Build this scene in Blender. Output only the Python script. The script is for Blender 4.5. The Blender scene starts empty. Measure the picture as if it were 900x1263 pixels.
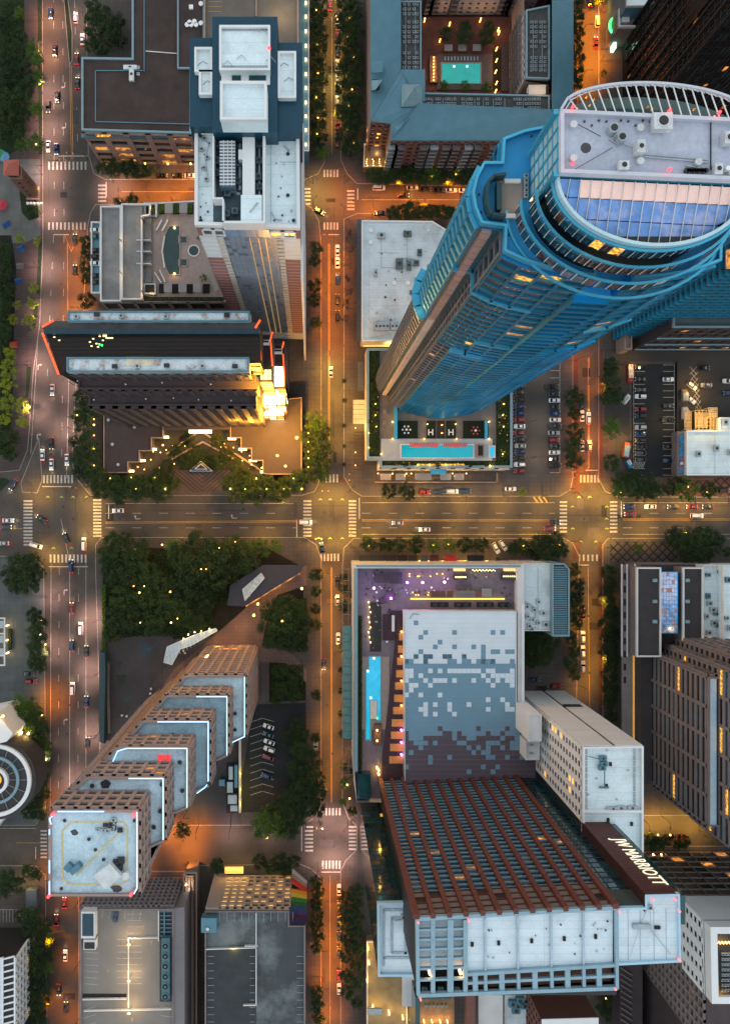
import bpy, math, random
from mathutils import Vector, Matrix
random.seed(7)
C = bpy.context.scene.collection
SC = bpy.context.scene
# ---------------------------------------------------------------- camera, sky, sun, exposure
H = 350.0                       # the drone hovers 350 m above the street
S = 0.335                       # metres per photograph pixel at street level
cam = bpy.data.objects.new('camera', bpy.data.cameras.new('camera'))
C.objects.link(cam)
cam.location = (0, 0, H)
cam.data.sensor_fit = 'HORIZONTAL'; cam.data.sensor_width = 36
cam.data.lens = 36 * H / (900 * S)
cam.data.shift_x = 67 / 900; cam.data.shift_y = 0.5 / 900
cam.data.clip_start = 1; cam.data.clip_end = 5000
SC.camera = cam
SC.render.engine = 'CYCLES'
SC.cycles.use_denoising = True
SC.cycles.max_bounces = 4
SC.cycles.diffuse_bounces = 2
SC.cycles.glossy_bounces = 3
SC.cycles.transparent_max_bounces = 4
SC.cycles.sample_clamp_indirect = 3.0
SC.view_settings.view_transform = 'Standard'
SC.view_settings.look = 'None'
SC.view_settings.exposure = 1.8
SC.view_settings.gamma = 1.0
SC.view_settings.use_curve_mapping = False
wd = bpy.data.worlds.new('World'); SC.world = wd; wd.use_nodes = True
nt = wd.node_tree; nt.nodes.clear()
sky = nt.nodes.new('ShaderNodeTexSky'); sky.sky_type = 'NISHITA'; sky.sun_disc = False
SUN_EL, SUN_ROT = math.radians(4.0), math.radians(285)
sky.sun_elevation = SUN_EL; sky.sun_rotation = SUN_ROT
sky.air_density = 1.0; sky.dust_density = 1.0; sky.ozone_density = 3.0
# thin dusk clouds, part of the sky itself
tc = nt.nodes.new('ShaderNodeTexCoord')
mp = nt.nodes.new('ShaderNodeMapping'); mp.inputs['Scale'].default_value = (2.2, 2.2, 3.0)
nz = nt.nodes.new('ShaderNodeTexNoise'); nz.inputs['Scale'].default_value = 2.2; nz.inputs['Detail'].default_value = 5
cr = nt.nodes.new('ShaderNodeValToRGB'); cr.color_ramp.elements[0].position = .48; cr.color_ramp.elements[1].position = .72
mx = nt.nodes.new('ShaderNodeMixRGB'); mx.inputs[2].default_value = (4.9, 5.05, 4.9, 1)
mul = nt.nodes.new('ShaderNodeMath'); mul.operation = 'MULTIPLY_ADD'; mul.inputs[1].default_value = .42; mul.inputs[2].default_value = .45
bg = nt.nodes.new('ShaderNodeBackground'); bg.inputs['Strength'].default_value = 0.10
wo = nt.nodes.new('ShaderNodeOutputWorld')
L = nt.links.new
L(tc.outputs['Generated'], mp.inputs['Vector']); L(mp.outputs['Vector'], nz.inputs['Vector'])
L(nz.outputs['Fac'], cr.inputs['Fac']); L(cr.outputs['Color'], mul.inputs[0]); L(mul.outputs[0], mx.inputs[0])
L(sky.outputs['Color'], mx.inputs[1]); L(mx.outputs['Color'], bg.inputs['Color']); L(bg.outputs[0], wo.inputs[0])
sl = bpy.data.lights.new('sun', 'SUN'); sl.energy = 0.12; sl.angle = math.radians(25); sl.color = (1, .9, .8)
so = bpy.data.objects.new('sun', sl); C.objects.link(so)
so.rotation_euler = (math.radians(90) - SUN_EL - math.radians(14), 0, math.radians(180) - SUN_ROT + math.radians(180))

# ---------------------------------------------------------------- helpers
def P(px, py, z=0.0):
    """the point at height z on the line of sight measured in the photograph"""
    k = S * (1 - z / H)
    return Vector(((px - 383) * k, -(py - 632) * k, z))

MATS = {}
def mat(name, col, rough=.8, metal=0, spec=.5, var=.25, scale=.5, scale2=6.0, emit=None, estr=0, alpha=None, dirt=None, dirtamt=0.0, bump=0.0, coords='Object', rand=0.0, seam=0):
    """a procedural surface: base colour broken up by two noises, optional dirt"""
    if name in MATS: return MATS[name]
    if not emit: f_ = .36 + .64*min(1, max(col)/.5); col = tuple(c*f_ for c in col)
    m = bpy.data.materials.new(name); m.use_nodes = True
    t = m.node_tree; n = t.nodes; b = n['Principled BSDF']
    b.inputs['Roughness'].default_value = rough; b.inputs['Metallic'].default_value = metal
    b.inputs['Specular IOR Level'].default_value = spec
    c = n.new('ShaderNodeTexCoord')
    src = c.outputs['Object'] if coords == 'Object' else c.outputs['Generated']
    if coords == 'World':
        g = n.new('ShaderNodeNewGeometry'); src = g.outputs['Position']
    a = n.new('ShaderNodeTexNoise'); a.inputs['Scale'].default_value = scale; a.inputs['Detail'].default_value = 6
    d = n.new('ShaderNodeTexNoise'); d.inputs['Scale'].default_value = scale2; d.inputs['Detail'].default_value = 3
    t.links.new(src, a.inputs['Vector']); t.links.new(src, d.inputs['Vector'])
    ad = n.new('ShaderNodeMath'); ad.operation = 'ADD'; t.links.new(a.outputs['Fac'], ad.inputs[0]); t.links.new(d.outputs['Fac'], ad.inputs[1])
    mr = n.new('ShaderNodeMapRange'); mr.inputs['From Min'].default_value = .7; mr.inputs['From Max'].default_value = 1.3
    mr.inputs['To Min'].default_value = 1 - var; mr.inputs['To Max'].default_value = 1 + var
    t.links.new(ad.outputs[0], mr.inputs['Value'])
    vm = n.new('ShaderNodeVectorMath'); vm.operation = 'SCALE'; vm.inputs[0].default_value = col[:3]
    t.links.new(mr.outputs[0], vm.inputs['Scale'])
    out = vm.outputs[0]
    if rand:
        oi = n.new('ShaderNodeObjectInfo'); m2 = n.new('ShaderNodeMapRange')
        m2.inputs['To Min'].default_value = 1 - rand; m2.inputs['To Max'].default_value = 1 + rand
        t.links.new(oi.outputs['Random'], m2.inputs['Value'])
        v2 = n.new('ShaderNodeVectorMath'); v2.operation = 'SCALE'; t.links.new(out, v2.inputs[0]); t.links.new(m2.outputs[0], v2.inputs['Scale']); out = v2.outputs[0]
    if dirt:
        e = n.new('ShaderNodeTexNoise'); e.inputs['Scale'].default_value = scale * .35; e.inputs['Detail'].default_value = 8; e.inputs['Roughness'].default_value = .7
        t.links.new(src, e.inputs['Vector'])
        r = n.new('ShaderNodeValToRGB'); r.color_ramp.elements[0].position = .5; r.color_ramp.elements[1].position = .68
        t.links.new(e.outputs['Fac'], r.inputs['Fac'])
        q = n.new('ShaderNodeMath'); q.operation = 'MULTIPLY'; q.inputs[1].default_value = dirtamt; t.links.new(r.outputs['Color'], q.inputs[0])
        x = n.new('ShaderNodeMixRGB'); x.inputs[2].default_value = (*dirt, 1); t.links.new(q.outputs[0], x.inputs[0]); t.links.new(out, x.inputs[1]); out = x.outputs[0]
    if seam:
        br = n.new('ShaderNodeTexBrick'); br.offset = 0; br.inputs['Scale'].default_value = 1; br.inputs['Mortar Size'].default_value = .05; br.inputs['Brick Width'].default_value = 60; br.inputs['Row Height'].default_value = seam
        br.inputs['Color1'].default_value = (1,1,1,1); br.inputs['Color2'].default_value = (.93,.95,.96,1); br.inputs['Mortar'].default_value = (.72,.76,.78,1)
        t.links.new(src, br.inputs['Vector']); ml = n.new('ShaderNodeMixRGB'); ml.blend_type = 'MULTIPLY'; ml.inputs[0].default_value = 1
        t.links.new(out, ml.inputs[1]); t.links.new(br.outputs['Color'], ml.inputs[2]); out = ml.outputs[0]
    t.links.new(out, b.inputs['Base Color'])
    if emit:
        b.inputs['Emission Color'].default_value = (*emit, 1); b.inputs['Emission Strength'].default_value = estr
        if scale2 == 9:
            er = n.new('ShaderNodeMapRange'); er.inputs['From Min'].default_value = .93; er.inputs['From Max'].default_value = 1.1; er.inputs['To Min'].default_value = estr*.06; er.inputs['To Max'].default_value = estr*1.7
            t.links.new(ad.outputs[0], er.inputs['Value']); t.links.new(er.outputs[0], b.inputs['Emission Strength'])
    if bump:
        bp = n.new('ShaderNodeBump'); bp.inputs['Strength'].default_value = bump; bp.inputs['Distance'].default_value = .1
        t.links.new(d.outputs['Fac'], bp.inputs['Height']); t.links.new(bp.outputs[0], b.inputs['Normal'])
    MATS[name] = m
    return m

def brickmat(name, c1, c2, mortar, w=1.5, h=1.5, msize=.04, rough=.85, offset=0.0, rot=0, wet=.2):
    if name in MATS: return MATS[name]
    c1, c2, mortar = (tuple(v*.38 for v in c) for c in (c1, c2, mortar))
    m = mat(name, c1, rough, var=.15); t = m.node_tree; n = t.nodes; b = n['Principled BSDF']
    g = n.new('ShaderNodeNewGeometry'); mpn = n.new('ShaderNodeMapping'); mpn.inputs['Rotation'].default_value = (0, 0, rot)
    t.links.new(g.outputs['Position'], mpn.inputs['Vector'])
    br = n.new('ShaderNodeTexBrick'); br.offset = offset; br.inputs['Scale'].default_value = 1
    br.inputs['Color1'].default_value = (*c1, 1); br.inputs['Color2'].default_value = (*c2, 1); br.inputs['Mortar'].default_value = (*mortar, 1)
    br.inputs['Mortar Size'].default_value = msize; br.inputs['Brick Width'].default_value = w; br.inputs['Row Height'].default_value = h
    t.links.new(mpn.outputs[0], br.inputs['Vector'])
    nn = n.new('ShaderNodeTexNoise'); nn.inputs['Scale'].default_value = .12; nn.inputs['Detail'].default_value = 7; t.links.new(g.outputs['Position'], nn.inputs['Vector'])
    mr = n.new('ShaderNodeMapRange'); mr.inputs['From Min'].default_value = .3; mr.inputs['From Max'].default_value = .7; mr.inputs['To Min'].default_value = 1 - wet; mr.inputs['To Max'].default_value = 1 + wet
    t.links.new(nn.outputs['Fac'], mr.inputs['Value'])
    v = n.new('ShaderNodeVectorMath'); v.operation = 'SCALE'; t.links.new(br.outputs['Color'], v.inputs[0]); t.links.new(mr.outputs[0], v.inputs['Scale'])
    t.links.new(v.outputs[0], b.inputs['Base Color'])
    return m

GK = .30
def glow(name, col, strength):
    return mat(name, tuple(c*.4 for c in col), .5, var=.35, scale=.8, scale2=3, emit=col, estr=strength*GK if strength<5 else strength*.22)

class MB:
    def __init__(s): s.v = []; s.f = []; s.m = []
    def add(s, vs, fs, mi=0):
        o = len(s.v); s.v += [tuple(v) for v in vs]
        for f in fs: s.f.append(tuple(o + i for i in f)); s.m.append(mi)
        return s
    def box(s, x0, x1, y0, y1, z0, z1, mi=0):
        if x0 > x1: x0, x1 = x1, x0
        if y0 > y1: y0, y1 = y1, y0
        return s.add([(x0,y0,z0),(x1,y0,z0),(x1,y1,z0),(x0,y1,z0),(x0,y0,z1),(x1,y0,z1),(x1,y1,z1),(x0,y1,z1)],
              [(0,3,2,1),(4,5,6,7),(0,1,5,4),(1,2,6,5),(2,3,7,6),(3,0,4,7)], mi)
    def obox(s, c, ax, ay, az, mi=0):
        """box around centre c with half-axis vectors"""
        c, ax, ay, az = Vector(c), Vector(ax), Vector(ay), Vector(az)
        vs = [c + i*ax + j*ay + k*az for k in (-1,1) for (i,j) in ((-1,-1),(1,-1),(1,1),(-1,1))]
        return s.add(vs, [(0,3,2,1),(4,5,6,7),(0,1,5,4),(1,2,6,5),(2,3,7,6),(3,0,4,7)], mi)
    def bar(s, a, b, w, h=None, mi=0, up=(0,0,1)):
        a, b = Vector(a), Vector(b); d = b - a
        if d.length < 1e-6: return s
        h = w if h is None else h
        u = Vector(up)
        if abs(d.normalized().dot(u)) > .99: u = Vector((0,1,0))
        sd = d.cross(u).normalized(); uu = sd.cross(d).normalized()
        return s.obox((a+b)/2, d/2, sd*w/2, uu*h/2, mi)
    def prism(s, poly, z0, z1, mi=0, cap=True):
        n = len(poly); ar = sum(poly[i][0]*poly[(i+1)%n][1] - poly[(i+1)%n][0]*poly[i][1] for i in range(n))
        p = list(poly) if ar > 0 else list(poly)[::-1]
        vs = [(q[0],q[1],z0) for q in p] + [(q[0],q[1],z1) for q in p]
        fs = [(i,(i+1)%n,n+(i+1)%n,n+i) for i in range(n)]
        if cap: fs += [tuple(range(n,2*n)), tuple(range(n-1,-1,-1))]
        return s.add(vs, fs, mi)
    def cyl(s, c, r, z0, z1, n=12, mi=0, r2=None):
        r2 = r if r2 is None else r2
        vs = [(c[0]+r*math.cos(6.28318*i/n), c[1]+r*math.sin(6.28318*i/n), z0) for i in range(n)] + [(c[0]+r2*math.cos(6.28318*i/n), c[1]+r2*math.sin(6.28318*i/n), z1) for i in range(n)]
        fs = [(i,(i+1)%n,n+(i+1)%n,n+i) for i in range(n)] + [tuple(range(n,2*n)), tuple(range(n-1,-1,-1))]
        return s.add(vs, fs, mi)
    def build(s, name, mats, parent=None, **kw):
        if not s.f: return None
        off = parent.matrix_world.translation.copy() if parent is not None else Vector((0,0,0))
        if parent is not None and not kw.get('local'):
            off = Vector(base_of(parent))
        else: off = Vector((0,0,0))
        me = bpy.data.meshes.new(name)
        me.from_pydata([(v[0]-off.x, v[1]-off.y, v[2]-off.z) for v in s.v], [], s.f)
        if not isinstance(mats, (list, tuple)): mats = [mats]
        for m in mats: me.materials.append(m)
        me.polygons.foreach_set('material_index', s.m); me.update()
        o = bpy.data.objects.new(name, me); C.objects.link(o)
        if parent is not None: o.parent = parent
        if kw.get('kind'): o['kind'] = kw['kind']
        return o

def base_of(o):
    v = Vector((0,0,0))
    while o is not None:
        v += Vector(o.location); o = o.parent
    return v
def thing(name, label, cat, loc=(0,0,0), group=None, rz=0):
    o = bpy.data.objects.new(name, None); C.objects.link(o); o.empty_display_size = .5
    o.location = loc; o.rotation_euler = (0,0,rz); o['label'] = label; o['category'] = cat
    if group: o['group'] = group
    return o
def tag(o, label, cat, group=None):
    o['label'] = label; o['category'] = cat
    if group: o['group'] = group
    return o
def structure(name, mb, m):
    o = mb.build(name, m); o['kind'] = 'structure'; return o
def inst(me, name, parent, loc, rotm=None, **kw):
    o = bpy.data.objects.new(name, me); C.objects.link(o)
    if parent is not None: o.parent = parent; loc = Vector(loc) - base_of(parent)
    if rotm is not None: o.matrix_local = Matrix.Translation(loc) @ rotm.to_4x4()
    else: o.location = loc
    return o
def copy_tree(o, parent=None):
    c = o.copy(); C.objects.link(c)
    if parent is not None: c.parent = parent
    for ch in list(o.children): copy_tree(ch, c)
    return c
def ccw(poly):
    n = len(poly); ar = sum(poly[i][0]*poly[(i+1)%n][1] - poly[(i+1)%n][0]*poly[i][1] for i in range(n))
    return list(poly) if ar > 0 else list(poly)[::-1]
def pxpoly(pts, z): return ccw([tuple(P(x, y, z)[:2]) for x, y in pts])

UNIT = {}
def pane_mesh(w, h, m, d=.12):
    k = (round(w,2), round(h,2), m.name, d)
    if k not in UNIT:
        b = MB().box(-w/2, w/2, -d/2, d/2, -h/2, h/2)
        me = bpy.data.meshes.new('window'); me.from_pydata(b.v, [], b.f); me.materials.append(m); UNIT[k] = me
    return UNIT[k]

def facade(th, A, B, z0, z1, bay=3.5, fl=3.6, wall=None, glass=None, lit=None, plit=.04, pw=.3, sh=.35, depth=.45, single=False, pier_out=None, name='facade_grid', alt=None, palt=0, skip_piers=False, vm=None, pattern=None):
    """lattice of piers and spandrels standing proud of recessed panes; outward normal is to the right of A->B"""
    A = Vector((A[0],A[1],0)); B = Vector((B[0],B[1],0)); d = B - A; Ln = d.length
    if Ln < .8: return
    u = d / Ln; nrm = Vector((u.y, -u.x, 0))
    nx = max(1, round(Ln / bay)); nzf = max(1, round((z1 - z0) / fl)); bw = Ln / nx; fh = (z1 - z0) / nzf
    po = depth if pier_out is None else pier_out
    fr = MB()
    if not skip_piers:
        for i in range(nx + 1):
            a = bw * pw / 2 if 0 < i < nx else bw * pw / 4
            c = A + u * (bw * i + (0 if 0 < i < nx else (a if i == 0 else -a)))
            fr.obox(c + nrm * po / 2 + Vector((0,0,(z0+z1)/2)), u * a, nrm * (po/2 + .02), (0,0,(z1-z0)/2))
    for j in range(nzf + 1):
        a = fh * sh / 2 if 0 < j < nzf else fh * sh / 4
        zc = z0 + fh * j + (0 if 0 < j < nzf else (a if j == 0 else -a))
        o2 = depth - .06 if not skip_piers else depth
        fr.obox(A + d/2 + nrm * o2/2 + Vector((0,0,zc)), u * (Ln/2 - .01), nrm * (o2/2), (0,0,a))
    fr.build(name, vm or wall, th)
    rot = Matrix((u, -nrm, Vector((0,0,1)))).transposed()
    gl = MB(); mats = [glass] + ([lit] if lit else []) + ([alt] if alt else [])
    w = bw * (1 - pw) if not skip_piers else bw * .97; h = fh * (1 - sh)
    for j in range(nzf):
        for i in range(nx):
            r = random.random()
            mi = 0
            if lit and (r < plit if pattern is None else pattern(i, j, nx, nzf)): mi = 1
            elif alt and r > 1 - palt: mi = len(mats) - 1
            c = A + u * (bw * (i + .5)) + nrm * .08 + Vector((0, 0, z0 + fh * (j + .5)))
            if single:
                inst(pane_mesh(w, h, mats[mi]), 'window', th, c, rot)
            else:
                gl.add([c - u*w/2 - Vector((0,0,h/2)), c + u*w/2 - Vector((0,0,h/2)), c + u*w/2 + Vector((0,0,h/2)), c - u*w/2 + Vector((0,0,h/2))], [(0,1,2,3)], mi)
    if not single: gl.build('window', mats, th, kind='stuff')

def wall_ring(th, poly, z, w=.5, h=1.1, m=None, name='parapet'):
    """parapet standing on the roof edge, its outer face 5 mm proud of the wall"""
    b = MB(); n = len(poly); out = []
    inn = []
    for i in range(n):
        p0, p1, p2 = Vector(poly[i-1]), Vector(poly[i]), Vector(poly[(i+1)%n])
        d1 = (p1-p0).normalized(); d2 = (p2-p1).normalized()
        n1 = Vector((-d1.y, d1.x)); n2 = Vector((-d2.y, d2.x)); bis = (n1+n2)
        if bis.length < .1: bis = n1
        bis.normalize(); s_ = 1 / max(.4, bis.dot(n1))
        inn.append(p1 + bis * w * s_); out.append(p1 - bis * .06 * s_)
    vs = [(p.x,p.y,z-.4) for p in out] + [(p.x,p.y,z+h) for p in out] + [(p.x,p.y,z+h) for p in inn] + [(p.x,p.y,z-.1) for p in inn]
    fs = []
    for i in range(n):
        j = (i+1) % n
        fs += [(i,j,n+j,n+i),(n+i,n+j,2*n+j,2*n+i),(2*n+i,2*n+j,3*n+j,3*n+i)]
    b.add(vs, fs); return b.build(name, m, th)

def block(th, poly, z1, z0=0, wall=None, roof=None, par=None, ph=1.1, pwid=.5, face=True, margin=8, name='wall', **fk):
    """walls + roof + parapet; window lattice on each side that can be seen from the air over the crossing"""
    b = MB().prism(poly, z0, z1, cap=False); b.build(name, wall, th)
    MB().prism(poly, z1 - .3, z1).build('roof', roof, th) if roof else None
    if par: wall_ring(th, poly, z1, pwid, ph, par)
    if face:
        n = len(poly)
        for i in range(n):
            A, B = Vector(poly[i]), Vector(poly[(i+1)%n]); d = B - A
            if d.length < 1.5: continue
            nrm = Vector((d.y, -d.x)).normalized(); 
            if nrm.dot(-A) > -margin: facade(th, A, B, z0 + fk.get('zb', 0), z1 - .5, **{k: v for k, v in fk.items() if k != 'zb'}, wall=fk.get('fw', wall)) if 'fw' not in fk else facade(th, A, B, z0 + fk.get('zb', 0), z1 - .5, wall=fk['fw'], **{k: v for k, v in fk.items() if k not in ('zb', 'fw')})

LAMPK = 1.75
def light(loc, power, col=(1,.5,.14), radius=.4, parent=None, spot=None):
    if spot:
        l = bpy.data.lights.new('lamp_or_glare_light', 'SPOT'); l.spot_size = math.radians(min(spot,124)); l.spot_blend = .95
    else: l = bpy.data.lights.new('lamp_or_glare_light', 'POINT')
    l.energy = power*(1 if not spot or spot<160 else LAMPK)*.8; l.color = col; l.shadow_soft_size = radius
    o = bpy.data.objects.new('lamp_or_glare_light', l); C.objects.link(o)
    if parent is not None: o.parent = parent; o.location = Vector(loc) - base_of(parent)
    else: o.location = loc
    return o

# rooftop equipment shared meshes
def ac_unit(th, px, py, z, w=2.4, d=2.0, h=1.6, m=None, fans=1, rz=0):
    p = P(px, py, z); b = MB()
    b.box(p.x-w/2, p.x+w/2, p.y-d/2, p.y+d/2, z+.25, z+h)
    b.box(p.x-w/2+.1, p.x-w/2+.4, p.y-d/2+.1, p.y+d/2-.1, z, z+.3); b.box(p.x+w/2-.4, p.x+w/2-.1, p.y-d/2+.1, p.y+d/2-.1, z, z+.3)
    for i in range(fans):
        cx = p.x - w/2 + w*(i+.5)/fans; r = min(w/fans, d)*.38
        b.cyl((cx, p.y), r, z+h-.05, z+h+.12, 12, 0); b.cyl((cx, p.y), r*.8, z+h+.12, z+h+.14, 12, 1)
    return b.build('air_conditioner', [m or M_AC, M_DARKMETAL], th)
def vent(th, px, py, z, r=.45, h=.7, m=None):
    p = P(px, py, z)
    return MB().cyl(p, r, z-.01, z+h*.6, 8).cyl(p, r*1.3, z+h*.6, z+h, 8).build('roof_vent', m or M_AC, th)
def duct(th, pts, z, w=.5, h=.5, m=None):
    b = MB()
    for i in range(len(pts)-1):
        b.bar(P(pts[i][0], pts[i][1], z) + Vector((0,0,.3+.02*i)), P(pts[i+1][0], pts[i+1][1], z) + Vector((0,0,.3+.02*i)), w, h)
    return b.build('duct', m or M_DUCT, th)

# ---------------------------------------------------------------- materials
M_ASPH = mat('asphalt', (.125,.106,.092), .85, var=.30, scale=.09, scale2=2.5, coords='World', dirt=(.022,.020,.020), dirtamt=.8)
M_ASPHD = mat('dark_asphalt', (.03,.036,.045), .9, var=.3, scale=.2, scale2=3, coords='World')
M_CONC = brickmat('paving', (.2,.165,.15), (.17,.145,.135), (.10,.085,.08), 1.8, 1.8, .05)
M_BRICKP = brickmat('brick_paving', (.27,.10,.08), (.20,.08,.07), (.12,.06,.05), .5, .25, .03, offset=.5)
M_PLAZA = brickmat('plaza_paving', (.22,.19,.18), (.19,.17,.165), (.12,.11,.11), 3, 3, .05)
M_PLAZAB = brickmat('grey_paving', (.20,.24,.25), (.17,.21,.22), (.12,.14,.15), 3.2, 3.2, .05)
M_KERB = mat('kerb_concrete', (.30,.26,.23), .85)
M_PAINT = mat('road_paint', (.40,.38,.36), .7, var=.5, scale=1.2)
M_PAINTY = mat('yellow_paint', (.48,.27,.04), .7, var=.3, scale=1.2)
M_GRASS = mat('grass', (.018,.05,.012), .95, var=.5, scale=.15, scale2=3, coords='World')
M_SOIL = mat('soil', (.02,.022,.014), .95, var=.5, scale=.3, scale2=3, coords='World')
M_AC = mat('pale_metal', (.55,.58,.6), .5, .2, var=.2)
M_DARKMETAL = mat('dark_metal', (.06,.065,.07), .5, .3)
M_DUCT = mat('galvanised_metal', (.36,.42,.45), .45, .4, var=.2)
M_WROOF = mat('white_membrane_roof', (.62,.70,.74), .75, var=.10, scale=.12, scale2=1.5, coords='World', dirt=(.30,.33,.33), dirtamt=.7, seam=3.2)
M_WROOF2 = mat('clean_white_roof', (.68,.80,.84), .7, var=.08, scale=.2, scale2=1.5, coords='World', dirt=(.42,.47,.48), dirtamt=.6, seam=2.6)
M_RUSTW = mat('rust_stained_roof', (.6,.68,.72), .8, var=.12, scale=.7, scale2=2, coords='World', dirt=(.26,.13,.05), dirtamt=1.0)
M_GRAV = mat('brown_gravel_roof', (.100,.066,.060), .95, var=.35, scale=.2, scale2=4, coords='World')
M_TEALR = mat('teal_standing_seam', (.10,.25,.33), .45, .2, var=.12, scale=.3, coords='World')
M_NAVYR = mat('navy_standing_seam', (.012,.10,.17), .4, .3, var=.12, scale=.3, coords='World')
M_GLASS = mat('dark_glass', (.012,.022,.032), .08, .0, 1.0, var=.5, scale=.4, scale2=1.5, coords='World')
M_GLASSB = mat('blue_glass', (.03,.12,.19), .06, .35, 1.0, var=.4, scale=.3, coords='World')
M_GLASSW = mat('hazy_window', (.06,.085,.11), .12, .1, .8, var=.6, scale=.4, scale2=1.5, coords='World')
M_GLASST = mat('teal_glass', (.012,.11,.13), .07, .3, 1.0, var=.4, scale=.3, coords='World')
M_LIT = mat('lit_window', (.1,.05,.02), .3, var=.5, scale=1.3, scale2=9, coords='World', emit=(1,.45,.05), estr=.38)
M_LITD = mat('dim_lit_window', (.06,.03,.02), .3, var=.5, scale=.5, scale2=9, coords='World', emit=(1,.36,.06), estr=.22)
M_LITR = glow('rose_window', (.5,.24,.17), .35)
M_BULB = glow('warm_bulb', (1.0,.62,.22), 14)
M_BULBO = glow('sodium_bulb', (1.0,.48,.10), 12)
M_RED = glow('red_beacon', (1.0,.04,.05), 6)
M_NEONO = glow('orange_neon', (1.0,.10,.02), 1.5)
M_NEONB = glow('blue_white_neon', (.35,.65,1.0), 2.6)
M_PURPLE = glow('violet_light', (.85,.3,1.0), 22)
M_GREENL = glow('green_light', (.05,1.0,.15), 4)
M_POOLT = mat('pool_water', (.01,.34,.33), .08, 0, .6, var=.2, scale=.3, emit=(.0,.50,.42), estr=.10)
M_POOLB = mat('bright_pool_water', (.02,.45,.7), .08, 0, .6, var=.25, scale=.5, emit=(.0,.45,.75), estr=.12)
M_POOLD = mat('dark_pool_water', (.008,.07,.075), .06, 0, .6, var=.3, scale=.3)
M_TERR = mat('terracotta_wall', (.24,.105,.085), .85, var=.15)
M_ROSE = mat('rose_brick', (.36,.17,.15), .85, var=.14, scale=.3, coords='World')
M_CREAM = mat('cream_panel', (.62,.55,.47), .7, var=.1)
M_PALE = mat('pale_stone', (.60,.60,.60), .75, var=.1, scale=.2, coords='World')
M_WHITE = mat('white_stone', (.68,.70,.71), .7, var=.07, scale=.2, coords='World')
M_TAN = mat('tan_concrete', (.34,.24,.20), .8, var=.14, scale=.3, coords='World')
M_BROWNC = mat('brown_stone', (.10,.075,.085), .8, var=.2, scale=.3, coords='World')
M_GREYC = mat('grey_brown_stone', (.25,.21,.21), .8, var=.15, scale=.3, coords='World')
M_DARK = mat('dark_wall', (.03,.03,.035), .6, var=.3)
M_BLUEM = mat('blue_painted_metal', (.0,.25,.54), .42, 1.0, .2, var=.13, scale=.15, coords='World')
M_BLUED = mat('blue_roof_deck', (.02,.24,.50), .6, .0, .3, var=.14, scale=.12, coords='World')
M_BLUEL = mat('pale_blue_metal', (.08,.42,.62), .45, .7, .3, var=.12, scale=.2, coords='World')
M_REDM = mat('rust_red_metal', (.19,.045,.028), .6, .1, var=.35, scale=.6, scale2=3, coords='World')
M_PURP = mat('plum_paving', (.085,.04,.062), .8, var=.3, scale=.4, coords='World')
M_SAND = mat('warm_deck', (.36,.28,.25), .8, var=.15, scale=.6, coords='World')
M_WOOD = mat('wood', (.16,.08,.05), .7, var=.3)
M_EDGE = mat('pale_grey_blue_edging', (.20,.33,.38), .6, var=.1)
M_BLACK = mat('black_rubber', (.01,.01,.011), .7)
M_WHITEP = mat('white_paint', (.75,.77,.78), .5, var=.06)
M_CANVAS = mat('grey_canvas', (.34,.31,.30), .9, var=.1)
# ---------------------------------------------------------------- ground, streets, pavements
structure('ground', MB().box(-1500,1500,-1500,1500,-1.2,-.7), M_SOIL)
def gpoly(name, pts, z1, m, z0=None, kerb=True):
    p = pxpoly(pts, 0); z0 = -.7 if z0 is None else z0
    o = structure(name, MB().prism(p, z0, z1), m)
    if kerb and z1 > .1:
        b = MB(); n = len(p)
        for i in range(n): b.bar((*p[i], z1-.06), (*p[(i+1)%n], z1-.06), .3, .17)
        structure('kerb', b, M_KERB)
    return o
structure('road', MB().box(-420,420,-420,420,-.7,0), M_ASPH)
# blocks (pixel outlines at street level)
NB = -160
gpoly('pavement', [(107,NB),(107,60),(108,100),(109,190),(116,214),(130,221),(376,221),(392,214),(400,200),(400,NB)], .13, M_CONC)
gpoly('pavement', [(118,252),(112,262),(108,280),(103,380),(96,440),(91,520),(89,570),(94,590),(112,611),(372,611),(388,606),(393,596),(395,545),(396,530),(396,300),(393,272),(384,256),(376,251)], .13, M_CONC)
gpoly('pavement', [(420,NB),(420,196),(428,214),(440,226),(560,229),(712,229),(712,NB)], .13, M_CONC)
gpoly('pavement', [(440,263),(424,270),(424,300),(424,400),(424,588),(434,604),(446,612),(618,612),(690,612),(703,604),(706,590),(706,262)], .13, M_CONC)
gpoly('pavement', [(738,NB),(738,590),(746,606),(762,613),(1100,613),(1100,NB)], .13, M_CONC)
gpoly('pavement', [(125,663),(118,672),(118,700),(124,900),(120,1012),(125,1018),(375,1018),(388,1008),(396,995),(396,690),(390,672),(376,663)], .13, M_CONC)
gpoly('pavement', [(436,664),(424,676),(422,700),(422,990),(430,1010),(440,1019),(440,1048),(426,1062),(420,1075),(420,1420),(770,1420),(770,1064),(716,1040),(708,1000),(714,686),(706,670),(696,664)], .13, M_CONC)
gpoly('pavement', [(750,664),(743,672),(743,1006),(960,1006),(960,664)], .13, M_CONC)
gpoly('pavement', [(760,1044),(1100,1044),(1100,1420),(760,1420)], .12, M_CONC)
gpoly('pavement', [(236,1068),(370,1066),(384,1072),(396,1084),(396,1420),(240,1420)], .13, M_CONC)
gpoly('pavement', [(97,1075),(228,1075),(228,1420),(97,1420)], .13, M_CONC)
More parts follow.
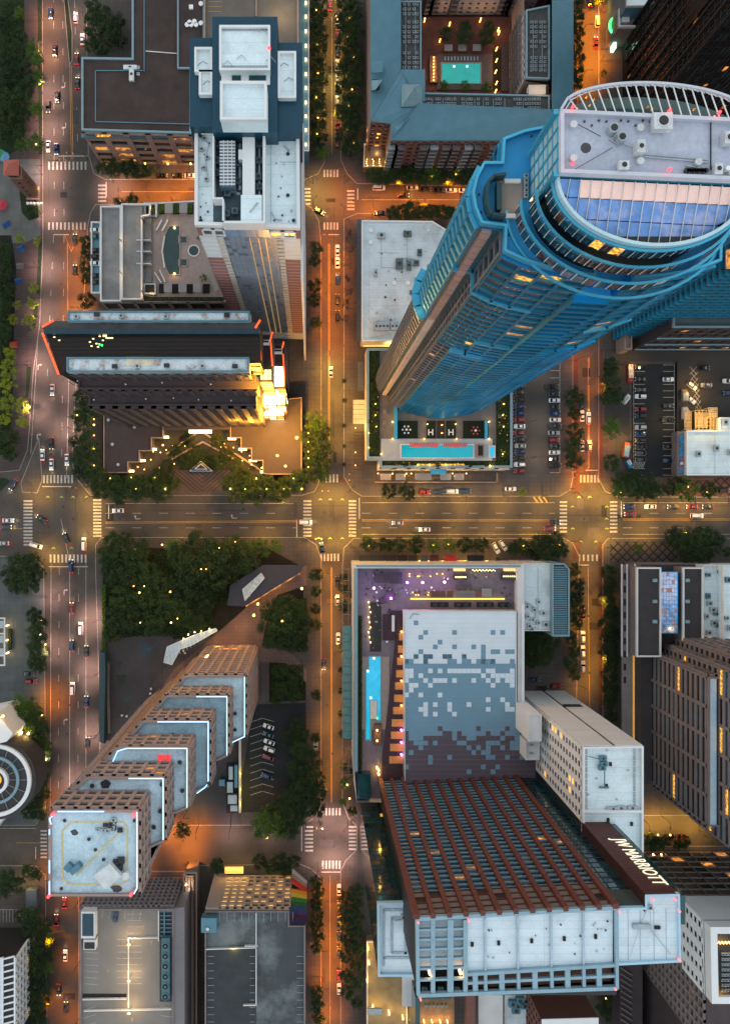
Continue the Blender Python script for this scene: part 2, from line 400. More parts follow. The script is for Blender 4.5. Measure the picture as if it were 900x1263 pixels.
# west side
gpoly('pavement', [(-200,NB),(52,NB),(53,300),(49,400),(41,460),(37,520),(34,555),(24,580),(-200,600)], .13, M_BRICKW:=brickmat('mauve_paving', (.17,.115,.11), (.15,.105,.10), (.09,.07,.07), 2.6, 2.6, .06))
gpoly('traffic_island', [(48,540),(52,592),(46,608),(28,607),(26,596)], .13, M_CONC)
gpoly('pavement', [(-200,686),(40,686),(54,700),(56,900),(56,1000),(44,1018),(-200,1020)], .13, M_PLAZAB)
gpoly('pavement', [(-200,1068),(44,1068),(56,1080),(60,1420),(-200,1420)], .13, M_CONC)
for pts in ([(80,NB),(84,0),(89,40),(89,74),(86,80),(84,60),(79,0)],):
    gpoly('grass_verge', pts, .14, M_GRASS)
for pts in ([(46,NB),(52,NB),(52,50),(47,50)],[(47,62),(52,62),(52,190),(48,190)],[(48,294),(52,294),(50,362),(45,362)],[(43,375),(47,375),(44,405),(39,405)],[(33,452),(39,452),(35,490),(32,488)],[(0,590),(8,590),(12,594),(0,606)]):
    gpoly('grass_verge', pts, .17, M_GRASS, kerb=False)
gpoly('lawn', [(-200,NB),(30,NB),(30,180),(12,190),(-200,200)], .16, M_GRASS, kerb=False)
gpoly('lawn', [(-200,290),(14,290),(20,330),(12,560),(-200,570)], .16, M_SOIL, kerb=False)
gpoly('plaza', [(-200,196),(50,196),(50,290),(30,300),(-200,292)], .155, brickmat('pale_plaza', (.30,.30,.29), (.26,.265,.26), (.18,.18,.18), 3, 3, .04), kerb=False)
gpoly('lawn', [(24,236),(34,232),(46,248),(48,268),(36,272),(27,262)], .175, M_GRASS, kerb=False)
# park block
gpoly('lawn', [(126,676),(330,676),(374,700),(374,744),(330,768),(210,790),(150,792),(128,800)], .16, M_SOIL, kerb=False)
gpoly('plaza', [(128,790),(206,780),(226,800),(190,840),(180,865),(150,885),(134,888)], .17, brickmat('mauve_plaza', (.15,.12,.125), (.13,.11,.115), (.10,.09,.09), 1.5,1.5,.04), kerb=False)
gpoly('lawn', [(318,748),(336,738),(378,738),(378,800),(350,800),(316,796)], .16, M_SOIL, kerb=False)
gpoly('lawn', [(332,816),(352,818),(377,842),(377,864),(332,866)], .165, M_SOIL, kerb=False)
gpoly('path', [(184,872),(214,826),(262,786),(303,750),(374,699),(378,697),(378,722),(342,734),(330,762),(322,800),(345,800),(360,806),(378,826),(378,841),(352,818),(318,816),(268,812),(215,862)], .20, brickmat('rose_path', (.40,.26,.24),(.36,.24,.22),(.22,.15,.14),1.5,1.5,.04), kerb=False)
gpoly('path', [(323,816),(331,816),(331,866),(323,866)], .19, M_PLAZA, kerb=False)
gpoly('parking_lot', [(311,880),(318,869),(377,867),(378,940),(362,975),(340,1002),(298,1002),(298,960)], .16, M_ASPHD, kerb=False)
gpoly('driveway', [(206,1018),(224,990),(245,960),(290,926),(296,1002),(300,1018)], .145, brickmat('mauve_drive', (.13,.12,.125), (.12,.11,.115), (.08,.07,.07), 3,3,.04), kerb=False)
# east side lots
gpoly('parking_lot', [(633,430),(690,430),(690,585),(633,585)], .15, brickmat('concrete_lot', (.135,.12,.12),(.12,.11,.11),(.09,.08,.08),4.5,4.5,.03), kerb=False)
gpoly('parking_lot', [(779,449),(833,449),(833,588),(779,588)], .17, M_ASPHD, kerb=False)
gpoly('parking_lot', [(745,430),(960,430),(960,586),(836,586),(836,446),(776,446),(776,540),(745,520)], .155, mat('lot_asphalt', (.085,.078,.075), .9, var=.25, scale=.1, coords='World'), kerb=False)
gpoly('red_brick_strip', [(706,430),(712,430),(714,590),(708,590)], .136, M_BRICKP, z0=.1, kerb=False)
gpoly('red_brick_strip', [(738,430),(743,430),(743,590),(738,590)], .136, M_BRICKP, z0=.1, kerb=False)
gpoly('red_brick_strip', [(738,690),(743,690),(743,880),(738,880)], .02, M_BRICKP, z0=-.1, kerb=False)
for p4 in ([(705,586),(714,586),(714,610),(705,606)],[(706,668),(716,668),(713,690),(706,690)],[(738,668),(744,668),(744,690),(738,690)],[(668,586),(676,586)],[(418,588),(426,588),(428,596),(418,594)]):
    if len(p4) > 2: gpoly('red_brick_strip', p4, .138, M_BRICKP, z0=.1, kerb=False)
M_DIAM = brickmat('diamond_paving', (.30,.12,.10), (.26,.11,.09), (.03,.03,.035), 2.6, 2.6, .32, rot=.785)
gpoly('plaza', [(822,589),(960,589),(960,611),(822,611)], .145, M_DIAM, kerb=False)
gpoly('plaza', [(752,668),(835,668),(835,694),(752,694)], .145, brickmat('diamond_paving_dark', (.20,.16,.15), (.17,.14,.13), (.03,.03,.035), 2.6, 2.6, .30, rot=.785), kerb=False)
gpoly('plaza', [(446,598),(620,598),(620,611),(446,611)], .14, M_PLAZA, kerb=False)
gpoly('plaza', [(126,470),(377,470),(377,608),(126,608)], .14, mat('plaza_bed', (.075,.065,.06), .9, var=.3, scale=.3, coords='World'), kerb=False)

rp=random.Random(4)
for i in range(70):
    q=rp.choice([(rp.uniform(56,100),rp.uniform(0,1260)),(rp.uniform(130,900),rp.uniform(616,658)),(rp.uniform(399,419),rp.uniform(0,1260)),(rp.uniform(716,736),rp.uniform(440,880)),(rp.uniform(140,700),rp.uniform(233,258))]); v=P(*q); w=rp.uniform(.8,3.2); l_=rp.uniform(1.2,7)
    if rp.random()<.5: w,l_=l_,w
    structure('asphalt_patch',MB().box(v.x-w/2,v.x+w/2,v.y-l_/2,v.y+l_/2,-.05,.003+.0004*i/10),mat('patch_%d'%(i%3),[(.05,.045,.048),(.10,.09,.09),(.14,.12,.12)][i%3],.9,var=.2))
for i in range(26):
    x0=rp.choice([61,67,74,82,93,402,411,721,731]); y0=rp.uniform(20,1150); y1=y0+rp.uniform(20,90); z_=.004+.0003*i
    structure('tar_seam',MB().bar(P(x0+rp.uniform(-2,2),y0)+Vector((0,0,z_-.01)),P(x0+rp.uniform(-2,2),y1)+Vector((0,0,z_-.01)),.12,.02),M_BLACK)
for i in range(12):
    y=rp.choice([624,630,636,648,655]); x0=rp.uniform(130,800); structure('tar_seam',MB().bar(P(x0,y)+Vector((0,0,-.004+.0003*i)),P(x0+rp.uniform(30,120),y+rp.uniform(-1,1))+Vector((0,0,-.004+.0003*i)),.12,.02),M_BLACK)
# ---------------------------------------------------------------- road markings
def crosswalk(x0, x1, y0, y1, n, horizontal=False, m=M_PAINT):
    b = MB()
    for i in range(n):
        if horizontal:
            yy = y0 + (y1-y0)*(i+.5)/n; a = P(x0, yy-1.1); c = P(x1, yy+1.1)
        else:
            xx = x0 + (x1-x0)*(i+.5)/n; a = P(xx-1.1, y0); c = P(xx+1.1, y1)
        b.box(a.x, c.x, a.y, c.y, -.05, .012)
    o = b.build('crosswalk', m); o['kind'] = 'structure'
crosswalk(58,108,199,209,10); crosswalk(58,107,274,283,10); crosswalk(121,131,226,250,5,True)
crosswalk(398,418,209,218,5); crosswalk(374,383,230,258,6,True); crosswalk(428,437,233,260,6,True); crosswalk(398,418,274,283,5)
crosswalk(52,91,586,596,9); crosswalk(29,40,616,674,14,True); crosswalk(115,125,615,663,12,True); crosswalk(60,108,684,694,10)
crosswalk(396,418,585,595,5); crosswalk(374,384,616,663,11,True); crosswalk(430,439,616,663,11,True); crosswalk(394,419,683,692,6)
crosswalk(714,740,586,595,6); crosswalk(690,699,617,658,9,True); crosswalk(752,761,617,658,9,True); crosswalk(706,744,684,692,7)
crosswalk(396,421,997,1006,6); crosswalk(376,386,1018,1052,7,True); crosswalk(430,439,1018,1050,7,True); crosswalk(396,421,1062,1072,6)
crosswalk(50,58,1023,1060,8,True)
def stripes(segs, w=.16, m=M_PAINT, z=.01, name='lane_marking'):
    b = MB()
    for i, (x0,y0,x1,y1) in enumerate(segs): b.bar(P(x0,y0)+Vector((0,0,z-.02-.003*(i%5))), P(x1,y1)+Vector((0,0,z-.02-.003*(i%5))), w, .05)
    o = b.build(name, m); o['kind'] = 'structure'
def dash(x0,y0,x1,y1,on=9,off=27):
    L_ = math.hypot(x1-x0,y1-y0); r = []; t = 0
    while t < L_:
        e = min(L_, t+on); r.append((x0+(x1-x0)*t/L_, y0+(y1-y0)*t/L_, x0+(x1-x0)*e/L_, y0+(y1-y0)*e/L_)); t += on+off
    return r
seg = []
for x0,x1 in ((66,67),(77,79)): seg += dash(x0,-40,x1,270,9,24)
seg += dash(66,290,58,470,9,24) + dash(79,290,76,580,9,24) + dash(92,0,96,195,9,24)
seg += [(48,400,38,560),(86,420,82,590)]
for x0 in (73,97,): seg += dash(x0,700,x0-1,1000,9,24)
seg += [(86,694,86,1000),(106,694,106,1000),(63,696,62,1000),(75,640,86,694)]
for y in (633,651): seg += dash(130,y,366,y,11,22) + dash(446,y,684,y,11,22) + dash(768,y,930,y,11,22)
seg += [(130,621,366,621),(446,620,684,620),(446,659,684,659),(768,620,930,620),(768,659,930,659)]
seg += dash(413,70,413,190,9,22)
stripes(seg)
stripes([(134,622.5,134,640),(366,641,366,666),(443,614,443,640),(376,641,376,641.5),(52,600,88,600),(60,699,108,699),(72,192,108,192),(131,224,131,242),(441,232,441,246),(398,289,418,289),(396,1076,421,1076),(372,1018,372,1050),(44,1045,44,1060),(766,618,766,638),(685,640,685,658),(706,697,726,697),(722,580,742,580),(66,289,85,289)], .4, name='stop_line')
seg = []
seg += [(130,644,366,642),(130,645.6,366,643.6),(446,641,684,641),(446,642.6,684,642.6),(768,640,930,640),(768,641.6,930,641.6),(86,80,88,196),(88,80,90,196)]
seg += [(405,300,405,580),(406.3,300,406.3,580),(408,700,408,990),(409.3,700,409.3,990),(407,1080,407,1300),(725,440,725,580),(726.3,440,726.3,580),(725,700,727,880),(409,20,409,190),(150,236,240,236),(446,246,700,246),(20,1040,50,1040),(80,290,88,310),(88,310,96,288),(83,300,84,400),(0,652,28,652)]
stripes(seg, .14, M_PAINTY)
# turn arrows
def arrow(px, py, rz, nm='turn_arrow'):
    b = MB(); c = P(px,py)
    pts = [(-.15,-1.4),(.15,-1.4),(.15,.2),(.5,.5),(1.0,.5),(1.0,.2),(1.6,.75),(1.0,1.3),(1.0,.95),(.3,.95),(-.15,.5)]
    R_ = Matrix.Rotation(rz, 2); b.prism([tuple(Vector((c.x,c.y)) + R_ @ Vector(p)) for p in pts], -.05, .012)
    b.build(nm, M_PAINT)['kind'] = 'structure'
for a in ((169,640,1.57),(288,639,1.57),(46,538,0),(47,452,0),(80,105,3.1),(81,155,3.1),(79,730,0),(79,890,0),(343,883,1.2)): arrow(*a)
# stalls
def stalls(x0,y0,x1,y1,n,lx,ly,z=.185,m=M_PAINT,name='parking_bay_lines'):
    b = MB()
    for i in range(n+1):
        t = i/n; a = P(x0+(x1-x0)*t, y0+(y1-y0)*t); c = P(x0+(x1-x0)*t+lx, y0+(y1-y0)*t+ly)
        b.bar((a.x,a.y,z-.03),(c.x,c.y,z-.03),.18,.06)
    b.bar((*P(x0,y0)[:2],z-.035),(*P(x1,y1)[:2],z-.035),.18,.06)
    b.build(name,m)['kind']='structure'
stalls(781,450,781,586,17,14,0); stalls(831,450,831,586,17,-14,0)
stalls(636,448,636,583,15,12,0,.165); stalls(690,448,690,583,15,-12,0,.165)
stalls(323.5,886,323.5,976,10,14,4,.175); stalls(323.5,886,323.5,976,10,-15,5,.175)
b = MB()
for i in range(7):
    a = P(783+i*2, 570); c = P(780+i*2, 577); b.bar((a.x,a.y,.16),(c.x,c.y,.16),.25,.06)
for i in range(8):
    a = P(854+i*1.2-4, 452+i*7); c = P(862+i*.8-3, 462+i*7); b.bar((a.x,a.y,.16),(c.x,c.y,.16),.2,.05)
    a = P(862+i*.8-3, 452+i*7); c = P(854+i*1.2-4, 462+i*7); b.bar((a.x,a.y,.155),(c.x,c.y,.155),.2,.05)
b.build('hatched_markings', M_PAINT)['kind'] = 'structure'
b = MB()
for i in range(3): b.bar(P(658+i*6, 613)+Vector((0,0,.0)), P(663+i*6,620)+Vector((0,0,.0)), .7, .03)
b.build('hatched_markings', M_PAINTY)['kind'] = 'structure'

# chevrons of the triangular forecourt on the main street
for i in range(7):
    b = MB(); y = 608 - i*0; r = 6 + i*6
    a0 = P(250-r, 580.5); a1 = P(250, 580.5+r*.85); a2 = P(250+r, 580.5)
    if 580.5 + r*.85 > 607:
        t = (607-580.5)/(r*.85); q0 = P(250-r, 580.5); q1 = P(250-r+r*t, 607); b.bar((q0.x,q0.y,.17),(q1.x,q1.y,.17),.35,.06)
        q0 = P(250+r, 580.5); q1 = P(250+r-r*t, 607); b.bar((q0.x,q0.y,.17),(q1.x,q1.y,.17),.35,.06)
    else:
        b.bar((a0.x,a0.y,.17),(a1.x,a1.y,.17),.35,.06); b.bar((a1.x,a1.y,.165),(a2.x,a2.y,.165),.35,.06)
    b.build('paving_chevron', M_DARK)['kind'] = 'structure'
gpoly('plaza', [(216,580),(284,580),(290,609),(210,609)], .15, brickmat('forecourt', (.23,.17,.16),(.2,.155,.15),(.13,.1,.1),.8,.8,.05), kerb=False)
# ================================================================ buildings, north half
def B(name, label, cat, px, py): return thing(name, label, cat, P(px, py))
def kz(k): return H*(1-1/k)
def rbox(th, name, px0, py0, px1, py1, z0, z1, m):
    a, c = P(px0,py0,z1), P(px1,py1,z1)
    return MB().box(a.x,c.x,c.y,a.y,z0,z1).build(name, m, th)
def gp(pts): return ccw([tuple(P(x,y)[:2]) for x,y in pts])

# ---- brown roofed office block, upper left
t = B('office_building', 'office block with wide brown gravel roof edged in pale blue, upper left', 'building', 160, 180)
z = 28
poly = pxpoly([(101,71),(163,72),(163,-60),(236,-60),(236,165),(101,161)], z)
block(t, poly, z, 0, M_DARK, M_GRAV, M_EDGE, ph=.7, pwid=.7, fw=M_TAN, bay=8.0, fl=5.2, glass=M_GLASS, lit=M_LITD, plit=.22, pw=.26, sh=.30, depth=.7)
rbox(t, 'roof_section', 220,-40,251,84, z+.02, z+1.2, M_GRAV)
wall_ring(t, pxpoly([(219,-42),(252,-42),(252,85),(219,85)], z+1), z+1.2, .5, .5, M_EDGE, 'roof_edging')
for q in ((231,31),(236,31),(242,31),(240,27),(248,5),(248,29),(234,28)): vent(t, *q, z+1.2, .7, .8, M_WHITEP)
rbox(t,'skylight', 233,5,238,10, z+1.2, z+2, M_WHITEP)
ac_unit(t, 161,84, z, 5, 1.6, 1.2); ac_unit(t, 163,93, z, 1.8, 5, 1.4); ac_unit(t, 171,84,z,1,1,1); ac_unit(t,171,92,z,1,1,1)
duct(t, [(118,87),(176,87)], z, .35, .2, M_TEALR); duct(t, [(118,87),(118,150)], z, .35,.2,M_TEALR); duct(t,[(118,150),(234,153)],z,.35,.2,M_TEALR); duct(t,[(178,0),(178,88)],z,.35,.2,M_TEALR); duct(t,[(180,63),(218,66)],z,.3,.2,M_PALE)
rbox(t,'canopy',100,164,240,169, z-3.5, z-2.6, M_TEALR)
# lit name sign on the south edge of the roof
tb = MB()
for i in range(9): tb.box(*(lambda a: (a.x, a.x+.9, a.y-.25, a.y+.25))(P(117+i*3.0/1.0*.62, 164, z)), z-2.4, z-1.2)
tb.build('sign_letters', M_LIT, t)
for px in (132,151,179,207,235):
    lp = P(px, 201.5, 6); MB().cyl(lp, .35, 5.6, 6.3, 8).build('wall_lamp', M_BULBO, t); light(lp+Vector((0,-1.2,0)), 500, parent=t, spot=150, radius=.3)

# ---- gravel roof beside it and car park behind the brick tower
t = B('parking_garage', 'tan concrete parking deck behind the navy crown of the brick tower', 'building', 310, 20)
block(t, pxpoly([(252,-60),(368,-60),(368,60),(252,60)], 30), 30, 0, M_TAN, mat('stained_deck', (.20,.17,.15), .9, var=.2, scale=.15, coords='World', dirt=(.09,.08,.07), dirtamt=.8), M_TAN, face=False)
duct(t,[(316,-40),(316,20)],30,.5,.3,M_TAN); light(P(345,8,36), 900, (1,.7,.3), .5, t)
for y in (2,8,14):
    duct(t, [(256,y),(274,y)], 29.72, .15,.02, M_PAINTY)
t = B('podium_wing', 'narrow slate podium beside the street with a row of yellow lamps', 'building', 376, 100)
block(t, pxpoly([(366,-60),(381,-60),(381,186),(366,186)], 14), 14, 0, M_TEALR, M_TEALR, M_PALE, ph=.4, pwid=.3, face=False)
for y in (2,19,37,55,72,90,107,125,142,159,177):
    lp = P(377,y,15.2); MB().cyl(lp,.33,14,15.4,8).build('bollard_lamp', M_BULB, t)
    if y % 2: light(lp+Vector((0,0,.8)), 12, (1,.7,.25), .2, t)

# ---- brick tower (nadir at 1.63 x)
t = B('brick_tower', 'tall rose brick hotel tower with blue glass centre and white mechanical roof', 'building', 340, 350)
z = 135
Lp = lambda x,y,zz=135: P(x,y,zz)
poly = pxpoly([(241,163),(369,166),(370,283),(241,279)], z)
MB().prism(poly, 0, z, cap=False).build('wall', M_ROSE, t)
MB().prism(poly, z-.4, z).build('roof', M_WROOF2, t); wall_ring(t, poly, z, .8, 1.4, M_WHITE)
a = P(241,279,z); c = P(370,283,z); A = Vector((a.x,a.y)); Bq = Vector((c.x,c.y)); u = (Bq-A).normalized(); W_ = (Bq-A).length
def sec(f0, f1, z0, z1, **k): facade(t, A+u*W_*f0, A+u*W_*f1, z0, z1, **k)
# white cap storeys
sec(0, .24, 110, 128, bay=40, fl=3.6, wall=M_WHITE, glass=M_WHITE, sh=.12, depth=.25, pw=.02)
sec(.76, 1, 110, 128, bay=40, fl=3.6, wall=M_WHITE, glass=M_WHITE, sh=.12, depth=.25, pw=.02)
sec(.05, .27, 129, 134, bay=3, fl=4.5, wall=M_WHITE, glass=M_GLASS, alt=M_LITR, palt=.4, single=True)
sec(.70, .96, 129, 134, bay=3, fl=4.5, wall=M_WHITE, glass=M_GLASS, lit=M_LIT, plit=.45, single=True)
sec(0, .17, 12, 109.8, bay=40, fl=3.3, wall=mat('rose_band', (.46,.27,.25), .8, var=.1), glass=M_ROSE, sh=.28, depth=.22, pw=.02)
sec(.83, 1, 12, 109.8, bay=40, fl=3.3, wall=MATS['rose_band'], glass=M_ROSE, sh=.28, depth=.22, pw=.02)
sec(.17, .235, 12, 128, bay=40, fl=3.3, wall=M_CREAM, glass=M_EDGE, sh=.65, depth=.3, pw=.02)
sec(.765, .83, 12, 128, bay=40, fl=3.3, wall=M_CREAM, glass=M_EDGE, sh=.65, depth=.3, pw=.02)
M_BG = mat('steel_blue_glass', (.27,.33,.41), .5, .0, .3, var=.15, scale=.2, coords='World')
sec(.24, .76, 12, 128, bay=1.45, fl=3.3, wall=mat('bronze_mullion', (.32,.34,.40), .5, .1), glass=M_BG, alt=mat('steel_blue_glass_dark',(.18,.22,.30),.4), palt=.15, sh=.16, pw=.10, depth=.18)
for f in (.50, .585, .655):
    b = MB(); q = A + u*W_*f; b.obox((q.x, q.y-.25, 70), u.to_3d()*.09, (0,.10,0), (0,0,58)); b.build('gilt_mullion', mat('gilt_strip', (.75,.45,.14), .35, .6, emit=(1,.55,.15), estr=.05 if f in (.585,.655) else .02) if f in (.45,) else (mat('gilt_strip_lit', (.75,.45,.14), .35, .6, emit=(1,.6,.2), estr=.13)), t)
sec(.24, .74, 128, 134.5, bay=5, fl=7, wall=M_EDGE, glass=mat('sky_panel', (.30,.42,.62), .3, .3, var=.1), sh=.06, pw=.04, depth=.2)
sec(0, 1, 0, 11.8, bay=60, fl=4, wall=M_PALE, glass=M_PALE, sh=.1, depth=.3)
# west edge and east edge strips
MB().obox((Bq.x+.4,(Bq.y+P(369,166,z).y)/2, 60),(.35,0,0),(0,21,0),(0,0,62)).build('corner_fin', M_PALE, t)
# mechanical well
rbox(t,'mechanical_well',263,163,326,273,z+.02,z+.25,mat('wet_deck',(.05,.11,.15),.5,var=.5,scale=.4,coords='World'))
for (x0,y0,x1,y1) in ((262,160,264,243),(262,243,275,245),(274,245,276,274),(274,272,327,275),(324,163,327,272),(262,160,300,163)): rbox(t,'screen_wall',x0,y0,x1,y1,z,z+5,M_WHITE)
rbox(t,'roof_walk',299,160,314,270,z,z+4.4,M_WHITE); rbox(t,'roof_walk',294,184,303,196,z,z+4.2,M_WHITE); rbox(t,'roof_panel',297,240,323,272,z,z+4.6,M_WROOF2)
rbox(t,'cooling_tower',271,173,290,229,z,z+4.5,mat('blue_grey_metal',(.16,.27,.36),.5,.2,var=.3))
b=MB()
for i in range(14):
    a_=P(271,175+i*4,z+4.6); c_=P(290,175+i*4,z+4.6); b.bar((a_.x,a_.y,z+4.7),(c_.x,c_.y,z+4.7),.3,.3)
for x in (276,281,286): b.bar(P(x,173,z+4.6)+Vector((0,0,.15)),P(x,229,z+4.6)+Vector((0,0,.15)),.2,.3)
b.build('louvre', M_PALE, t)
for q in ((268,180),(268,200),(268,215),(294,203),(294,225),(288,236),(281,240),(290,262),(280,265),(320,180),(320,200),(319,220),(321,232)): ac_unit(t,*q,z+.3,1.6,1.6,1.5,mat('mid_blue_metal',(.12,.2,.27),.5,.2,var=.4),1)
duct(t,[(296,178),(296,235)],z+.3,.5,.8); duct(t,[(278,236),(296,240)],z+.3,.5,.8); duct(t,[(320,170),(320,265)],z+.3,.4,.8)
for q in ((252,172),(249,185),(256,195),(252,208),(255,222)): ac_unit(t,*q,z,1.0,1.0,.8,M_DUCT)
duct(t,[(250,170),(258,178),(253,195),(257,222)],z,.18,.15); duct(t,[(308,262),(318,250)],z+4.6,.25,.2); duct(t,[(335,262),(339,270),(348,272)],z,.25,.2); duct(t,[(350,180),(356,186)],z,.2,.2)
for q in ((355,190),(355,241),(362,170),(362,272),(248,272),(248,168)): vent(t,*q,z,.35,.4,M_DARK)
# crown
zc = 142
def hipblock(nm, x0,y0,x1,y1,z0,z1,m):
    return rbox(t,nm,x0,y0,x1,y1,z0,z1,m)
cr_ = []
for (x0,y0,x1,y1,zt) in ((262,20,342,163,zc),(234,46,263,156,zc-2),(341,52,372.5,163,zc-2)):
    rbox(t,'crown_roof',x0,y0,x1,y1,100,zt,M_NAVYR)
    b=MB()
    n_=int((x1-x0)/2.2)
    for i in range(n_+1):
        a_=P(x0+(x1-x0)*i/n_,y0,zt); c_=P(x0+(x1-x0)*i/n_,y1,zt); b.bar((a_.x,a_.y,zt+.04),(c_.x,c_.y,zt+.04),.08,.12)
    b.build('standing_seam',M_NAVYR,t)
for (x0,y0,x1,y1,zt) in ((271,33,333,88,zc+2),(240.5,60,262,90,zc-1),(246,88,262,118,zc-1),(343,65,365,122,zc-1)):
    rbox(t,'upper_roof',x0,y0,x1,y1,zt-6,zt,M_WROOF2); wall_ring(t,pxpoly([(x0,y0),(x1,y0),(x1,y1),(x0,y1)],zt),zt,.5,.9,M_WHITE)
rbox(t,'stair_well',273,88,333,104,zc-2,zc-.4+.5,M_WHITE)
rbox(t,'shaft_opening',286,90,297,103,zc,zc+.35,M_GLASST); rbox(t,'shaft_opening',307,90,328,103,zc,zc+.35,M_GLASST)
rbox(t,'upper_roof',272,102,329,149,zc-1,zc+6,M_WROOF2); wall_ring(t,pxpoly([(272,102),(329,102),(329,149),(272,149)],zc+6),zc+6,.6,1.0,M_WHITE)
b=MB()
for i in range(15):
    for yy in (35,83):
        p_=P(275+i*4,yy,zc+2); b.box(p_.x-.45,p_.x+.45,p_.y-.5,p_.y+.5,zc+2,zc+2.1)
b.build('ballast_pavers',M_DUCT,t,kind='stuff')
for q in ((275,80),(292,73),(318,40),(328,75)): duct(t,[q,(q[0]+6,q[1]-5),(q[0]+12,q[1]+2)],zc+2,.1,.1)
for (x,y) in ((250,76),(256,100),(350,78),(356,96)): duct(t,[(x-6,y+5),(x,y),(x+6,y+3)],zc-1,.08,.1,M_DARKMETAL)
vent(t,332,61,zc+2,.3,1,M_RED)
rbox(t,'beacon',240.5,158,242,160,z+.5,z+2.2,glow('blue_beacon',(.15,.3,1.0),9)); rbox(t,'beacon',370.5,161,372,163,z+.5,z+2.2,MATS['blue_beacon'])

rq=random.Random(8)
for i in range(26): vent(t,rq.uniform(246,258) if i%2 else rq.uniform(332,366),rq.uniform(170,275),z,rq.uniform(.1,.25),rq.uniform(.2,.5),rq.choice([M_DARKMETAL,M_DUCT]))
duct(t,[(334,172),(334,274)],z,.12,.1); duct(t,[(345,200),(366,200)],z,.1,.1); duct(t,[(243,230),(258,230)],z,.1,.1)
# ---- podium with pool terrace and garage ramps
t = B('pool_podium', 'low podium with lagoon shaped pool terrace and car ramps west of brick tower', 'building', 200, 310)
z = 22
poly = pxpoly([(126,254),(182,254),(182,247),(300,247),(320,400),(184,373),(126,373)], z)
block(t, pxpoly([(125,255),(186,251),(240,248),(300,248),(300,372),(186,372),(125,372)], z), z, 0, M_TAN, M_SAND, M_PALE, ph=.9, fw=M_TAN, bay=7.5, fl=9, glass=mat('louvre_dark',(.06,.055,.05),.7,var=.4), pw=.2, sh=.12, depth=.5)
rbox(t,'ramp_deck',124.5,255,150,372,z,z+1.5,mat('ramp_concrete',(.27,.28,.29),.9,var=.25,scale=.25,coords='World',dirt=(.13,.13,.14),dirtamt=.8)); wall_ring(t,pxpoly([(124.5,255),(150,255),(150,372),(124.5,372)],z+1.5),z+1.5,.5,1.2,M_PALE)
rbox(t,'ramp_deck',150.5,253,176,370,z,z+3,MATS['ramp_concrete']); wall_ring(t,pxpoly([(150.5,252),(186,252),(186,266),(176,268),(176,370),(150.5,370)],z+3),z+3,.5,1.2,M_PALE)
rbox(t,'ramp_deck',176,268,187,348,z,z+1.0,MATS['ramp_concrete'])
for y in (295,309,324): rbox(t,'partition',168,y,186,y+1,z+.5,z+3.6,M_PALE)
block(t, pxpoly([(113,274),(125,274),(125,362),(113,362)], 16), 16, 0, M_TAN, M_TEALR, M_PALE, face=False)
for p_,e in ((P(174,268,z+7),300),(P(174,358,z+7),260),(P(148,295,z+7),220),(P(148,335,z+7),260)):
    light(p_, e, (1,.6,.2), .3, t); MB().cyl(p_,.18,z,z+7.2,6).build('lamp_mast',M_DARKMETAL,t)
# lagoon pool
def poolobj(th, pts, z, m, rim=M_PALE, h=.25, rimw=.5):
    p = pxpoly(pts, z); MB().prism(p, z-.05, z+h*.5).build('pool', m, th); wall_ring(th, p, z+h*.5-.0, -rimw, h*.5, rim, 'pool_coping')
arc = [(221,279),(210,279),(207,283),(204,291),(202.5,300),(202,309),(203,320),(205.5,331),(209,338),(221,338)]
poolobj(t, arc, z, M_POOLD, M_SAND); poolobj(t, [(221.5,292),(230,292),(230,299),(221.5,299)], z, M_POOLD, M_SAND); poolobj(t, [(221.5,320),(230,320),(230,327),(221.5,327)], z, M_POOLD, M_SAND)
poolobj(t, [(239+6*math.cos(a*.628),309+6*math.sin(a*.628)) for a in range(10)], z, M_POOLD, M_PALE)
for q in ((215,280.5),(215,337)):
    lp=P(*q,z+.4); MB().cyl(lp,.4,z+.05,z+.45,8).build('pool_lamp',M_BULBO,t); light(lp+Vector((0,0,.8)),60,(1,.55,.15),.2,t)
for q in (203,221): rbox(t,'cabana_roof',q,250,q+10,262,z+2.6,z+2.9,M_CANVAS)
for q in (202,220,238): rbox(t,'cabana_roof',q,349,q+10,360,z+2.6,z+2.9,M_CANVAS)
for (x0,x1) in ((196,203),(213,221),(231,238)): rbox(t,'planter',x0,251,x1,263,z,z+.8,M_SOIL)
for (x0,x1) in ((196,202),(212,220),(230,238),(250,258)): rbox(t,'planter',x0,350,x1,361,z,z+.8,M_SOIL)
MB().prism(pxpoly([(254,333),(260,330),(270,356),(266,360)],z+3),z+2.6,z+3).build('canopy_roof',M_CANVAS,t)
rbox(t,'planter',178,366,276,371,z,z+1.2,M_SOIL); rbox(t,'planter_box',177,249,194,267,z,z+1.6,M_DUCT); rbox(t,'planter_bed',180,252,191,264,z+1.62,z+1.9,M_SOIL); rbox(t,'planter_box',177,349,192,363,z,z+1.6,M_DUCT); rbox(t,'planter_bed',179,351,190,360,z+1.62,z+1.9,M_SOIL)
light(P(188,256,z+3.5),60,(1,.55,.12),.2,t); light(P(186,358,z+3.5),70,(1,.55,.12),.2,t)
b=MB()
for pts in ([(193,284),(200,271)],[(200,285),(207,271)],[(191,336),(199,349)],[(197,333),(204,348)],[(203,291),(200,310),(203,330)]):
    for i in range(len(pts)-1): b.bar(P(*pts[i],z+.5),P(*pts[i+1],z+.5),.5,.9)
b.build('low_wall',M_PALE,t)

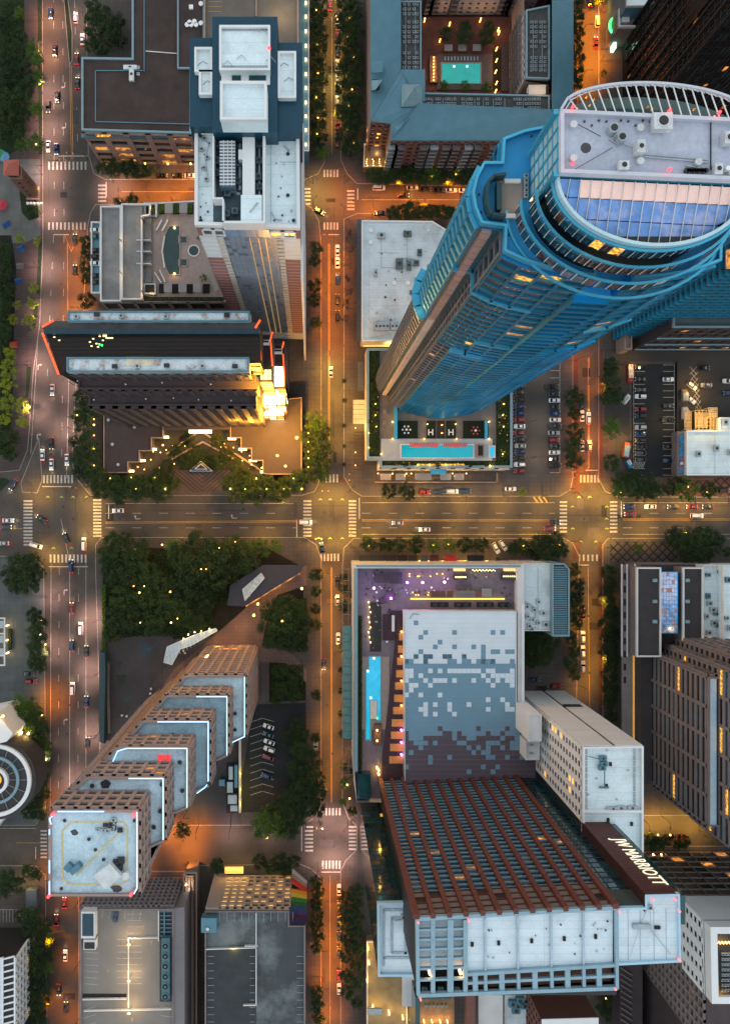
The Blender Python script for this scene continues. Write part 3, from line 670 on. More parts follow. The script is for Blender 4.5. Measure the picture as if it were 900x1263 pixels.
# ---- sunlit stepped dark tower
t = B('stepped_dark_tower', 'dark brown glass tower with two rust stained white roof strips and orange neon edges', 'building', 220, 480)
z0_, z1_, z2_ = 92, 79, 66
zt0 = 94
tower = [(54,402),(66,395),(84,384),(308,384),(320,399),(322,447),(308,459),(84,459),(73,461)]
p0 = pxpoly([(84,384),(308,384),(308,459),(84,459)], z0_)
pw_ = pxpoly([(53,404),(67,396),(320,399),(320,411),(321,447),(84,452),(73,461)], z0_)
b=MB().prism(pw_,0,z0_-1,cap=False); b.build('wall',M_DARK,t)
MB().prism(pw_,z0_-1.4,z0_-1).build('glass_roof',mat('bronze_glass',(.030,.014,.007),.30,.0,.3,var=.7,scale=.15,scale2=1,coords='World'),t)
for (x0,y0,x1,y1) in ((84,384,308,397),(83,441,307,459)):
    rbox(t,'roof_strip',x0,y0,x1,y1,z0_-6,z0_+1.5,M_RUSTW); wall_ring(t,pxpoly([(x0,y0),(x1,y0),(x1,y1),(x0,y1)],z0_+1.5),z0_+1.5,.45,.8,M_TEALR)
MB().prism(pxpoly([(53,404),(67,396),(318,398),(320,406),(320,410),(55,410)],z0_),z0_-2,z0_+.4).build('glass_lantern',mat('smoky_glass',(.09,.09,.095),.3,.0,.4,var=.5,scale=.3,coords='World'),t)
rbox(t,'teal_gutter',54,405.5,320,411.5,z0_-1,z0_+1.1,mat('teal_gutter',(.01,.07,.11),.4,.2,var=.3))
b=MB()
for i,y in enumerate((416,421,426,431,436)):
    a_=P(56+i*3,y,z0_-1); c_=P(320,y,z0_-1); b.bar((a_.x,a_.y,z0_-.9),(c_.x,c_.y,z0_-.9),.35,.25)
b.build('roof_mullion',M_BLACK,t,kind='stuff')
b=MB()
for x0,y0 in ((66,415),(72,419),(110,421),(114,417),(118,423),(122,414),(126,419),(131,416),(112,426),(120,427)):
    p_=P(x0,y0,z0_); b.box(p_.x-.25,p_.x+.3,p_.y-.15,p_.y+.18,z0_-1,z0_-.7)
p_=P(129,413,z0_); b.box(p_.x-.7,p_.x+.4,p_.y-.4,p_.y+.4,z0_-1,z0_-.6); p_=P(133,416,z0_); b.box(p_.x-.8,p_.x+1.4,p_.y-.15,p_.y+.15,z0_-1,z0_-.6)
b.build('ceiling_light',glow('ceiling_glow',(1,.75,.35),2.2),t,kind='stuff')
MB().cyl(P(122,424,z0_),.3,z0_-1,z0_-.6,6).cyl(P(125,425,z0_),.3,z0_-1,z0_-.6,6).build('exit_light',M_GREENL,t)
for i,q in enumerate(((142,452),(170,452),(206,451),(250,452),(290,452),(150,390),(120,388),(205,391),(280,389),(95,391))): ac_unit(t,*q,z0_+1.5,1.6,1.2,1.0,M_DUCT if i%2 else M_DARKMETAL)
rbox(t,'roof_patch',155,440,189,451,z0_+1.5,z0_+1.75,mat('cream_patch',(.62,.55,.42),.8)); 
for pts in ([(53,403.5),(67,395.5)],[(53,411),(73,462)],[(321,395),(315,405)]):
    b=MB(); b.bar(P(*pts[0],z0_)+Vector((0,0,.7)),P(*pts[1],z0_)+Vector((0,0,.7)),.55,.5); b.build('neon_strip',M_NEONO,t)
# terraces
def terr(x0,y0,x1,y1,zt,m=M_BROWNC,lit=.02):
    p=pxpoly([(x0,y0),(x1,y0),(x1,y1),(x0,y1)],zt); MB().prism(p,0,zt,cap=False).build('wall',m,t); MB().prism(p,zt-.3,zt).build('roof',m,t); wall_ring(t,p,zt,.5,.7,m); return p
s0=P(84,459,z0_); s1=P(308,459,z0_)
facade(t,s0,s1,z1_+.2,z0_-.5,bay=3.6,fl=3.4,wall=M_BROWNC,glass=M_GLASS,lit=M_LIT,plit=.05,pw=.35,sh=.3,depth=.6)
pt=terr(97,462,316,480,z1_); a_=P(97,480,z1_); c_=P(316,480,z1_); facade(t,a_,c_,z2_+.2,z1_-.5,bay=3.6,fl=3.4,wall=M_BROWNC,glass=M_GLASS,lit=M_LIT,plit=.05,pw=.35,sh=.3,depth=.6)
pt=terr(110,482,316,500,z2_); a_=P(110,500,z2_); c_=P(316,500,z2_)
facade(t,a_,c_,0.2,z2_-.5,bay=4.2,fl=3.5,wall=M_BROWNC,glass=M_GLASS,lit=M_LIT,plit=.035,pw=.42,sh=.14,depth=1.1)
b=MB()
for q in ((96,470),(155,474),(200,472),(260,474),(116,493),(180,492),(245,493),(285,494),(214,491)):
    zz=z1_ if q[1]<481 else z2_; p_=P(*q,zz); b.cyl(p_,.25,zz,zz+.5,6)
b.build('roof_vent',M_PALE,t)
M_GLAREW = glow('sun_glare_white',(1.0,.85,.45),16)  # emission standing for the white core of the sun glare
# stepped east end with glowing bays standing for sun glare and neon fins
M_GLARE = glow('sun_glare_yellow',(1.0,.62,.13),4.9)  # emission colours of the sun glare, outer parts
M_GLARE2 = glow('sun_glare_gold',(1.0,.40,.03),1.6)
for (x0,y0,x1,y1,zt) in ((308,411,321,450,86),(320,413,336,470,70),(334,425,352,478,52)):
    p=pxpoly([(x0,y0),(x1,y0),(x1,y1),(x0,y1)],zt); MB().prism(p,0,zt,cap=False).build('wall',M_BROWNC,t); MB().prism(p,zt-.3,zt).build('roof',M_DARK,t); wall_ring(t,p,zt,.4,.6,M_BROWNC)
for pts,zt in (([(319,413),(322,444)],86),([(334,423),(336,452)],70),([(336,410),(333,422)],70),([(349,437),(351,465)],52),([(350,422),(348,430)],52)):
    b=MB(); b.bar(P(*pts[0],zt)+Vector((0,0,.9)),P(*pts[1],zt)+Vector((0,0,.9)),.5,.5); b.build('neon_strip',M_NEONO,t)
for (x,y,zt) in ((326,422,70.3),(342,433,52.3)):
    rbox(t,'roof_hatch',x-6,y-3,x+6,y+3,zt,zt+1.2,M_WHITEP); b=MB()
    for i in range(4): b.box(*(lambda p:(p.x-.4,p.x+.4,p.y-.3,p.y+.3))(P(x-4+i*2.7,y,zt)),zt+1.2,zt+1.35)
    b.build('vent_opening',M_DARK,t)
# sun glare on the glass, imitated by added glowing bays and roof panes
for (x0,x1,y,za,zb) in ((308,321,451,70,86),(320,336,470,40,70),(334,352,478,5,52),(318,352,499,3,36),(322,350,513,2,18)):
    a_=P(x0,y,zb); c_=P(x1,y,zb); facade(t,(a_.x,a_.y),(c_.x,c_.y),za,zb-.6,bay=3.0,fl=3.6,wall=M_BROWNC,glass=M_GLARE2,lit=M_GLARE if za>36 else M_GLAREW,plit=.62,pw=.12,sh=.25,depth=.4,single=True)
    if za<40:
        p=pxpoly([(x0,y-14),(x1,y-14),(x1,y),(x0,y)],zb); MB().prism(p,0,zb-.3).build('bay',M_BROWNC,t)  # bay volume added to enlarge the glare
        for k in range(6): rbox(t,'glare_roof_pane',x0+k*(x1-x0)/6+.3,y-13.5,x0+(k+1)*(x1-x0)/6-.3,y-.5,zb-.3,zb,M_GLAREW if 0<k<5 else M_GLARE)
for k in range(5): rbox(t,'glare_roof_pane',334.6+k*3.5,452,337.5+k*3.5,477,52,52.35,M_GLAREW if 0<k<4 else M_GLARE)
for k in range(3): rbox(t,'glare_roof_pane',321+k*5,456,325+k*5,469,70,70.35,M_GLARE)
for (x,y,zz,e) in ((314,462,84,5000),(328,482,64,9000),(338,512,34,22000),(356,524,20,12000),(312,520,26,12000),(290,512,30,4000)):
    light(P(x,y,zz)+Vector((0,-2,0)),e*1.15,(1,.42,.03),1.5,t)  # added lights, no lamps: warm spill of the sun glare
# brown podium slabs and saw-tooth edges of the forecourt
t = B('plaza_pavilion', 'dark brown flat pavilion roof with saw-tooth edge west of the triangular forecourt', 'building', 160, 550)
def saw(t, pts):
    p=pxpoly(pts,7); MB().prism(p,0,7,cap=False).build('wall',M_BROWNC,t); MB().prism(p,6.7,7).build('roof',mat('plum_roof',(.085,.066,.075),.85,var=.15,scale=.3,coords='World'),t); wall_ring(t,p,7,.3,.35,M_TAN)
saw(t,[(128,505),(204,505),(204,527),(201,527),(201,540),(187,540),(187,556),(172,556),(172,570),(158,570),(158,583),(128,583)])
for q in ((134,518),(166,527),(139,548),(146,573)): vent(t,*q,7,.5,.7,M_DUCT)
t2 = B('plaza_pavilion', 'dark brown flat pavilion roof with saw-tooth edge below the golden sun glare', 'building', 340, 550)
saw(t2,[(372,490),(372,585),(328,585),(324,583),(324,568),(310,568),(310,553),(297,553),(297,540),(284,540),(284,527),(284,500)])
for q in ((342,562),(352,575),(366,540)): vent(t2,*q,7,.5,.7,M_DUCT)
for tt,pp in ((t,((203,539),(188,554),(174,568),(160,581))),(t2,((286,541),(299,554),(312,568),(326,582)))):
    for i,q in enumerate(pp):
        p_=P(*q,5); MB().box(p_.x-1.6,p_.x+1.6,p_.y-.4,p_.y+.4,4.2,5).build('soffit_lamp',M_BULB,tt); light(P(q[0]+(4 if q[0]<250 else -4),q[1],3.5),160,(1,.65,.2),.3,tt)
t = B('entrance_canopy', 'brown entrance canopy with a long glowing light box above the triangular court', 'canopy', 247, 528)
MB().prism(pxpoly([(202,526),(284,526),(284,530),(202,530)],8),7.2,8).build('canopy_slab',M_BROWNC,t)
p_=P(247,531,6); MB().box(p_.x-4.6,p_.x+4.6,p_.y-1.0,p_.y+.9,5.3,6.6).build('light_box',glow('lightbox',(1,.72,.32),7),t); light(P(247,538,5),500,(1,.65,.25),.8,t)
t = B('pyramid_skylight', 'small pyramid skylight of nested triangles at the forecourt edge', 'skylight', 248, 576)
for i in range(4):
    s_=14-i*3.2; b=MB(); a_,b_,c_=P(248-s_,581-i*1.2,.3+i*.9),P(248+s_,581-i*1.2,.3+i*.9),P(248,581-i*1.2-s_*.85,.3+i*.9)
    for q0,q1 in ((a_,b_),(b_,c_),(c_,a_)): b.bar(q0+Vector((0,0,.2)),q1+Vector((0,0,.2)),.35,.8)
    b.build('frame',M_PALE if i%2==0 else M_BROWNC,t)
MB().prism([tuple(P(*q)[:2]) for q in ((236,580),(260,580),(248,570))],.15,2.2).build('glass',M_GLASS,t)
t = B('garden_bed', 'planted triangular court of dark shrubs sunk behind the pyramid skylight', 'garden bed', 247, 560)
MB().prism(pxpoly([(250,552),(278,579),(220,579)],.5),.1,.6).build('bed',M_GRASS,t)
b=MB()
for q0,q1 in (((205,560),(247,531)),((247,531),(326,583)),((212,566),(250,545)),((250,545),(300,572))): b.bar(P(*q0,.6),P(*q1,.6),.7,.5)
b.build('kerb_wall',M_TAN,t)
# ================================================================ white flat roof beside the blue tower
t = B('flat_roof_building', 'low building with white membrane roof and small rooftop units beside blue tower', 'building', 490, 350)
z=10
p=pxpoly([(446,272),(533,273),(560,290),(560,418),(446,421)],z)
block(t,p,z,0,M_CREAM,M_WROOF,M_WHITEP,ph=.7,face=False)
rbox(t,'canopy',440,270,446.5,421,5,5.8,mat('slate_canopy',(.14,.16,.18),.8))
for q in ((457,284),(457,299),(463,335),(486,349),(503,349)): vent(t,*q,z,.7,.6,M_WHITEP)
for q,w,d in (((470,291),3.2,2.2),((502,289),3.2,2.2),((492,326),2.8,4.2),((504,328),1.8,3.6),((517,312),1.8,2.6),((513,325),2.2,2.2),((508,361),2,1.4),((514,346),1.5,1.5),((463,337),1.3,2.8)): ac_unit(t,*q,z,w,d,1.5,mat('sage_metal',(.15,.21,.20),.6,.1,var=.3) if q[0]>490 else M_DUCT)
for q in ((466,403),(475,403),(486,403)): ac_unit(t,*q,z,3,3.2,1.6,M_DUCT,2)
rq=random.Random(10)
for i in range(24): vent(t,rq.uniform(452,528),rq.uniform(278,412),z,rq.uniform(.15,.35),.5,rq.choice([M_DARKMETAL,M_DUCT,M_WHITEP]))
duct(t,[(470,291),(470,330),(500,330)],z,.12,.15); duct(t,[(502,292),(502,318)],z,.12,.15); duct(t,[(495,318),(512,320)],z,.25,.3); duct(t,[(464,311),(492,312)],z,.12,.1); duct(t,[(457,416),(482,412)],z,.12,.1); duct(t,[(455,320),(455,400)],z,.06,.05)
rbox(t,'lit_soffit',448,421.5,520,427,1.2,2.0,glow('yellow_soffit',(1,.72,.2),.9)); light(P(480,424,5),500,(1,.7,.2),1,t)
b=MB()
for q0,q1 in (((537,286),(547,296)),((547,296),(543,300)),((538,303),(541,312)),((552,280),(557,288))): b.bar(P(*q0,7),P(*q1,7),1.5,1)
b.build('stair_deck',M_WHITEP,t)

# ================================================================ courtyard apartment block
t = B('courtyard_apartment_building', 'brick apartment block with slate blue metal roofs round a pool court', 'building', 580, 190)
z=29
def wing(pts, zz=z, m=M_TAN): 
    p=pxpoly(pts,zz); MB().prism(p,0,zz,cap=False).build('wall',m,t); return p
def hip(pts, zt, ridge, m=M_TEALR, name='roof'):
    """hipped metal roof: eaves polygon, ridge points (px,py,height above eaves)"""
    b=MB(); e=[P(x,y,zt) for x,y in pts]; r=[P(x,y,zt)+Vector((0,0,h)) for x,y,h in ridge]; n=len(e)
    return b,e,r
# west wing roof: ridge-less mono pitch plus ribs
def slab_roof(pts, hs, rib=None, m=M_TEALR, name='roof'):
    """roof plane through corners with own heights; ribs follow the first edge"""
    c=[P(x,y,z)+Vector((0,0,h)) for (x,y),h in zip(pts,hs)]
    b=MB(); n=len(c); lo=[v-Vector((0,0,.5)) for v in c]
    b.add(c+lo,[tuple(range(n)) if True else (),tuple(range(2*n-1,n-1,-1))]+[(i,n+i,n+(i+1)%n,(i+1)%n) for i in range(n)])
    if n==4:
        L0=(c[1]-c[0]).length; k=int(L0/1.0)
        for i in range(k+1):
            f=i/max(1,k); b.bar(c[0].lerp(c[1],f)+Vector((0,0,.03)),c[3].lerp(c[2],f)+Vector((0,0,.03)),.1,.16)
    b.build(name,m,t)
wing([(457,-60),(519,-60),(519,130),(522,115),(680,115),(680,173),(482,173),(482,150),(457,150)])
slab_roof([(457,-60),(457,149),(493,92),(493,-60)],[0,0,4,4])
slab_roof([(457,149),(482,152),(522,131),(493,92)],[0,0,3,4])
slab_roof([(493,92),(522,92),(522,131),(514,128)],[4,4,4,4],name='roof_flat')
slab_roof([(482,172),(482,152),(522,131),(494,160)],[0,0,3,2.4],name='roof')
slab_roof([(482,173),(680,173),(688,141),(515,133)],[0,0,4,4])
slab_roof([(677,-60),(677,142),(707,112),(707,-60)],[4,4,0,0])
slab_roof([(677,142),(705,172),(707,150),(707,112)],[4,1,0,0])
MB().prism(pxpoly([(493,-60),(519,-60),(519,92),(493,92)],z),z-2,z+1.0).build('roof_well',mat('well_deck',(.10,.105,.10),.9,var=.3,scale=.5,coords='World'),t)
wing([(645,-60),(707,-60),(707,175),(676,175),(676,104),(648,100)])
MB().prism(pxpoly([(649,14),(677,8),(677,98),(649,97)],z),z-2,z+1.0).build('roof_well',MATS['well_deck'],t)
MB().prism(pxpoly([(522,116),(677,119),(677,141),(520,134)],z),z-2,z+1.0).build('roof_well',MATS['well_deck'],t)
wall_ring(t,pxpoly([(522,115),(677,118),(677,142),(519,135)],z+1),z+1,.5,.8,M_EDGE,'roof_edging'); wall_ring(t,pxpoly([(492,2),(519,2),(519,92),(492,92)],z+1),z+1,.4,.8,M_EDGE,'roof_edging'); wall_ring(t,pxpoly([(648,13),(677,7),(677,98),(648,97)],z+1),z+1,.5,.8,M_EDGE,'roof_edging')
# hip pyramid tower
b=MB(); e=[P(x,y,z+3) for x,y in ((495,103),(522,103),(522,131),(495,131))]; ap=P(509,117,z+3)+Vector((0,0,6)); b.add(e+[ap],[(0,4,1),(1,4,2),(2,4,3),(3,4,0)]); 
for q in e: b.bar(q,ap,.2,.2)
b.build('pyramid_roof',M_EDGE,t); MB().prism([tuple(q[:2]) for q in e],10,z+3,cap=False).build('turret_wall',M_TEALR,t)
slab_roof([(457,83),(470,83),(470,97),(457,97)],[4.5,5,5,4.5],name='dormer_roof')
slab_roof([(457,106),(470,106),(462,118),(457,118)],[4.5,5,5,4.5],name='dormer_roof',m=M_EDGE)
rbox(t,'dormer_opening',459,97,468,106,z+.2,z+3.9,M_DARK)
rbox(t,'roof_light',495,92,518,102,z+1,z+1.6,M_CREAM)
rbox(t,'roof_light',652,104,673,116,z-3,z+.5,M_CREAM); light(P(668,109,z+4),90,(1,.5,.2),.3,t)
# condensers in rows
cond=MB(); cond.box(-.45,.45,-.45,.45,0,.9); cond.cyl((0,0),.36,.9,1.0,10,1)
cm=bpy.data.meshes.new('condenser'); cm.from_pydata(cond.v,[],cond.f); cm.materials.append(M_DUCT); cm.materials.append(M_DARKMETAL); cm.polygons.foreach_set('material_index',cond.m)
def conds(cols, rows):
    for x in cols:
        for y in rows:
            if random.random()<.9: inst(cm,'condenser',t,P(x+random.uniform(-.3,.3),y,z+1.0))
conds((498,504,510,514),[6,12,18,28,34,40,46,52,66,72,78,84]); conds((526,529.5,538,541.5,550,553.5,560,570,577,580.5,589,592,600,612,616,634,638,641,648,652,656,660,664),[123,128.5,134])
conds((655,660,666,671),[28,34,40,46,52,58,72,77,82,87])
for x in (533,546,557,574,585,596,608,622,645): duct(t,[(x,121),(x,137)],z+1,.12,.1,M_DUCT)
for x in (500,512,657,668): duct(t,[(x,8 if x<600 else 26),(x,88)],z+1,.12,.1,M_DUCT)
# south facade: brick with grey balconies and lit rooms
a=P(482,173,z); c=P(680,173,z)
facade(t,a,c,0,z-1,bay=3.2,fl=3.3,wall=M_TERR,glass=M_GLASSW,lit=M_LIT,plit=.05,pw=.45,sh=.45,depth=.4,single=False)
for i,f in enumerate((.02,.06,.22,.27,.36,.41,.5,.55,.66,.72,.84,.9)):
    for j in range(8):
        q=a.lerp(c,f); zz=2.5+j*3.3
        b=MB().box(q.x-1.9,q.x+1.9,q.y-2.2,q.y,zz-.15,zz+.1); b.box(q.x-1.9,q.x+1.9,q.y-2.2,q.y-2.1,zz+.1,zz+1.1); b.box(q.x-1.9,q.x-1.8,q.y-2.1,q.y,zz+.1,zz+1.1); b.box(q.x+1.8,q.x+1.9,q.y-2.1,q.y,zz+.1,zz+1.1)
        b.build('balcony',M_GREYC if i%3 else M_DUCT,t)
a=P(457,150,z); c=P(482,150,z); facade(t,a,c,0,z-1,bay=3,fl=3.3,wall=M_TERR,glass=M_GLASSW,lit=M_LIT,plit=.1,pw=.4,sh=.4,depth=.4)
# corner terrace pavilion with bulbs
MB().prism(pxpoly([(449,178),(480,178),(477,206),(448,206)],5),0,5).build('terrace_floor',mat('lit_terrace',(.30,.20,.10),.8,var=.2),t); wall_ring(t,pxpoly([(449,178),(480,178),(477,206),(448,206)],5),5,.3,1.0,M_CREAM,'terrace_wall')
rbox(t,'pavilion_roof',457,180,471,193,8,8.4,M_GREYC)
for i in range(16):
    q=P(451+ (i%4)*8+random.random()*2,196+(i//4)*2.5,6.2); MB().cyl(q,.14,6,6.3,5).build('bulb',M_BULB,t)
light(P(455,199,9),110,(1,.5,.08),.5,t); light(P(472,199,9),110,(1,.5,.08),.5,t); light(P(465,188,9),80,(1,.5,.08),.5,t)
for q in ((451,160),(452,172),(477,165)): light(P(*q,8),70,(1,.45,.1),.4,t)
# court: brick floor, pool deck, pool, planters, north wing facade
zc_=9
MB().prism(pxpoly([(519,20),(650,20),(650,117),(519,117)],zc_),0,zc_).build('court_floor',mat('brick_court',(.16,.06,.05),.85,var=.3,scale=.5,coords='World'),t)
rbox(t,'pool_deck',539,66,607,110,zc_,zc_+.5,mat('deck_boards',(.17,.12,.11),.8,var=.2,scale=.5,coords='World'))
poolobj(t,[(545,78),(592,78),(592,102),(545,102)],zc_+.5,M_POOLT,M_SAND)
for x in (560,576):
    q=P(x,81,zc_+.9); MB().cyl(q,.35,zc_+.62,zc_+.75,8).build('pool_lamp',glow('pool_bulb',(.8,1,.8),6),t)
for x in (553,570,588): rbox(t,'cabana_roof',x-5,54,x+5,62,zc_+3,zc_+3.3,M_CANVAS)
rbox(t,'bar_counter',530,68,539,101,zc_,zc_+1.2,M_TERR)
for y in range(70,102,4): MB().cyl(P(535,y,zc_+1.6),.22,zc_+1.2,zc_+1.7,6).build('bulb',M_BULBO,t)
light(P(535,78,zc_+3),120,(1,.5,.1),.3,t); light(P(535,94,zc_+3),120,(1,.5,.1),.3,t)
for x in range(548,592,4): rbox(t,'sun_bed',x,69,x+1.6,74,zc_+.5,zc_+.8,M_DUCT)
rbox(t,'pergola',619,55,632,112,zc_,zc_+.6,M_BROWNC); rbox(t,'trench_garden',608,60,618,112,zc_-.02,zc_+.06,M_SOIL)
for x,y in ((613,58),(613,72),(612,86),(613,100),(612,110),(555,27),(543,47),(615,34),(616,38),(593,22),(524,22)):
    q=P(x,y,zc_+2.5); MB().cyl(q,.2,zc_,zc_+2.6,6).build('garden_lamp',M_BULBO,t); light(q+Vector((0,0,.5)),45,(1,.5,.12),.2,t)
# white north wing facing the court, its roof beyond the frame
MB().prism(gp([(520,-120),(662,-120),(662,27),(520,27)]),0,27).build('wing_wall',M_TERR,t)
for x0,x1,yy in ((530,548,27),(558,606,26),(622,650,27)):
    a=P(x0,27,0)+Vector((0,-.02,0)); c=P(x1,27,0)+Vector((0,-.02,0)); facade(t,a,c,6,27,bay=3.1,fl=3.1,wall=mat('pink_stucco',(.50,.42,.42),.85,var=.08),glass=M_GLASSW,lit=M_LIT,plit=.03,pw=.6,sh=.5,depth=.5)
for x in (524,529,553,610,616,620):
    for j in range(6):
        q=P(x,27); b=MB().box(q.x-1.5,q.x+1.5,q.y-2,q.y,8.4+j*3.1,8.6+j*3.1); b.box(q.x-1.5,q.x+1.5,q.y-2,q.y-1.9,8.6+j*3.1,9.6+j*3.1); b.build('balcony',M_GREYC,t)
# east wing west face balconies
a=P(648,98,z); c=P(648,8,z); A_=(a.x,a.y); C_=(c.x,c.y)
facade(t,C_,A_,10,z-1,bay=3,fl=3.2,wall=MATS['pink_stucco'],glass=M_GLASSW,lit=M_LIT,plit=.05,pw=.45,sh=.4,depth=.5)
for i in range(7):
    for j in range(5):
        q=P(648,14+i*12,z); b=MB().box(q.x-2,q.x,q.y-1.6,q.y+1.6,11+j*3.3,11.2+j*3.3); b.box(q.x-2,q.x-1.9,q.y-1.6,q.y+1.6,11.2+j*3.3,12.2+j*3.3); b.build('balcony',M_GREYC,t)

# ================================================================ dark glass tower, top right
t = B('dark_glass_tower', 'near black glass office tower with long slanting mullions in the top right corner', 'building', 800, 60)
p=gp([(767,53),(900,53),(900,176),(768,176)])
MB().prism(p,0,135).build('wall',M_DARK,t)
M_DG = mat('black_glass',(.008,.010,.012),.09,.1,1,var=.5,scale=.3,coords='World'); M_DG2=mat('rusty_glass',(.045,.02,.012),.15,.2,1,var=.9,scale=.12,scale2=1,coords='World'); M_DG3=mat('slate_glass',(.05,.085,.10),.2,.2,1,var=.5,scale=.2,coords='World')
a=P(767,53); c=P(768,176)
facade(t,(a.x,a.y),(c.x,c.y),6,135,bay=1.55,fl=3.9,wall=M_DARK,glass=M_DG,alt=M_DG2,palt=.45,lit=M_LITD,plit=.012,pw=.16,sh=.12,depth=.35)
for i in range(9):
    f=i/8; q=a.lerp(c,f); MB().obox((q.x-.5,q.y,70),(.5,0,0),(0,.35,0),(0,0,65)).build('fin',M_BLACK,t)
facade(t,(c.x,c.y),tuple(P(900,176)[:2]),6,135,bay=1.6,fl=3.9,wall=M_DARK,glass=M_DG,alt=M_DG3,palt=.3,lit=M_LITD,plit=.01,pw=.12,sh=.12,depth=.3)
for (y0,y1,za,zb,m) in ((92,122,92,126,M_DG3),(112,140,60,86,M_DG2),(70,84,48,58,M_DG3),(70,84,62,70,M_DG3)):
    a1=P(767,y0); c1=P(768,y1); MB().box(a1.x-.7,a1.x-.5,c1.y,a1.y,za,zb).build('tinted_panel',m,t)
t = B('low_grey_building', 'small grey roofed building beside the dark glass tower', 'building', 785, 15)
block(t,pxpoly([(762,12),(790,12),(790,34),(762,34)],14),14,0,M_GREYC,M_GREYC,M_PALE,face=False); block(t,pxpoly([(772,-50),(810,-50),(810,8),(772,8)],22),22,0,M_TEALR,M_WROOF,M_PALE,face=False)
rbox(t,'roof_hatch',767,17,776,26,14,15.5,M_PALE)
t = B('street_sign', 'green glowing round sign above the orange lit pavement', 'sign', 756, 32)
q=P(757,31,7); MB().bar(q-Vector((0,0,7)),q,.2).build('pole',M_DARKMETAL,t)
ring=[(3*math.cos(a*.45)*(.6),3*math.sin(a*.45)) for a in range(12)]; b=MB()
for i in range(11): b.bar(q+Vector((ring[i][0],ring[i][1],0)),q+Vector((ring[i+1][0],ring[i+1][1],0)),.8,.6)
b.build('sign_face',M_GREENL,t); light(q+Vector((0,0,1.5)),30,(.1,1,.2),.3,t)
t = B('green_sign_panel', 'narrow white and green sign panel at the kerb', 'sign', 754, 60)
MB().box(*(lambda p:(p.x-.6,p.x+.6,p.y-1.6,p.y+1.6))(P(754,60)),0,4).build('panel',glow('mint_light',(.4,1,.6),2.5),t)

# ================================================================ banded dark tower, right middle
t = B('banded_tower', 'dark tower with pale blue floor edges above a warm lit podium', 'building', 820, 400)
zpd=40
p=pxpoly([(775,404),(960,404),(960,300),(775,300)],zpd)
pp=gp([(778,430),(960,430),(960,340),(778,340)])
MB().prism(pp,0,zpd,cap=False).build('podium_wall',M_BROWNC,t); MB().prism(pp,zpd-.4,zpd).build('podium_roof',mat('roof_garden_deck',(.10,.16,.18),.8,var=.3,scale=.3,coords='World'),t); wall_ring(t,pp,zpd,.5,1,M_EDGE)
facade(t,tuple(P(778,430)[:2]),tuple(P(960,430)[:2]),1,zpd-1,bay=4.5,fl=6.4,wall=M_BROWNC,glass=mat('amber_louvre',(.10,.055,.03),.6,var=.5,scale=.6,scale2=4,coords='World'),lit=M_LITD,plit=.2,pw=.12,sh=.2,depth=.7)
b=MB()
for zz in (4,14,26): 
    a=P(778,430); b.box(a.x,a.x+60,a.y-1.4,a.y-.9,zz,zz+.5)
b.build('ledge',M_EDGE,t)
tw=gp([(757,416),(960,416),(960,330),(757,330)])
MB().prism(tw,0,160).build('tower_wall',M_DARK,t)
M_WARMPAN=mat('walnut_panel',(.05,.03,.022),.5,var=.5,scale=.3,coords='World')
x0=P(757,416)
for j in range(40):
    zz=3+j*3.9
    if zz>158: break
    b=MB().box(x0.x-1.5,x0.x+70,x0.y-1.5,x0.y+0,zz,zz+.5); b.box(x0.x-1.5,x0.x,x0.y,x0.y+30,zz,zz+.5); b.build('floor_slab',mat('sky_blue_edge',(.03,.26,.42),.5,.6,.2,var=.15),t)
    b=MB()
    for i in range(20): b.box(x0.x+i*3.4,x0.x+i*3.4+.5,x0.y-1.1,x0.y-.01,zz+.9,zz+3.9)
    for i in range(8): b.box(x0.x-1.1,x0.x-.01,x0.y+1+i*3.4,x0.y+1.5+i*3.4,zz+.9,zz+3.9)
    b.build('mullion',M_WARMPAN,t)
light(P(840,384,zpd+3),260,(1,.6,.2),.4,t); MB().cyl(P(840,384,zpd),.5,zpd,zpd+2.5,6).build('garden_lamp',M_BULB,t)
rbox(t,'lit_bay',897,307,903,330,100,101,M_LITD)
t = B('corner_kiosk', 'small tan corner box lit orange at the foot of the banded tower', 'building', 774, 422)
block(t,pxpoly([(769,411),(778,411),(778,431),(769,431)],9),9,0,M_TAN,M_TAN,M_TAN,face=False); light(P(765,425,4),400,(1,.6,.2),.4,t)
t = B('white_roof_shop', 'low shop with white roof and blue mural strip right of the parking lots', 'building', 870, 555)
z=8
block(t,pxpoly([(846,531),(960,531),(960,586),(846,586)],z),z,0,M_CREAM,M_WROOF2,M_WHITEP,ph=.6,face=False); block(t,pxpoly([(886,515),(960,515),(960,531),(886,531)],z-1),z-1,0,M_CREAM,M_WROOF2,M_WHITEP,ph=.6,face=False)
rbox(t,'side_roof',835,532,846,587,0,6,M_GREYC)
rbox(t,'mural_strip',838,536,843,585,6,6.3,mat('blue_mural',(.03,.22,.42),.6,var=.6,scale=.5,scale2=2)); 
for i,c_ in enumerate(((.6,.05,.04),(.65,.6,.5),(.5,.06,.05))): rbox(t,'mural_patch',839,565+i*5,842.5,568+i*5,6.3,6.45,mat('mural_%d_paint'%i,c_,.6))
for q in ((882,553),(899,558),(893,521),(860,560)): ac_unit(t,*q,z,2,2.4,1.3,M_DUCT)
duct(t,[(881,535),(881,584)],z,.15,.1); rbox(t,'awning',838,589,880,592,3,3.5,M_TERR)
t = B('building_site', 'brightly lit timber framed structure being built behind the white roof shop', 'construction', 862, 520)
b=MB()
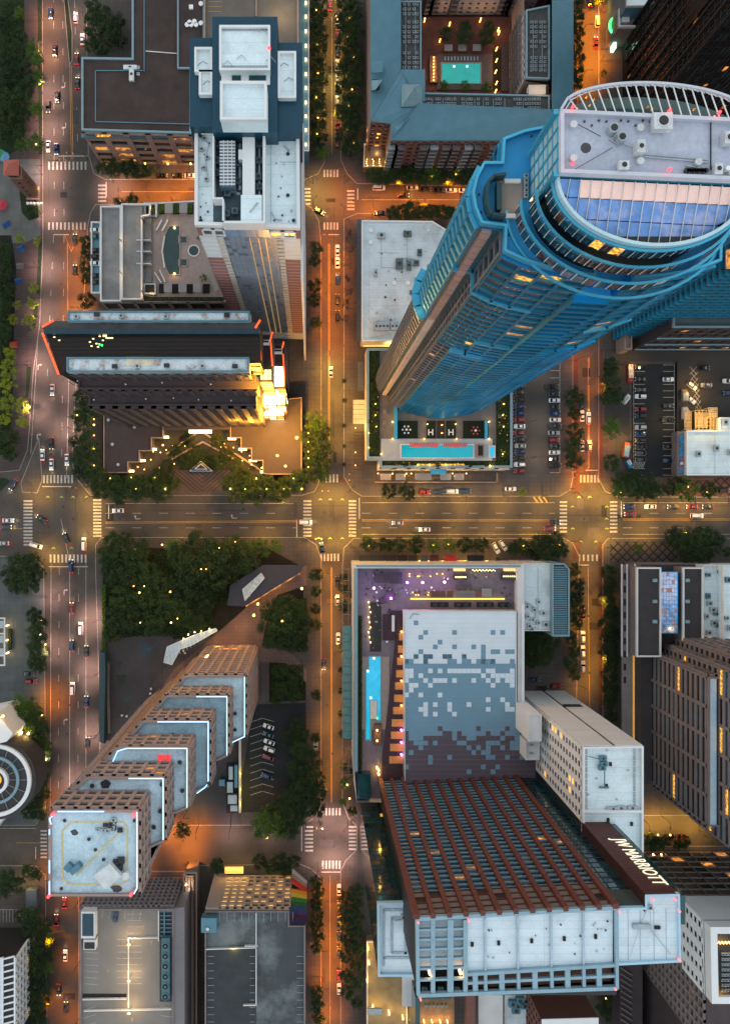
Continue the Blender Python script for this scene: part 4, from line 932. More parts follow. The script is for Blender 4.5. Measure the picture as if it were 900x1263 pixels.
for (x0,y0,x1,y1,zz) in ((857,506,880,530,5),(874,503,884,514,7),(844,508,852,530,3),(880,518,890,531,4)):
    a=P(x0,y0,zz); c=P(x1,y1,zz)
    for i in range(6):
        f=i/5; b.bar((a.x+(c.x-a.x)*f,a.y,zz),(a.x+(c.x-a.x)*f,c.y,zz),.25,.3); b.bar((a.x,a.y+(c.y-a.y)*f,zz+.2),(c.x,a.y+(c.y-a.y)*f,zz+.2),.25,.3)
    for xx in (a.x,c.x):
        for yy in (a.y,c.y): b.bar((xx,yy,0),(xx,yy,zz),.3)
b.build('timber_frame',mat('new_timber',(.62,.45,.22),.8,var=.2),t)
rbox(t,'plywood_deck',858,508,873,528,3,3.3,mat('plywood',(.6,.42,.2),.8,var=.2)); rbox(t,'plywood_deck',875,516,889,529,3,3.2,MATS['plywood'])
light(P(865,515,11),900,(1,.62,.2),.6,t); light(P(882,522,10),450,(1,.62,.2),.6,t)
# ================================================================ the tall blue tower
t = B('blue_glass_tower', 'very tall blue tower with curved glass crown and white equipment roof', 'building', 545, 480)
ZT = 210
def R5(x, y): return tuple(P(x, y, ZT)[:2])
W_out = [(676,157),(645,163),(619,173),(617,202),(595,202),(586,219),(581,239),(584,258),(592,277),(621,281),(620,311)]
S_out = [(645,323),(671,331),(700,337),(732,342)]
S2 = [(780,345),(815,342),(850,336),(886,323)]
E_out = [(887,292),(915,290),(925,262),(926,238),(918,214),(890,212),(888,182),(860,170),(830,163)]
upper = [R5(*q) for q in W_out + S_out + [(733,333),(779,336)] + S2 + E_out]
lowz = 204
MB().prism(upper, 0, ZT, cap=False).build('wall', M_BLUEM, t)
MB().prism(upper, ZT-.5, ZT).build('roof_deck', M_BLUED, t)
wall_ring(t, ccw(upper), ZT, .38, 1.1, M_BLUEL)
MB().prism([R5(*q) for q in ((732,342.4),(733.1,333),(778.9,336),(780,345.4))], 0, 200).build('balcony_core', M_BLUED, t)
def edges(pts): return [(pts[i], pts[i+1]) for i in range(len(pts)-1)]
PG = mat('pink_panel', (.42,.28,.24), .35, .3, .6, var=.25, scale=.3, coords='World')
TB = mat('deep_blue_glass', (.002,.045,.12), .10, .3, .8, var=.5, scale=.25, scale2=1, coords='World')
TBR = mat('brown_blind_glass', (.05,.035,.035), .2, .1, 1, var=.7, scale=.3, coords='World')
FR = mat('tower_frame', (.045,.31,.50), .45, .95, .2, var=.12, scale=.2, coords='World')
FRB = mat('bronze_frame', (.17,.20,.24), .45, .2, .6, var=.12)
SL = mat('balcony_edge', (.02,.37,.68), .42, 1.0, .2, var=.4, scale=.07, coords='World')  # broad tone noise stands for uneven reflections on the slabs
def side(pts, z0, z1, conv=R5, **k):
    # facade outward normal is to the right of A->B; footprint is drawn so that we walk it backwards
    for a, c in edges(pts):
        A, C_ = Vector(conv(*a)), Vector(conv(*c)); d = C_ - A; n = Vector((d.y, -d.x)); mid = (A + C_) / 2
        cen = Vector(conv(755, 240))
        if n.dot(mid - cen) < 0: A, C_ = C_, A
        facade(t, A, C_, z0, z1, **k)
south = [(620,311)] + S_out
# top 7 storeys: large panes in pale frames; middle: closer bronze grid; bottom: blue balcony slabs
side(south, 186, ZT-1.2, bay=3.6, fl=3.9, wall=FR, glass=TB, alt=TBR, palt=.35, lit=M_LIT, plit=.16, pw=.13, sh=.17, depth=.5)
side(south[:3], 139, 185, bay=2.0, fl=3.5, wall=FR, glass=TBR, alt=TB, palt=.35, lit=M_LIT, plit=.05, pw=.09, sh=.19, depth=.4)
side(south[2:], 152, 185, bay=3.6, fl=3.5, wall=FR, glass=TBR, alt=TB, palt=.55, lit=M_LITD, plit=.14, pw=.13, sh=.17, depth=.5)
side(south[:2], 12, 138.5, bay=2.2, fl=3.5, wall=FRB, glass=TB, alt=TBR, palt=.4, lit=M_LITD, plit=.03, pw=.14, sh=.30, depth=.4)
side(south[1:], 12, 138.5, bay=9, fl=3.5, wall=SL, glass=TB, alt=TBR, palt=.22, lit=M_LITD, plit=.02, pw=.06, sh=.52, depth=1.1, vm=SL)
side(south[2:], 139, 151.5, bay=4, fl=3.5, wall=SL, glass=TB, pw=.1, sh=.45, depth=.9, vm=SL)
side(S2, 150, ZT-1.2, bay=4.2, fl=3.9, wall=FR, glass=TB, alt=TBR, palt=.4, lit=M_LITD, plit=.05, pw=.13, sh=.17, depth=.5)
side(S2, 12, 149.5, bay=6, fl=3.5, wall=SL, glass=TB, alt=TBR, palt=.15, lit=M_LITD, plit=.01, pw=.1, sh=.42, depth=.9, vm=SL)
side([(732,342.4),(780,345.4)], 12, 199, bay=30, fl=3.5, wall=SL, glass=TB, pw=.02, sh=.42, depth=1.4, vm=SL, lit=M_LITD, plit=.01)
# ledges where storeys change
def ledge(pts, z, out=1.6, h=1.6, m=M_BLUEL):
    q = [Vector(R5(*p)) for p in pts]; cen = Vector(R5(755,225)); b = MB()
    for i in range(len(q)-1):
        d = (q[i+1]-q[i]).normalized(); n = Vector((d.y,-d.x)); n = n if n.dot((q[i]+q[i+1])/2-cen) > 0 else -n
        c = (q[i]+q[i+1])/2 + n*out/2; b.obox((c.x,c.y,z), (d*((q[i+1]-q[i]).length/2+.3)).to_3d(), (n*out/2).to_3d(), (0,0,h/2))
    b.build('ledge', m, t)
ledge([(592,277),(621,281),(620,311)]+S_out[:3], 185.6, .8, 1.0); ledge(S_out[1:], 151.8, .9, 1.2); ledge(south[1:4], 138.8, 1.4, 1.2); ledge(S2[1:], 170, .8, 1.4)
# west-facing recess walls
side([(620,311),(621,281)], 186, ZT-1.2, bay=3.2, fl=5, wall=FRB, glass=TB, pw=.28, sh=.2, depth=.4)
side([(620,311),(621,281)], 12, 184, bay=2.5, fl=4.0, wall=FRB, glass=TBR, alt=TB, palt=.4, pw=.25, sh=.2, depth=.4)
side([(592,277),(621,281)], 12, ZT-1.2, bay=5, fl=4.5, wall=FR, glass=mat('teal_panel',(.02,.16,.20),.3,.2,var=.2,scale=.2,coords='World'), pw=.03, sh=.06, depth=.15)
# rounded west lobe: balcony bands, wider below the ledge
lobe = [(595,202),(586,219),(581,239),(584,258),(592,277)]
side(lobe, 146, ZT-1.2, bay=2.4, fl=3.6, wall=M_BLUEL, glass=TB, alt=TBR, palt=.2, lit=M_LITD, plit=.02, pw=.05, sh=.42, depth=.7, vm=M_BLUEL)
side(lobe, 8, 145, bay=2.0, fl=3.5, wall=FRB, glass=TBR, alt=TB, palt=.3, lit=M_LIT, plit=.03, pw=.10, sh=.34, depth=.9, vm=FRB)
ledge([(617,202)]+lobe, 145.6, 2.2, 1.0); ledge(lobe+[(606,279)], 6, 4, 1.2, M_PALE)
side([(619,173),(617,202)], 100, ZT-1.2, bay=3, fl=3.6, wall=FR, glass=TB, pw=.2, sh=.3)
side([(645,163),(619,173)], 180, ZT-1.2, bay=3, fl=3.6, wall=FR, glass=TB, pw=.2, sh=.3)
# rose and cream cladding pier at the lobe's end
q = Vector(R5(592,277)); q2 = Vector(R5(600,278))
for (z0, z1, m) in ((146.5,ZT-1,PG),(8,145,mat('cream_pier',(.55,.44,.36),.5,.1,var=.15,scale=.2,coords='World'))):
    d = (q2-q).normalized(); b = MB(); n_ = int((z1-z0)/3.6)
    for i in range(n_):
        za = z0+(z1-z0)*i/n_; b.obox((*(q+d*1.3-Vector((0,.5))), za+(z1-z0)/n_/2), (d*.75).to_3d(), (0,.35,0), (0,0,(z1-z0)/n_/2-.12))
    b.build('cladding_panel', m, t, kind='stuff')
for zz, e in ((145, 60), (205, 0)):
    if e: light(P(519,380,zz+3), 14, (1,.6,.2), .4, t)
# terrace furniture of the upper deck: west roof court
zz = ZT
rbox(t,'court_floor',612,222,644,270,zz,zz+.3,mat('court_stone',(.30,.27,.25),.8,var=.15,scale=.4,coords='World'))
b = MB(); pts=[(622,217),(608,219),(601,226),(598,240),(600,256),(605,266),(622,268)]
for i in range(len(pts)-1): b.bar(P(*pts[i],zz+1.4),P(*pts[i+1],zz+1.4),.45,2.4)
b.build('screen_wall',mat('dark_teal_wall',(.02,.10,.12),.6,var=.2),t)
rbox(t,'planter_wall',612.5,225,618.5,258,zz+.3,zz+1.8,MATS['dark_teal_wall']); rbox(t,'slab',622,220,642,225,zz+.3,zz+.8,M_PALE); rbox(t,'slab',622,263,642,268,zz+.3,zz+.8,M_PALE)
light(P(640,246,zz+2.5),22,(1,.6,.25),.4,t)
for i in range(5): ac_unit(t,647,219+i*6,zz,.7,.7,.9,M_DUCT)
for q in ((596,246),(590,240),(588,222),(593,262),(641,320),(627,290),(690,332),(705,170),(655,168)): vent(t,*q,zz,.14,.3,M_DARKMETAL)
b=MB()
for i in range(30): b.bar(P(744+i*5,358 if i<0 else 347-.12*i,201),P(744+i*5,350,201),.05)
# ---- crown: lens shaped in plan, straight equipment roof between two glazed segments
ZC = 226
def RC(x, y, z=ZC): return P(x, y, z)
nw, ne, sw, se = (690,137), (925,149), (690,214), (925,224)
b = MB().prism([tuple(RC(*q)[:2]) for q in (nw,ne,se,sw)], ZT, ZC-.3, cap=False); b.build('crown_wall', M_BLUEL, t)
rp = ccw([tuple(RC(*q)[:2]) for q in (nw,ne,se,sw)])
M_CR = mat('equipment_roof', (.42,.46,.56), .85, var=.12, scale=.15, scale2=2, coords='World', dirt=(.22,.23,.26), dirtamt=.5)
MB().prism(rp, ZC-.8, ZC-.3).build('crown_roof', M_CR, t); wall_ring(t, rp, ZC-.3, .48, 1.0, mat('lilac_white_metal',(.50,.53,.60),.5,.1,var=.08))
# lattice west wall
a = RC(*nw); c = RC(*sw)
facade(t, (a.x,a.y), (c.x,c.y), ZT+.2, ZC-.4, bay=2.6, fl=2.6, wall=M_BLUEL, glass=mat('ice_panel',(.38,.55,.58),.4,.2,var=.12), pw=.12, sh=.14, depth=.3, single=True)
MB().bar((a.x-.5,a.y,ZT+1),(a.x-.5,a.y,ZC),.7).build('corner_fin',M_BLUEL,t); MB().bar((c.x-.5,c.y,ZT+1),(c.x-.5,c.y,ZC),.7).build('corner_fin',M_BLUEL,t)
# south segment: lens edge and curved glass storeys
def arc_pts(x0,y0,x1,y1,bulge,n):
    r=[]
    for i in range(n+1):
        f=i/n; r.append((x0+(x1-x0)*f, y0+(y1-y0)*f + bulge*4*f*(1-f)*(1-.0*f)))
    return r
def ell(n, cx, cy, ax, ay, slope=.045, a0=180, a1=0):
    return [(cx+ax*math.cos(math.radians(a0+(a1-a0)*i/n)), cy+slope*(ax*math.cos(math.radians(a0+(a1-a0)*i/n)))+ay*abs(math.sin(math.radians(a0+(a1-a0)*i/n)))**1.0) for i in range(n+1)]
arcS = ell(28, 808, 219, 118, 80)
arcW = [RC(*q) for q in arcS]
pol = [tuple(v[:2]) for v in arcW]
MB().prism(pol, ZT, ZC-3.5, cap=True).build('crown_core', mat('crown_inner',(.02,.03,.04),.5,var=.3), t)
# glass storeys of the curved front
PINKG = mat('painted_rose_reflection', (.16,.08,.06), .1, .3, 1, var=.8, scale=.15, scale2=.8, coords='World')  # warm reflections painted into the pane colour
nb = len(arcW)-1
lev = [ZT+.2, ZT+4.8, ZT+9.5, ZT+13.9]
for j in range(3):
    g = MB(); 
    for i in range(nb):
        a_, c_ = arcW[i], arcW[i+1]; o = (arcW[i]+arcW[i+1])/2 - RC(808,219); o.z=0; o=o.normalized()*(.35+(2-j)*1.2); 
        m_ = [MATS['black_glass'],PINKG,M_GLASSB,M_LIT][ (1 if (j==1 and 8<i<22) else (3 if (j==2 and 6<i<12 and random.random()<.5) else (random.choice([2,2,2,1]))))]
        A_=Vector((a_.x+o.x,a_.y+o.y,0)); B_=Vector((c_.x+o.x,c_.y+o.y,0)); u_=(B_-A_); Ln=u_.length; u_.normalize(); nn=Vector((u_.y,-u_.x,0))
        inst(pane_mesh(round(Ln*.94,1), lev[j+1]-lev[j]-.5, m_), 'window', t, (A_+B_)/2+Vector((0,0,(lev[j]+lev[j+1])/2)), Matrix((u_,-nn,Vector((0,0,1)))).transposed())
        b_ = g.bar((A_.x,A_.y,lev[j]),(A_.x,A_.y,lev[j+1]),.12); 
    g.build('mullion', M_PALE, t, kind='stuff')
for j in range(4):
    b=MB()
    for i in range(nb):
        o1 = arcW[i]-RC(808,219); o1.z=0; o1.normalize(); o2=arcW[i+1]-RC(808,219); o2.z=0; o2.normalize(); k_=.55+(3-j)*1.2
        b.bar((arcW[i].x+o1.x*k_,arcW[i].y+o1.y*k_,lev[j]),(arcW[i+1].x+o2.x*k_,arcW[i+1].y+o2.y*k_,lev[j]),.42,.35)
    b.build('ring_beam', M_BLUEL, t)
b=MB()
for i in range(nb): b.bar(arcW[i]+Vector((0,0,-1.6)),arcW[i+1]+Vector((0,0,-1.6)),.5,1.6)
b.build('crown_rim', mat('pale_rim',(.45,.62,.68),.35,.3,var=.08), t)
# sloping skylight panes
M_SKYG = mat('painted_sky_glass', (.13,.30,.66), .15, .0, .5, var=.15, scale=.5, scale2=.5, coords='World', dirt=(.50,.52,.76), dirtamt=1.0)  # sky reflection painted as base colour; the dirt tint draws its clouds
M_PEACH = mat('painted_cloud_glass', (.90,.62,.55), .25, .1, .6, var=.12, scale=.3, coords='World', emit=(1,.60,.5), estr=.03)  # pink cloud reflection put into the colour, with a faint added glow
cols = 17
xs = [692+ (922-692)*i/cols for i in range(cols+1)]
def arc_y(x):
    q = max(-1,min(1,(x-808)/118)); return 219+.045*(x-808)+80*math.sqrt(max(0,1-q*q))
rows_y = [0, 21, 45, 66, 90]
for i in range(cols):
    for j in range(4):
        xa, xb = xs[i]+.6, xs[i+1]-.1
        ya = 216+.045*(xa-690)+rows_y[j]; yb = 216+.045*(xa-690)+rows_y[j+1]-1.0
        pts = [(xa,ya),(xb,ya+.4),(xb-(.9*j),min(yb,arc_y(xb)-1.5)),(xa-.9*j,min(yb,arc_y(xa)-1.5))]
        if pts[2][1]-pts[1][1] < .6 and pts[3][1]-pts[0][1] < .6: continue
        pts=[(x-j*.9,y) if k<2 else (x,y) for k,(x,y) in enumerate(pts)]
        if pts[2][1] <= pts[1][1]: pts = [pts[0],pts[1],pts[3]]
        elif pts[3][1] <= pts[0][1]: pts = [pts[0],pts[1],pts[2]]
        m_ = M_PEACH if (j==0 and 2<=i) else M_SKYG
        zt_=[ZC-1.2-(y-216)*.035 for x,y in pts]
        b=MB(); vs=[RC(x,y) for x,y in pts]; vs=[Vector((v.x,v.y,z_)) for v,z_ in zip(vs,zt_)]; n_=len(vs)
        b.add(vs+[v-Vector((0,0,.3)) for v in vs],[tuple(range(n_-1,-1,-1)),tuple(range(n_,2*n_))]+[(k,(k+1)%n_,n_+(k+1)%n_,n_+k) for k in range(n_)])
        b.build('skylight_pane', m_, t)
b=MB()
for x in xs[1:-1]:
    v0=RC(x,216+.045*(x-690)); ye=arc_y(x-3.5); v1=RC(x-3.5,ye); b.bar((v0.x,v0.y,ZC-1.0),(v1.x,v1.y,ZC-1.0-(ye-216)*.035),.09,.2)
for y in rows_y[1:4]:
    pass
b.build('glazing_bar', M_PALE, t, kind='stuff')
# north segment: open glazed canopy
arcN = [(x, 137+.05*(x-690) - 38*math.sqrt(max(0,1-((x-808)/118)**2))) for x in [690+ (236)*i/30 for i in range(31)]]
an = [RC(*q) for q in arcN]
b=MB()
for i in range(30): b.bar(an[i]+Vector((0,0,.6)),an[i+1]+Vector((0,0,.6)),.34,.5)
b.build('canopy_rim', mat('lilac_white_metal',(.6,.6,.68),.5), t)
b=MB()
for i in range(30):
    i2=an[i].lerp(RC(808,150),.045); i3=an[i+1].lerp(RC(808,150),.045); b.bar(Vector((i2.x,i2.y,ZC+.6)),Vector((i3.x,i3.y,ZC+.3)),.14)
b.build('inner_rim', M_PALE, t)
b=MB(); pan=MB()
for i in range(1,20):
    xa=700+i*11.6; ys=137+.05*(xa-690)
    xt=xa-11; yt=137+.05*(xt-690)-37*math.sqrt(max(0,1-((xt-808)/118)**2))
    b.bar(Vector((*RC(xa,ys)[:2],ZC+.4)),Vector((*RC(xt,yt)[:2],ZC+.4)),.11,.2)
b.build('canopy_rib', M_WHITEP, t, kind='stuff')
M_CG = mat('green_canopy_glass',(.05,.13,.12),.12,.2,1,var=.5,scale=.2,coords='World')
pl=[tuple(v[:2]) for v in an]; MB().prism(pl,ZC-4,ZC-3.6).build('canopy_glass',M_CG,t); MB().prism(pl,ZT,ZC-4,cap=False).build('crown_wall_north',M_GLASSB,t)
b=MB()
for q in ((712,132),(728,128),(724,118),(733,121),(735,135),(800,130),(805,133),(857,133),(882,142)):
    v=RC(*q,ZC-3); b.cyl((v.x,v.y),.14,ZC-3.6,ZC-3.2,6)
b.build('canopy_light',M_LIT,t,kind='stuff')
# roof equipment
for q,w,d,h in (((812,155),7.5,5.5,2.5),((893,175),4,4,2.5),((784,187),3.2,4.2,3),((765,208),4,3,2.2),((881,212),3.2,3.6,2)): ac_unit(t,*q,ZC-.3,w*.36,d*.36*1.2,h*.7,M_AC)
for q in ((705,156),(787,160),(787,201),(705,197),(820,162),(858,202)): vent(t,*q,ZC-.3,.42,1.0,M_AC)
for q,r in (((754,161),.75),((764,172),.7)):
    v=RC(*q,ZC); MB().cyl(v,r,ZC-.3,ZC+1.2,14).cyl(v,r*.7,ZC+1.2,ZC+1.25,12,1).build('exhaust_stack',[M_DUCT,M_DARKMETAL],t)
for pts in ([(792,191),(830,194),(872,198)],[(792,194),(872,201)],[(875,152),(875,210)],[(754,166),(768,178),(778,182)],[(750,172),(762,180)],[(844,205),(870,209)]): duct(t,pts,ZC-.3,.16,.2,M_DARKMETAL if pts[0][0]>870 else M_DUCT)
for i in range(9): vent(t,845+i*3.0,211+.6*(i%2),ZC-.3,.3,.5,M_DARKMETAL)
for i in range(12): vent(t,720+i*9,[150,155,149][i%3],ZC-.3,.12,.3,M_DARKMETAL)
b=MB(); b.bar(RC(712,153)+Vector((0,0,.1)),RC(740,168)+Vector((0,0,.1)),.08); b.bar(RC(708,209)+Vector((0,0,.1)),RC(755,182)+Vector((0,0,.1)),.08); b.build('cable',M_DARKMETAL,t)
MB().cyl(RC(723,181),.8,ZC-.299,ZC-.27,9).build('roof_stain',mat('stain',(.12,.12,.13),.9),t)
for q in ((703,136),(821,141),(821,213),(703,205),(882,143)):
    v=RC(*q,ZC); MB().cyl(v,.22,ZC+.9,ZC+1.5,6).build('beacon',M_RED,t)
    light(v+Vector((0,0,2.4)),4,(1,.05,.05),.2,t)
for q in ((894,210),(899,214)):
    v=RC(*q,ZC); MB().cyl(v,.35,ZC-.3,ZC+1,10).build('tank',M_WHITEP,t)

# ---- the blue tower's garden podium
t = B('garden_podium', 'roof garden podium with long swimming pool at the foot of the blue tower', 'building', 540, 560)
zp=13
pod=[(452,430),(633,430),(633,578),(470,580),(470,572),(450,573)]
pp=pxpoly([(452,430),(631,430),(631,577),(468,577),(468,566),(452,566)],zp)
MB().prism(pp,0,zp,cap=False).build('wall',M_CREAM,t); MB().prism(pp,zp-.4,zp).build('roof',mat('terrace_stone',(.21,.19,.18),.8,var=.15,scale=.4,coords='World'),t); wall_ring(t,pp,zp,.9,1.1,M_EDGE)
a=P(468,577,zp); c=P(631,577,zp); facade(t,(a.x,a.y),(c.x,c.y),0,zp-1,bay=6,fl=11,wall=M_CREAM,glass=M_LITD,lit=M_LIT,plit=.3,pw=.3,sh=.2,depth=.5)
rbox(t,'pool_deck',470,541,607,568,zp,zp+.9,mat('pool_stone',(.36,.40,.43),.7,var=.1,scale=.5,coords='World'))
poolobj(t,[(495,549),(583,549),(583,564),(495,564)],zp+.9,mat('long_pool',(.0,.20,.29),.08,0,.6,var=.15,scale=.3,emit=(.0,.42,.5),estr=.16))
poolobj(t,[(603.5,551),(609,551),(609,563),(603.5,563)],zp+.9,M_POOLB)
rbox(t,'fire_pit',588,548,597,564,zp+.9,zp+1.9,M_TAN); rbox(t,'fire_pit_bed',589.5,549.5,595.5,562,zp+1.9,zp+2.0,M_BLACK)
rbox(t,'planting_bed',452+3,432,468,566,zp,zp+.35,M_SOIL); rbox(t,'planting_bed',612,470,628,575,zp,zp+.35,M_SOIL); rbox(t,'planting_bed',472,569,628,576,zp,zp+.35,M_SOIL)
for x0,x1 in ((489,515),(526,537),(550,562),(571,602)): rbox(t,'lawn_panel',x0,519,x1,541,zp,zp+.3,mat('dark_lawn',(.008,.03,.012),.95,var=.3))
rbox(t,'walk',539,519,548,541,zp,zp+.25,M_BLACK)
for x in (531,556):
    b=MB()
    v=P(x,533,zp+.6); b.box(v.x-1.0,v.x-.6,v.y-1.2,v.y+1.2,zp+.3,zp+.7); b.box(v.x+.6,v.x+1.0,v.y-1.2,v.y+1.2,zp+.3,zp+.7); b.box(v.x-.6,v.x+.6,v.y-.2,v.y+.2,zp+.3,zp+.68); b.build('garden_sculpture',M_WHITEP,t)
MBx=MB()
for i in range(3):
    v=P(485+0*i,528+i,zp)
light_pts=[(527,523,60),(545,524,40),(545,534,40),(562,523,60),(484,520,110),(484,541,60),(603,520,110),(603,541,60),(523,541,40),(563,541,40),(530,573,80),(550,573,80),(515,573,80),(604,574,190),(463,512,40),(463,498,40),(464,526,35),(470,560,60),(455,534,35),(620,512,40),(621,498,40),(621,526,40),(620,560,60),(455,552,40)]
for x,y,e in light_pts:
    v=P(x,y,zp+1.2); MB().cyl(v,.20,zp,zp+1.5,6).build('garden_lamp',M_BULBO if e<100 else M_BULB,t); light(v+Vector((0,0,1)),e*.55,(1,.5,.1),.25,t)
MB().bar(P(515,573,zp+.8),P(573,573,zp+.8),.6,.3).build('light_strip',M_LIT,t)
for i in range(22):
    v=P(random.choice([460,463,466,617,620,624])+random.uniform(-2,2),random.uniform(480,566),zp+.9); MB().cyl(v,.16,zp+.35,zp+.95,5).build('path_light',M_LIT,t)
for i in range(15):
    v=P(random.uniform(472,625),random.uniform(570,575),zp+.9); MB().cyl(v,.14,zp+.35,zp+.9,5).build('path_light',M_LIT,t)
rbox(t,'cabana_roof',486,478,490,541,zp+.1,zp+2.2,M_BLUEL); rbox(t,'cabana_roof',598,519,601,541,zp+.1,zp+2.2,M_BLUEL)
for y in (505,518): rbox(t,'daybed',472,y,477,y+6,zp,zp+.6,M_GREYC)
for y in (505,515,525,535): rbox(t,'daybed',614,y-16,618,y-9,zp,zp+.6,M_GREYC)
rbox(t,'entry_canopy',531,576,550,585,8,8.6,M_BLUEL)
for i,(x0,x1) in enumerate(((469,482),(488,500),(512,532),(543,556),(560,572))):
    rbox(t,'awning',x0,584,x1,592,3.4,3.7,mat('stone_awning',(.40,.36,.32),.85,var=.1)); 
for x in (466,484,501,507,537,558,575): 
    v=P(x,584,3.6); MB().cyl(v,.2,3.2,3.9,6).build('wall_lamp',M_BULB,t); light(v+Vector((0,-.8,.2)),90,(1,.62,.2),.2,t)
light(P(522,588,2.6),160,(1,.65,.2),.6,t)
rbox(t,'low_wall',462,594,614,595.5,0,1,M_TAN); rbox(t,'low_wall',612,583,614,595,0,1,M_TAN)
b=MB()
for i in range(12):
    x=506+i*6.2
for i in range(26):
    if i==14: continue
    v=P(506+i*2.75,549.8,zp+1.1)
    o=None
lm=MB(); lm.box(-.3,.3,-.8,.3,.15,.3); lm.obox((0,.65,.42),(.3,0,0),(0,.35,.2),(0,-.03,.06)); 
for sx in (-.25,.25): lm.box(sx-.03,sx+.03,-.7,-.6,0,.15); lm.box(sx-.03,sx+.03,.2,.28,0,.15)
lme=bpy.data.meshes.new('lounger'); lme.from_pydata(lm.v,[],lm.f); lme.materials.append(mat('coral_cushion',(.62,.10,.10),.8,var=.1))
LORD=['first','second','third','fourth','fifth','sixth','seventh','eighth','ninth','tenth','eleventh','twelfth','thirteenth','fourteenth','fifteenth','sixteenth','seventeenth','eighteenth','nineteenth','twentieth','twenty-first','twenty-second','twenty-third','twenty-fourth']
for i in range(26):
    if i in (13,14): continue
    o=bpy.data.objects.new('sun_lounger',lme); C.objects.link(o); o.location=P(506+i*2.75,549.6,zp+1.1)+Vector((0,0,.0)); tag(o,'%s coral pink sun lounger from the left along the long pool'%LORD[i if i<13 else i-2],'sun lounger','coral sun loungers along the long pool')
# sun loungers / tables elsewhere on deck: white table sets on lawn
for (x,y,m_) in ((501,530,M_WHITEP),(586,531,mat('red_chair',(.5,.05,.06),.7))):
    f=thing('table_set','%s round garden table ringed by six stools on dark lawn'%('white' if m_ is M_WHITEP else 'red and white'),'table',P(x,y,zp+.3))
    v=P(x,y,zp+.3); MB().cyl(v,.5,zp+.95,zp+1.05,10).build('tabletop',M_WHITEP,f); MB().cyl(v,.08,zp+.3,zp+.95,6).build('pedestal',M_WHITEP,f)
    for k in range(6): MB().cyl((v.x+1.5*math.cos(k*1.047),v.y+1.5*math.sin(k*1.047)),.38,zp+.3,zp+.8,8).build('stool',m_,f)
# ================================================================ stepped neon tower, lower left
t = B('stepped_neon_tower', 'stepped brown grid tower with six terraces outlined in blue white neon', 'building', 250, 900)
def U(u,v): return (u*S, -v*S)     # ground units (pixels from the point below the camera)
X = [-66,-80,-93,-107,-121,-134]; Y = [165,177,191,205,219,231.5]; SY=[227,235,251,258,272,298]; Z=[63,75.7,89.6,102,115,129]
WX=[-126,-139,-153,-168,-184,-203]
M_NR=mat('terrace_roof',(.44,.58,.66),.85,var=.16,scale=.2,scale2=1.5,coords='World',dirt=(.10,.14,.17),dirtamt=.7); M_NR2=mat('wet_terrace_roof',(.24,.37,.44),.8,var=.3,scale=.25,scale2=2,coords='World',dirt=(.30,.40,.44),dirtamt=.5)
M_NW=mat('rose_grey_precast',(.36,.265,.24),.8,var=.1,scale=.3,coords='World')
for i in range(6):
    poly=[(WX[i],Y[i]),(X[i],Y[i]),(X[i],SY[i])]
    for j in range(i+1,6):
        poly+=[(X[j]+(1 if False else 0),SY[j-1]+7 if SY[j-1]+7<SY[j] else SY[j]-.5)] ; poly+=[(X[j],SY[j])]
    poly+=[(-203,298),(-203,248 if i<5 else 236)]
    for j in range(5,i,-1):
        poly+=[(WX[j],Y[j]+6),(WX[j]+9,Y[j])] if j>i else []
    if i==5: poly=[(-199,231.5),(-134,231.5),(-134,292),(-140,298),(-203,298),(-203,236)]
    else: poly=[(WX[i],Y[i]),(X[i],Y[i]),(X[i],SY[i]),(X[i+1],SY[i]+6)]+[(X[j],SY[j]) for j in range(i+1,6)]+[(-203,298),(-203,236)]+[(WX[j]+3,Y[j]) for j in range(5,i,-1)]
    pw=ccw([U(*q) for q in poly])
    MB().prism(pw,0,Z[i],cap=False).build('wall',M_NW,t)
    MB().prism(pw,Z[i]-.3,Z[i]).build('roof',M_NR2 if i in (1,2) else M_NR,t)
    wall_ring(t,pw,Z[i],.55,.9,M_NW)
    zb=Z[i-1]+.2 if i else 1
    wx0=WX[i] if i<5 else -203
    facade(t,U(X[i],Y[i]),U(wx0,Y[i]),zb,Z[i]-.3,bay=3.5,fl=3.9,wall=M_NW,glass=mat('neon_tower_glass',(.03,.045,.06),.12,.1,1,var=.6,scale=.4,coords='World'),lit=M_LITD,plit=.07,pw=.32,sh=.40,depth=.7,single=(i>0))
    facade(t,U(X[i],SY[i]),U(X[i],Y[i]),zb,Z[i]-.3,bay=3.5,fl=3.9,wall=M_NW,glass=MATS['neon_tower_glass'],lit=M_LITD,plit=.03,pw=.32,sh=.40,depth=.7,single=(i>0))
# diagonal west side: grid in bands
for i in range(5):
    a_,c_=U(WX[i],Y[i]),U(WX[i+1]+3,Y[i+1])
    facade(t,a_,c_,1,Z[i]-.3,bay=3.2,fl=3.9,wall=M_NW,glass=MATS['neon_tower_glass'],lit=M_LITD,plit=.02,pw=.3,sh=.4,depth=.8)
facade(t,U(-203,236),U(-203,298),1,Z[5]-.3,bay=3.5,fl=3.9,wall=M_NW,glass=MATS['neon_tower_glass'],pw=.3,sh=.4,depth=.6)
def neon(pts,z):
    b=MB()
    for i in range(len(pts)-1): b.bar((*U(*pts[i]),z+1.05),(*U(*pts[i+1]),z+1.05),.22,.2)
    b.build('neon_strip',M_NEONB,t)
neon([(X[0]-.6,Y[0]+1),(X[0]-.6,SY[0]-1),(X[1]+1,SY[0]+5),(X[1]+1,SY[0]+7)],Z[0])
neon([(-110,Y[1]+.6),(X[1]-.6,Y[1]+.6),(X[1]-.6,SY[1]-1),],Z[1])
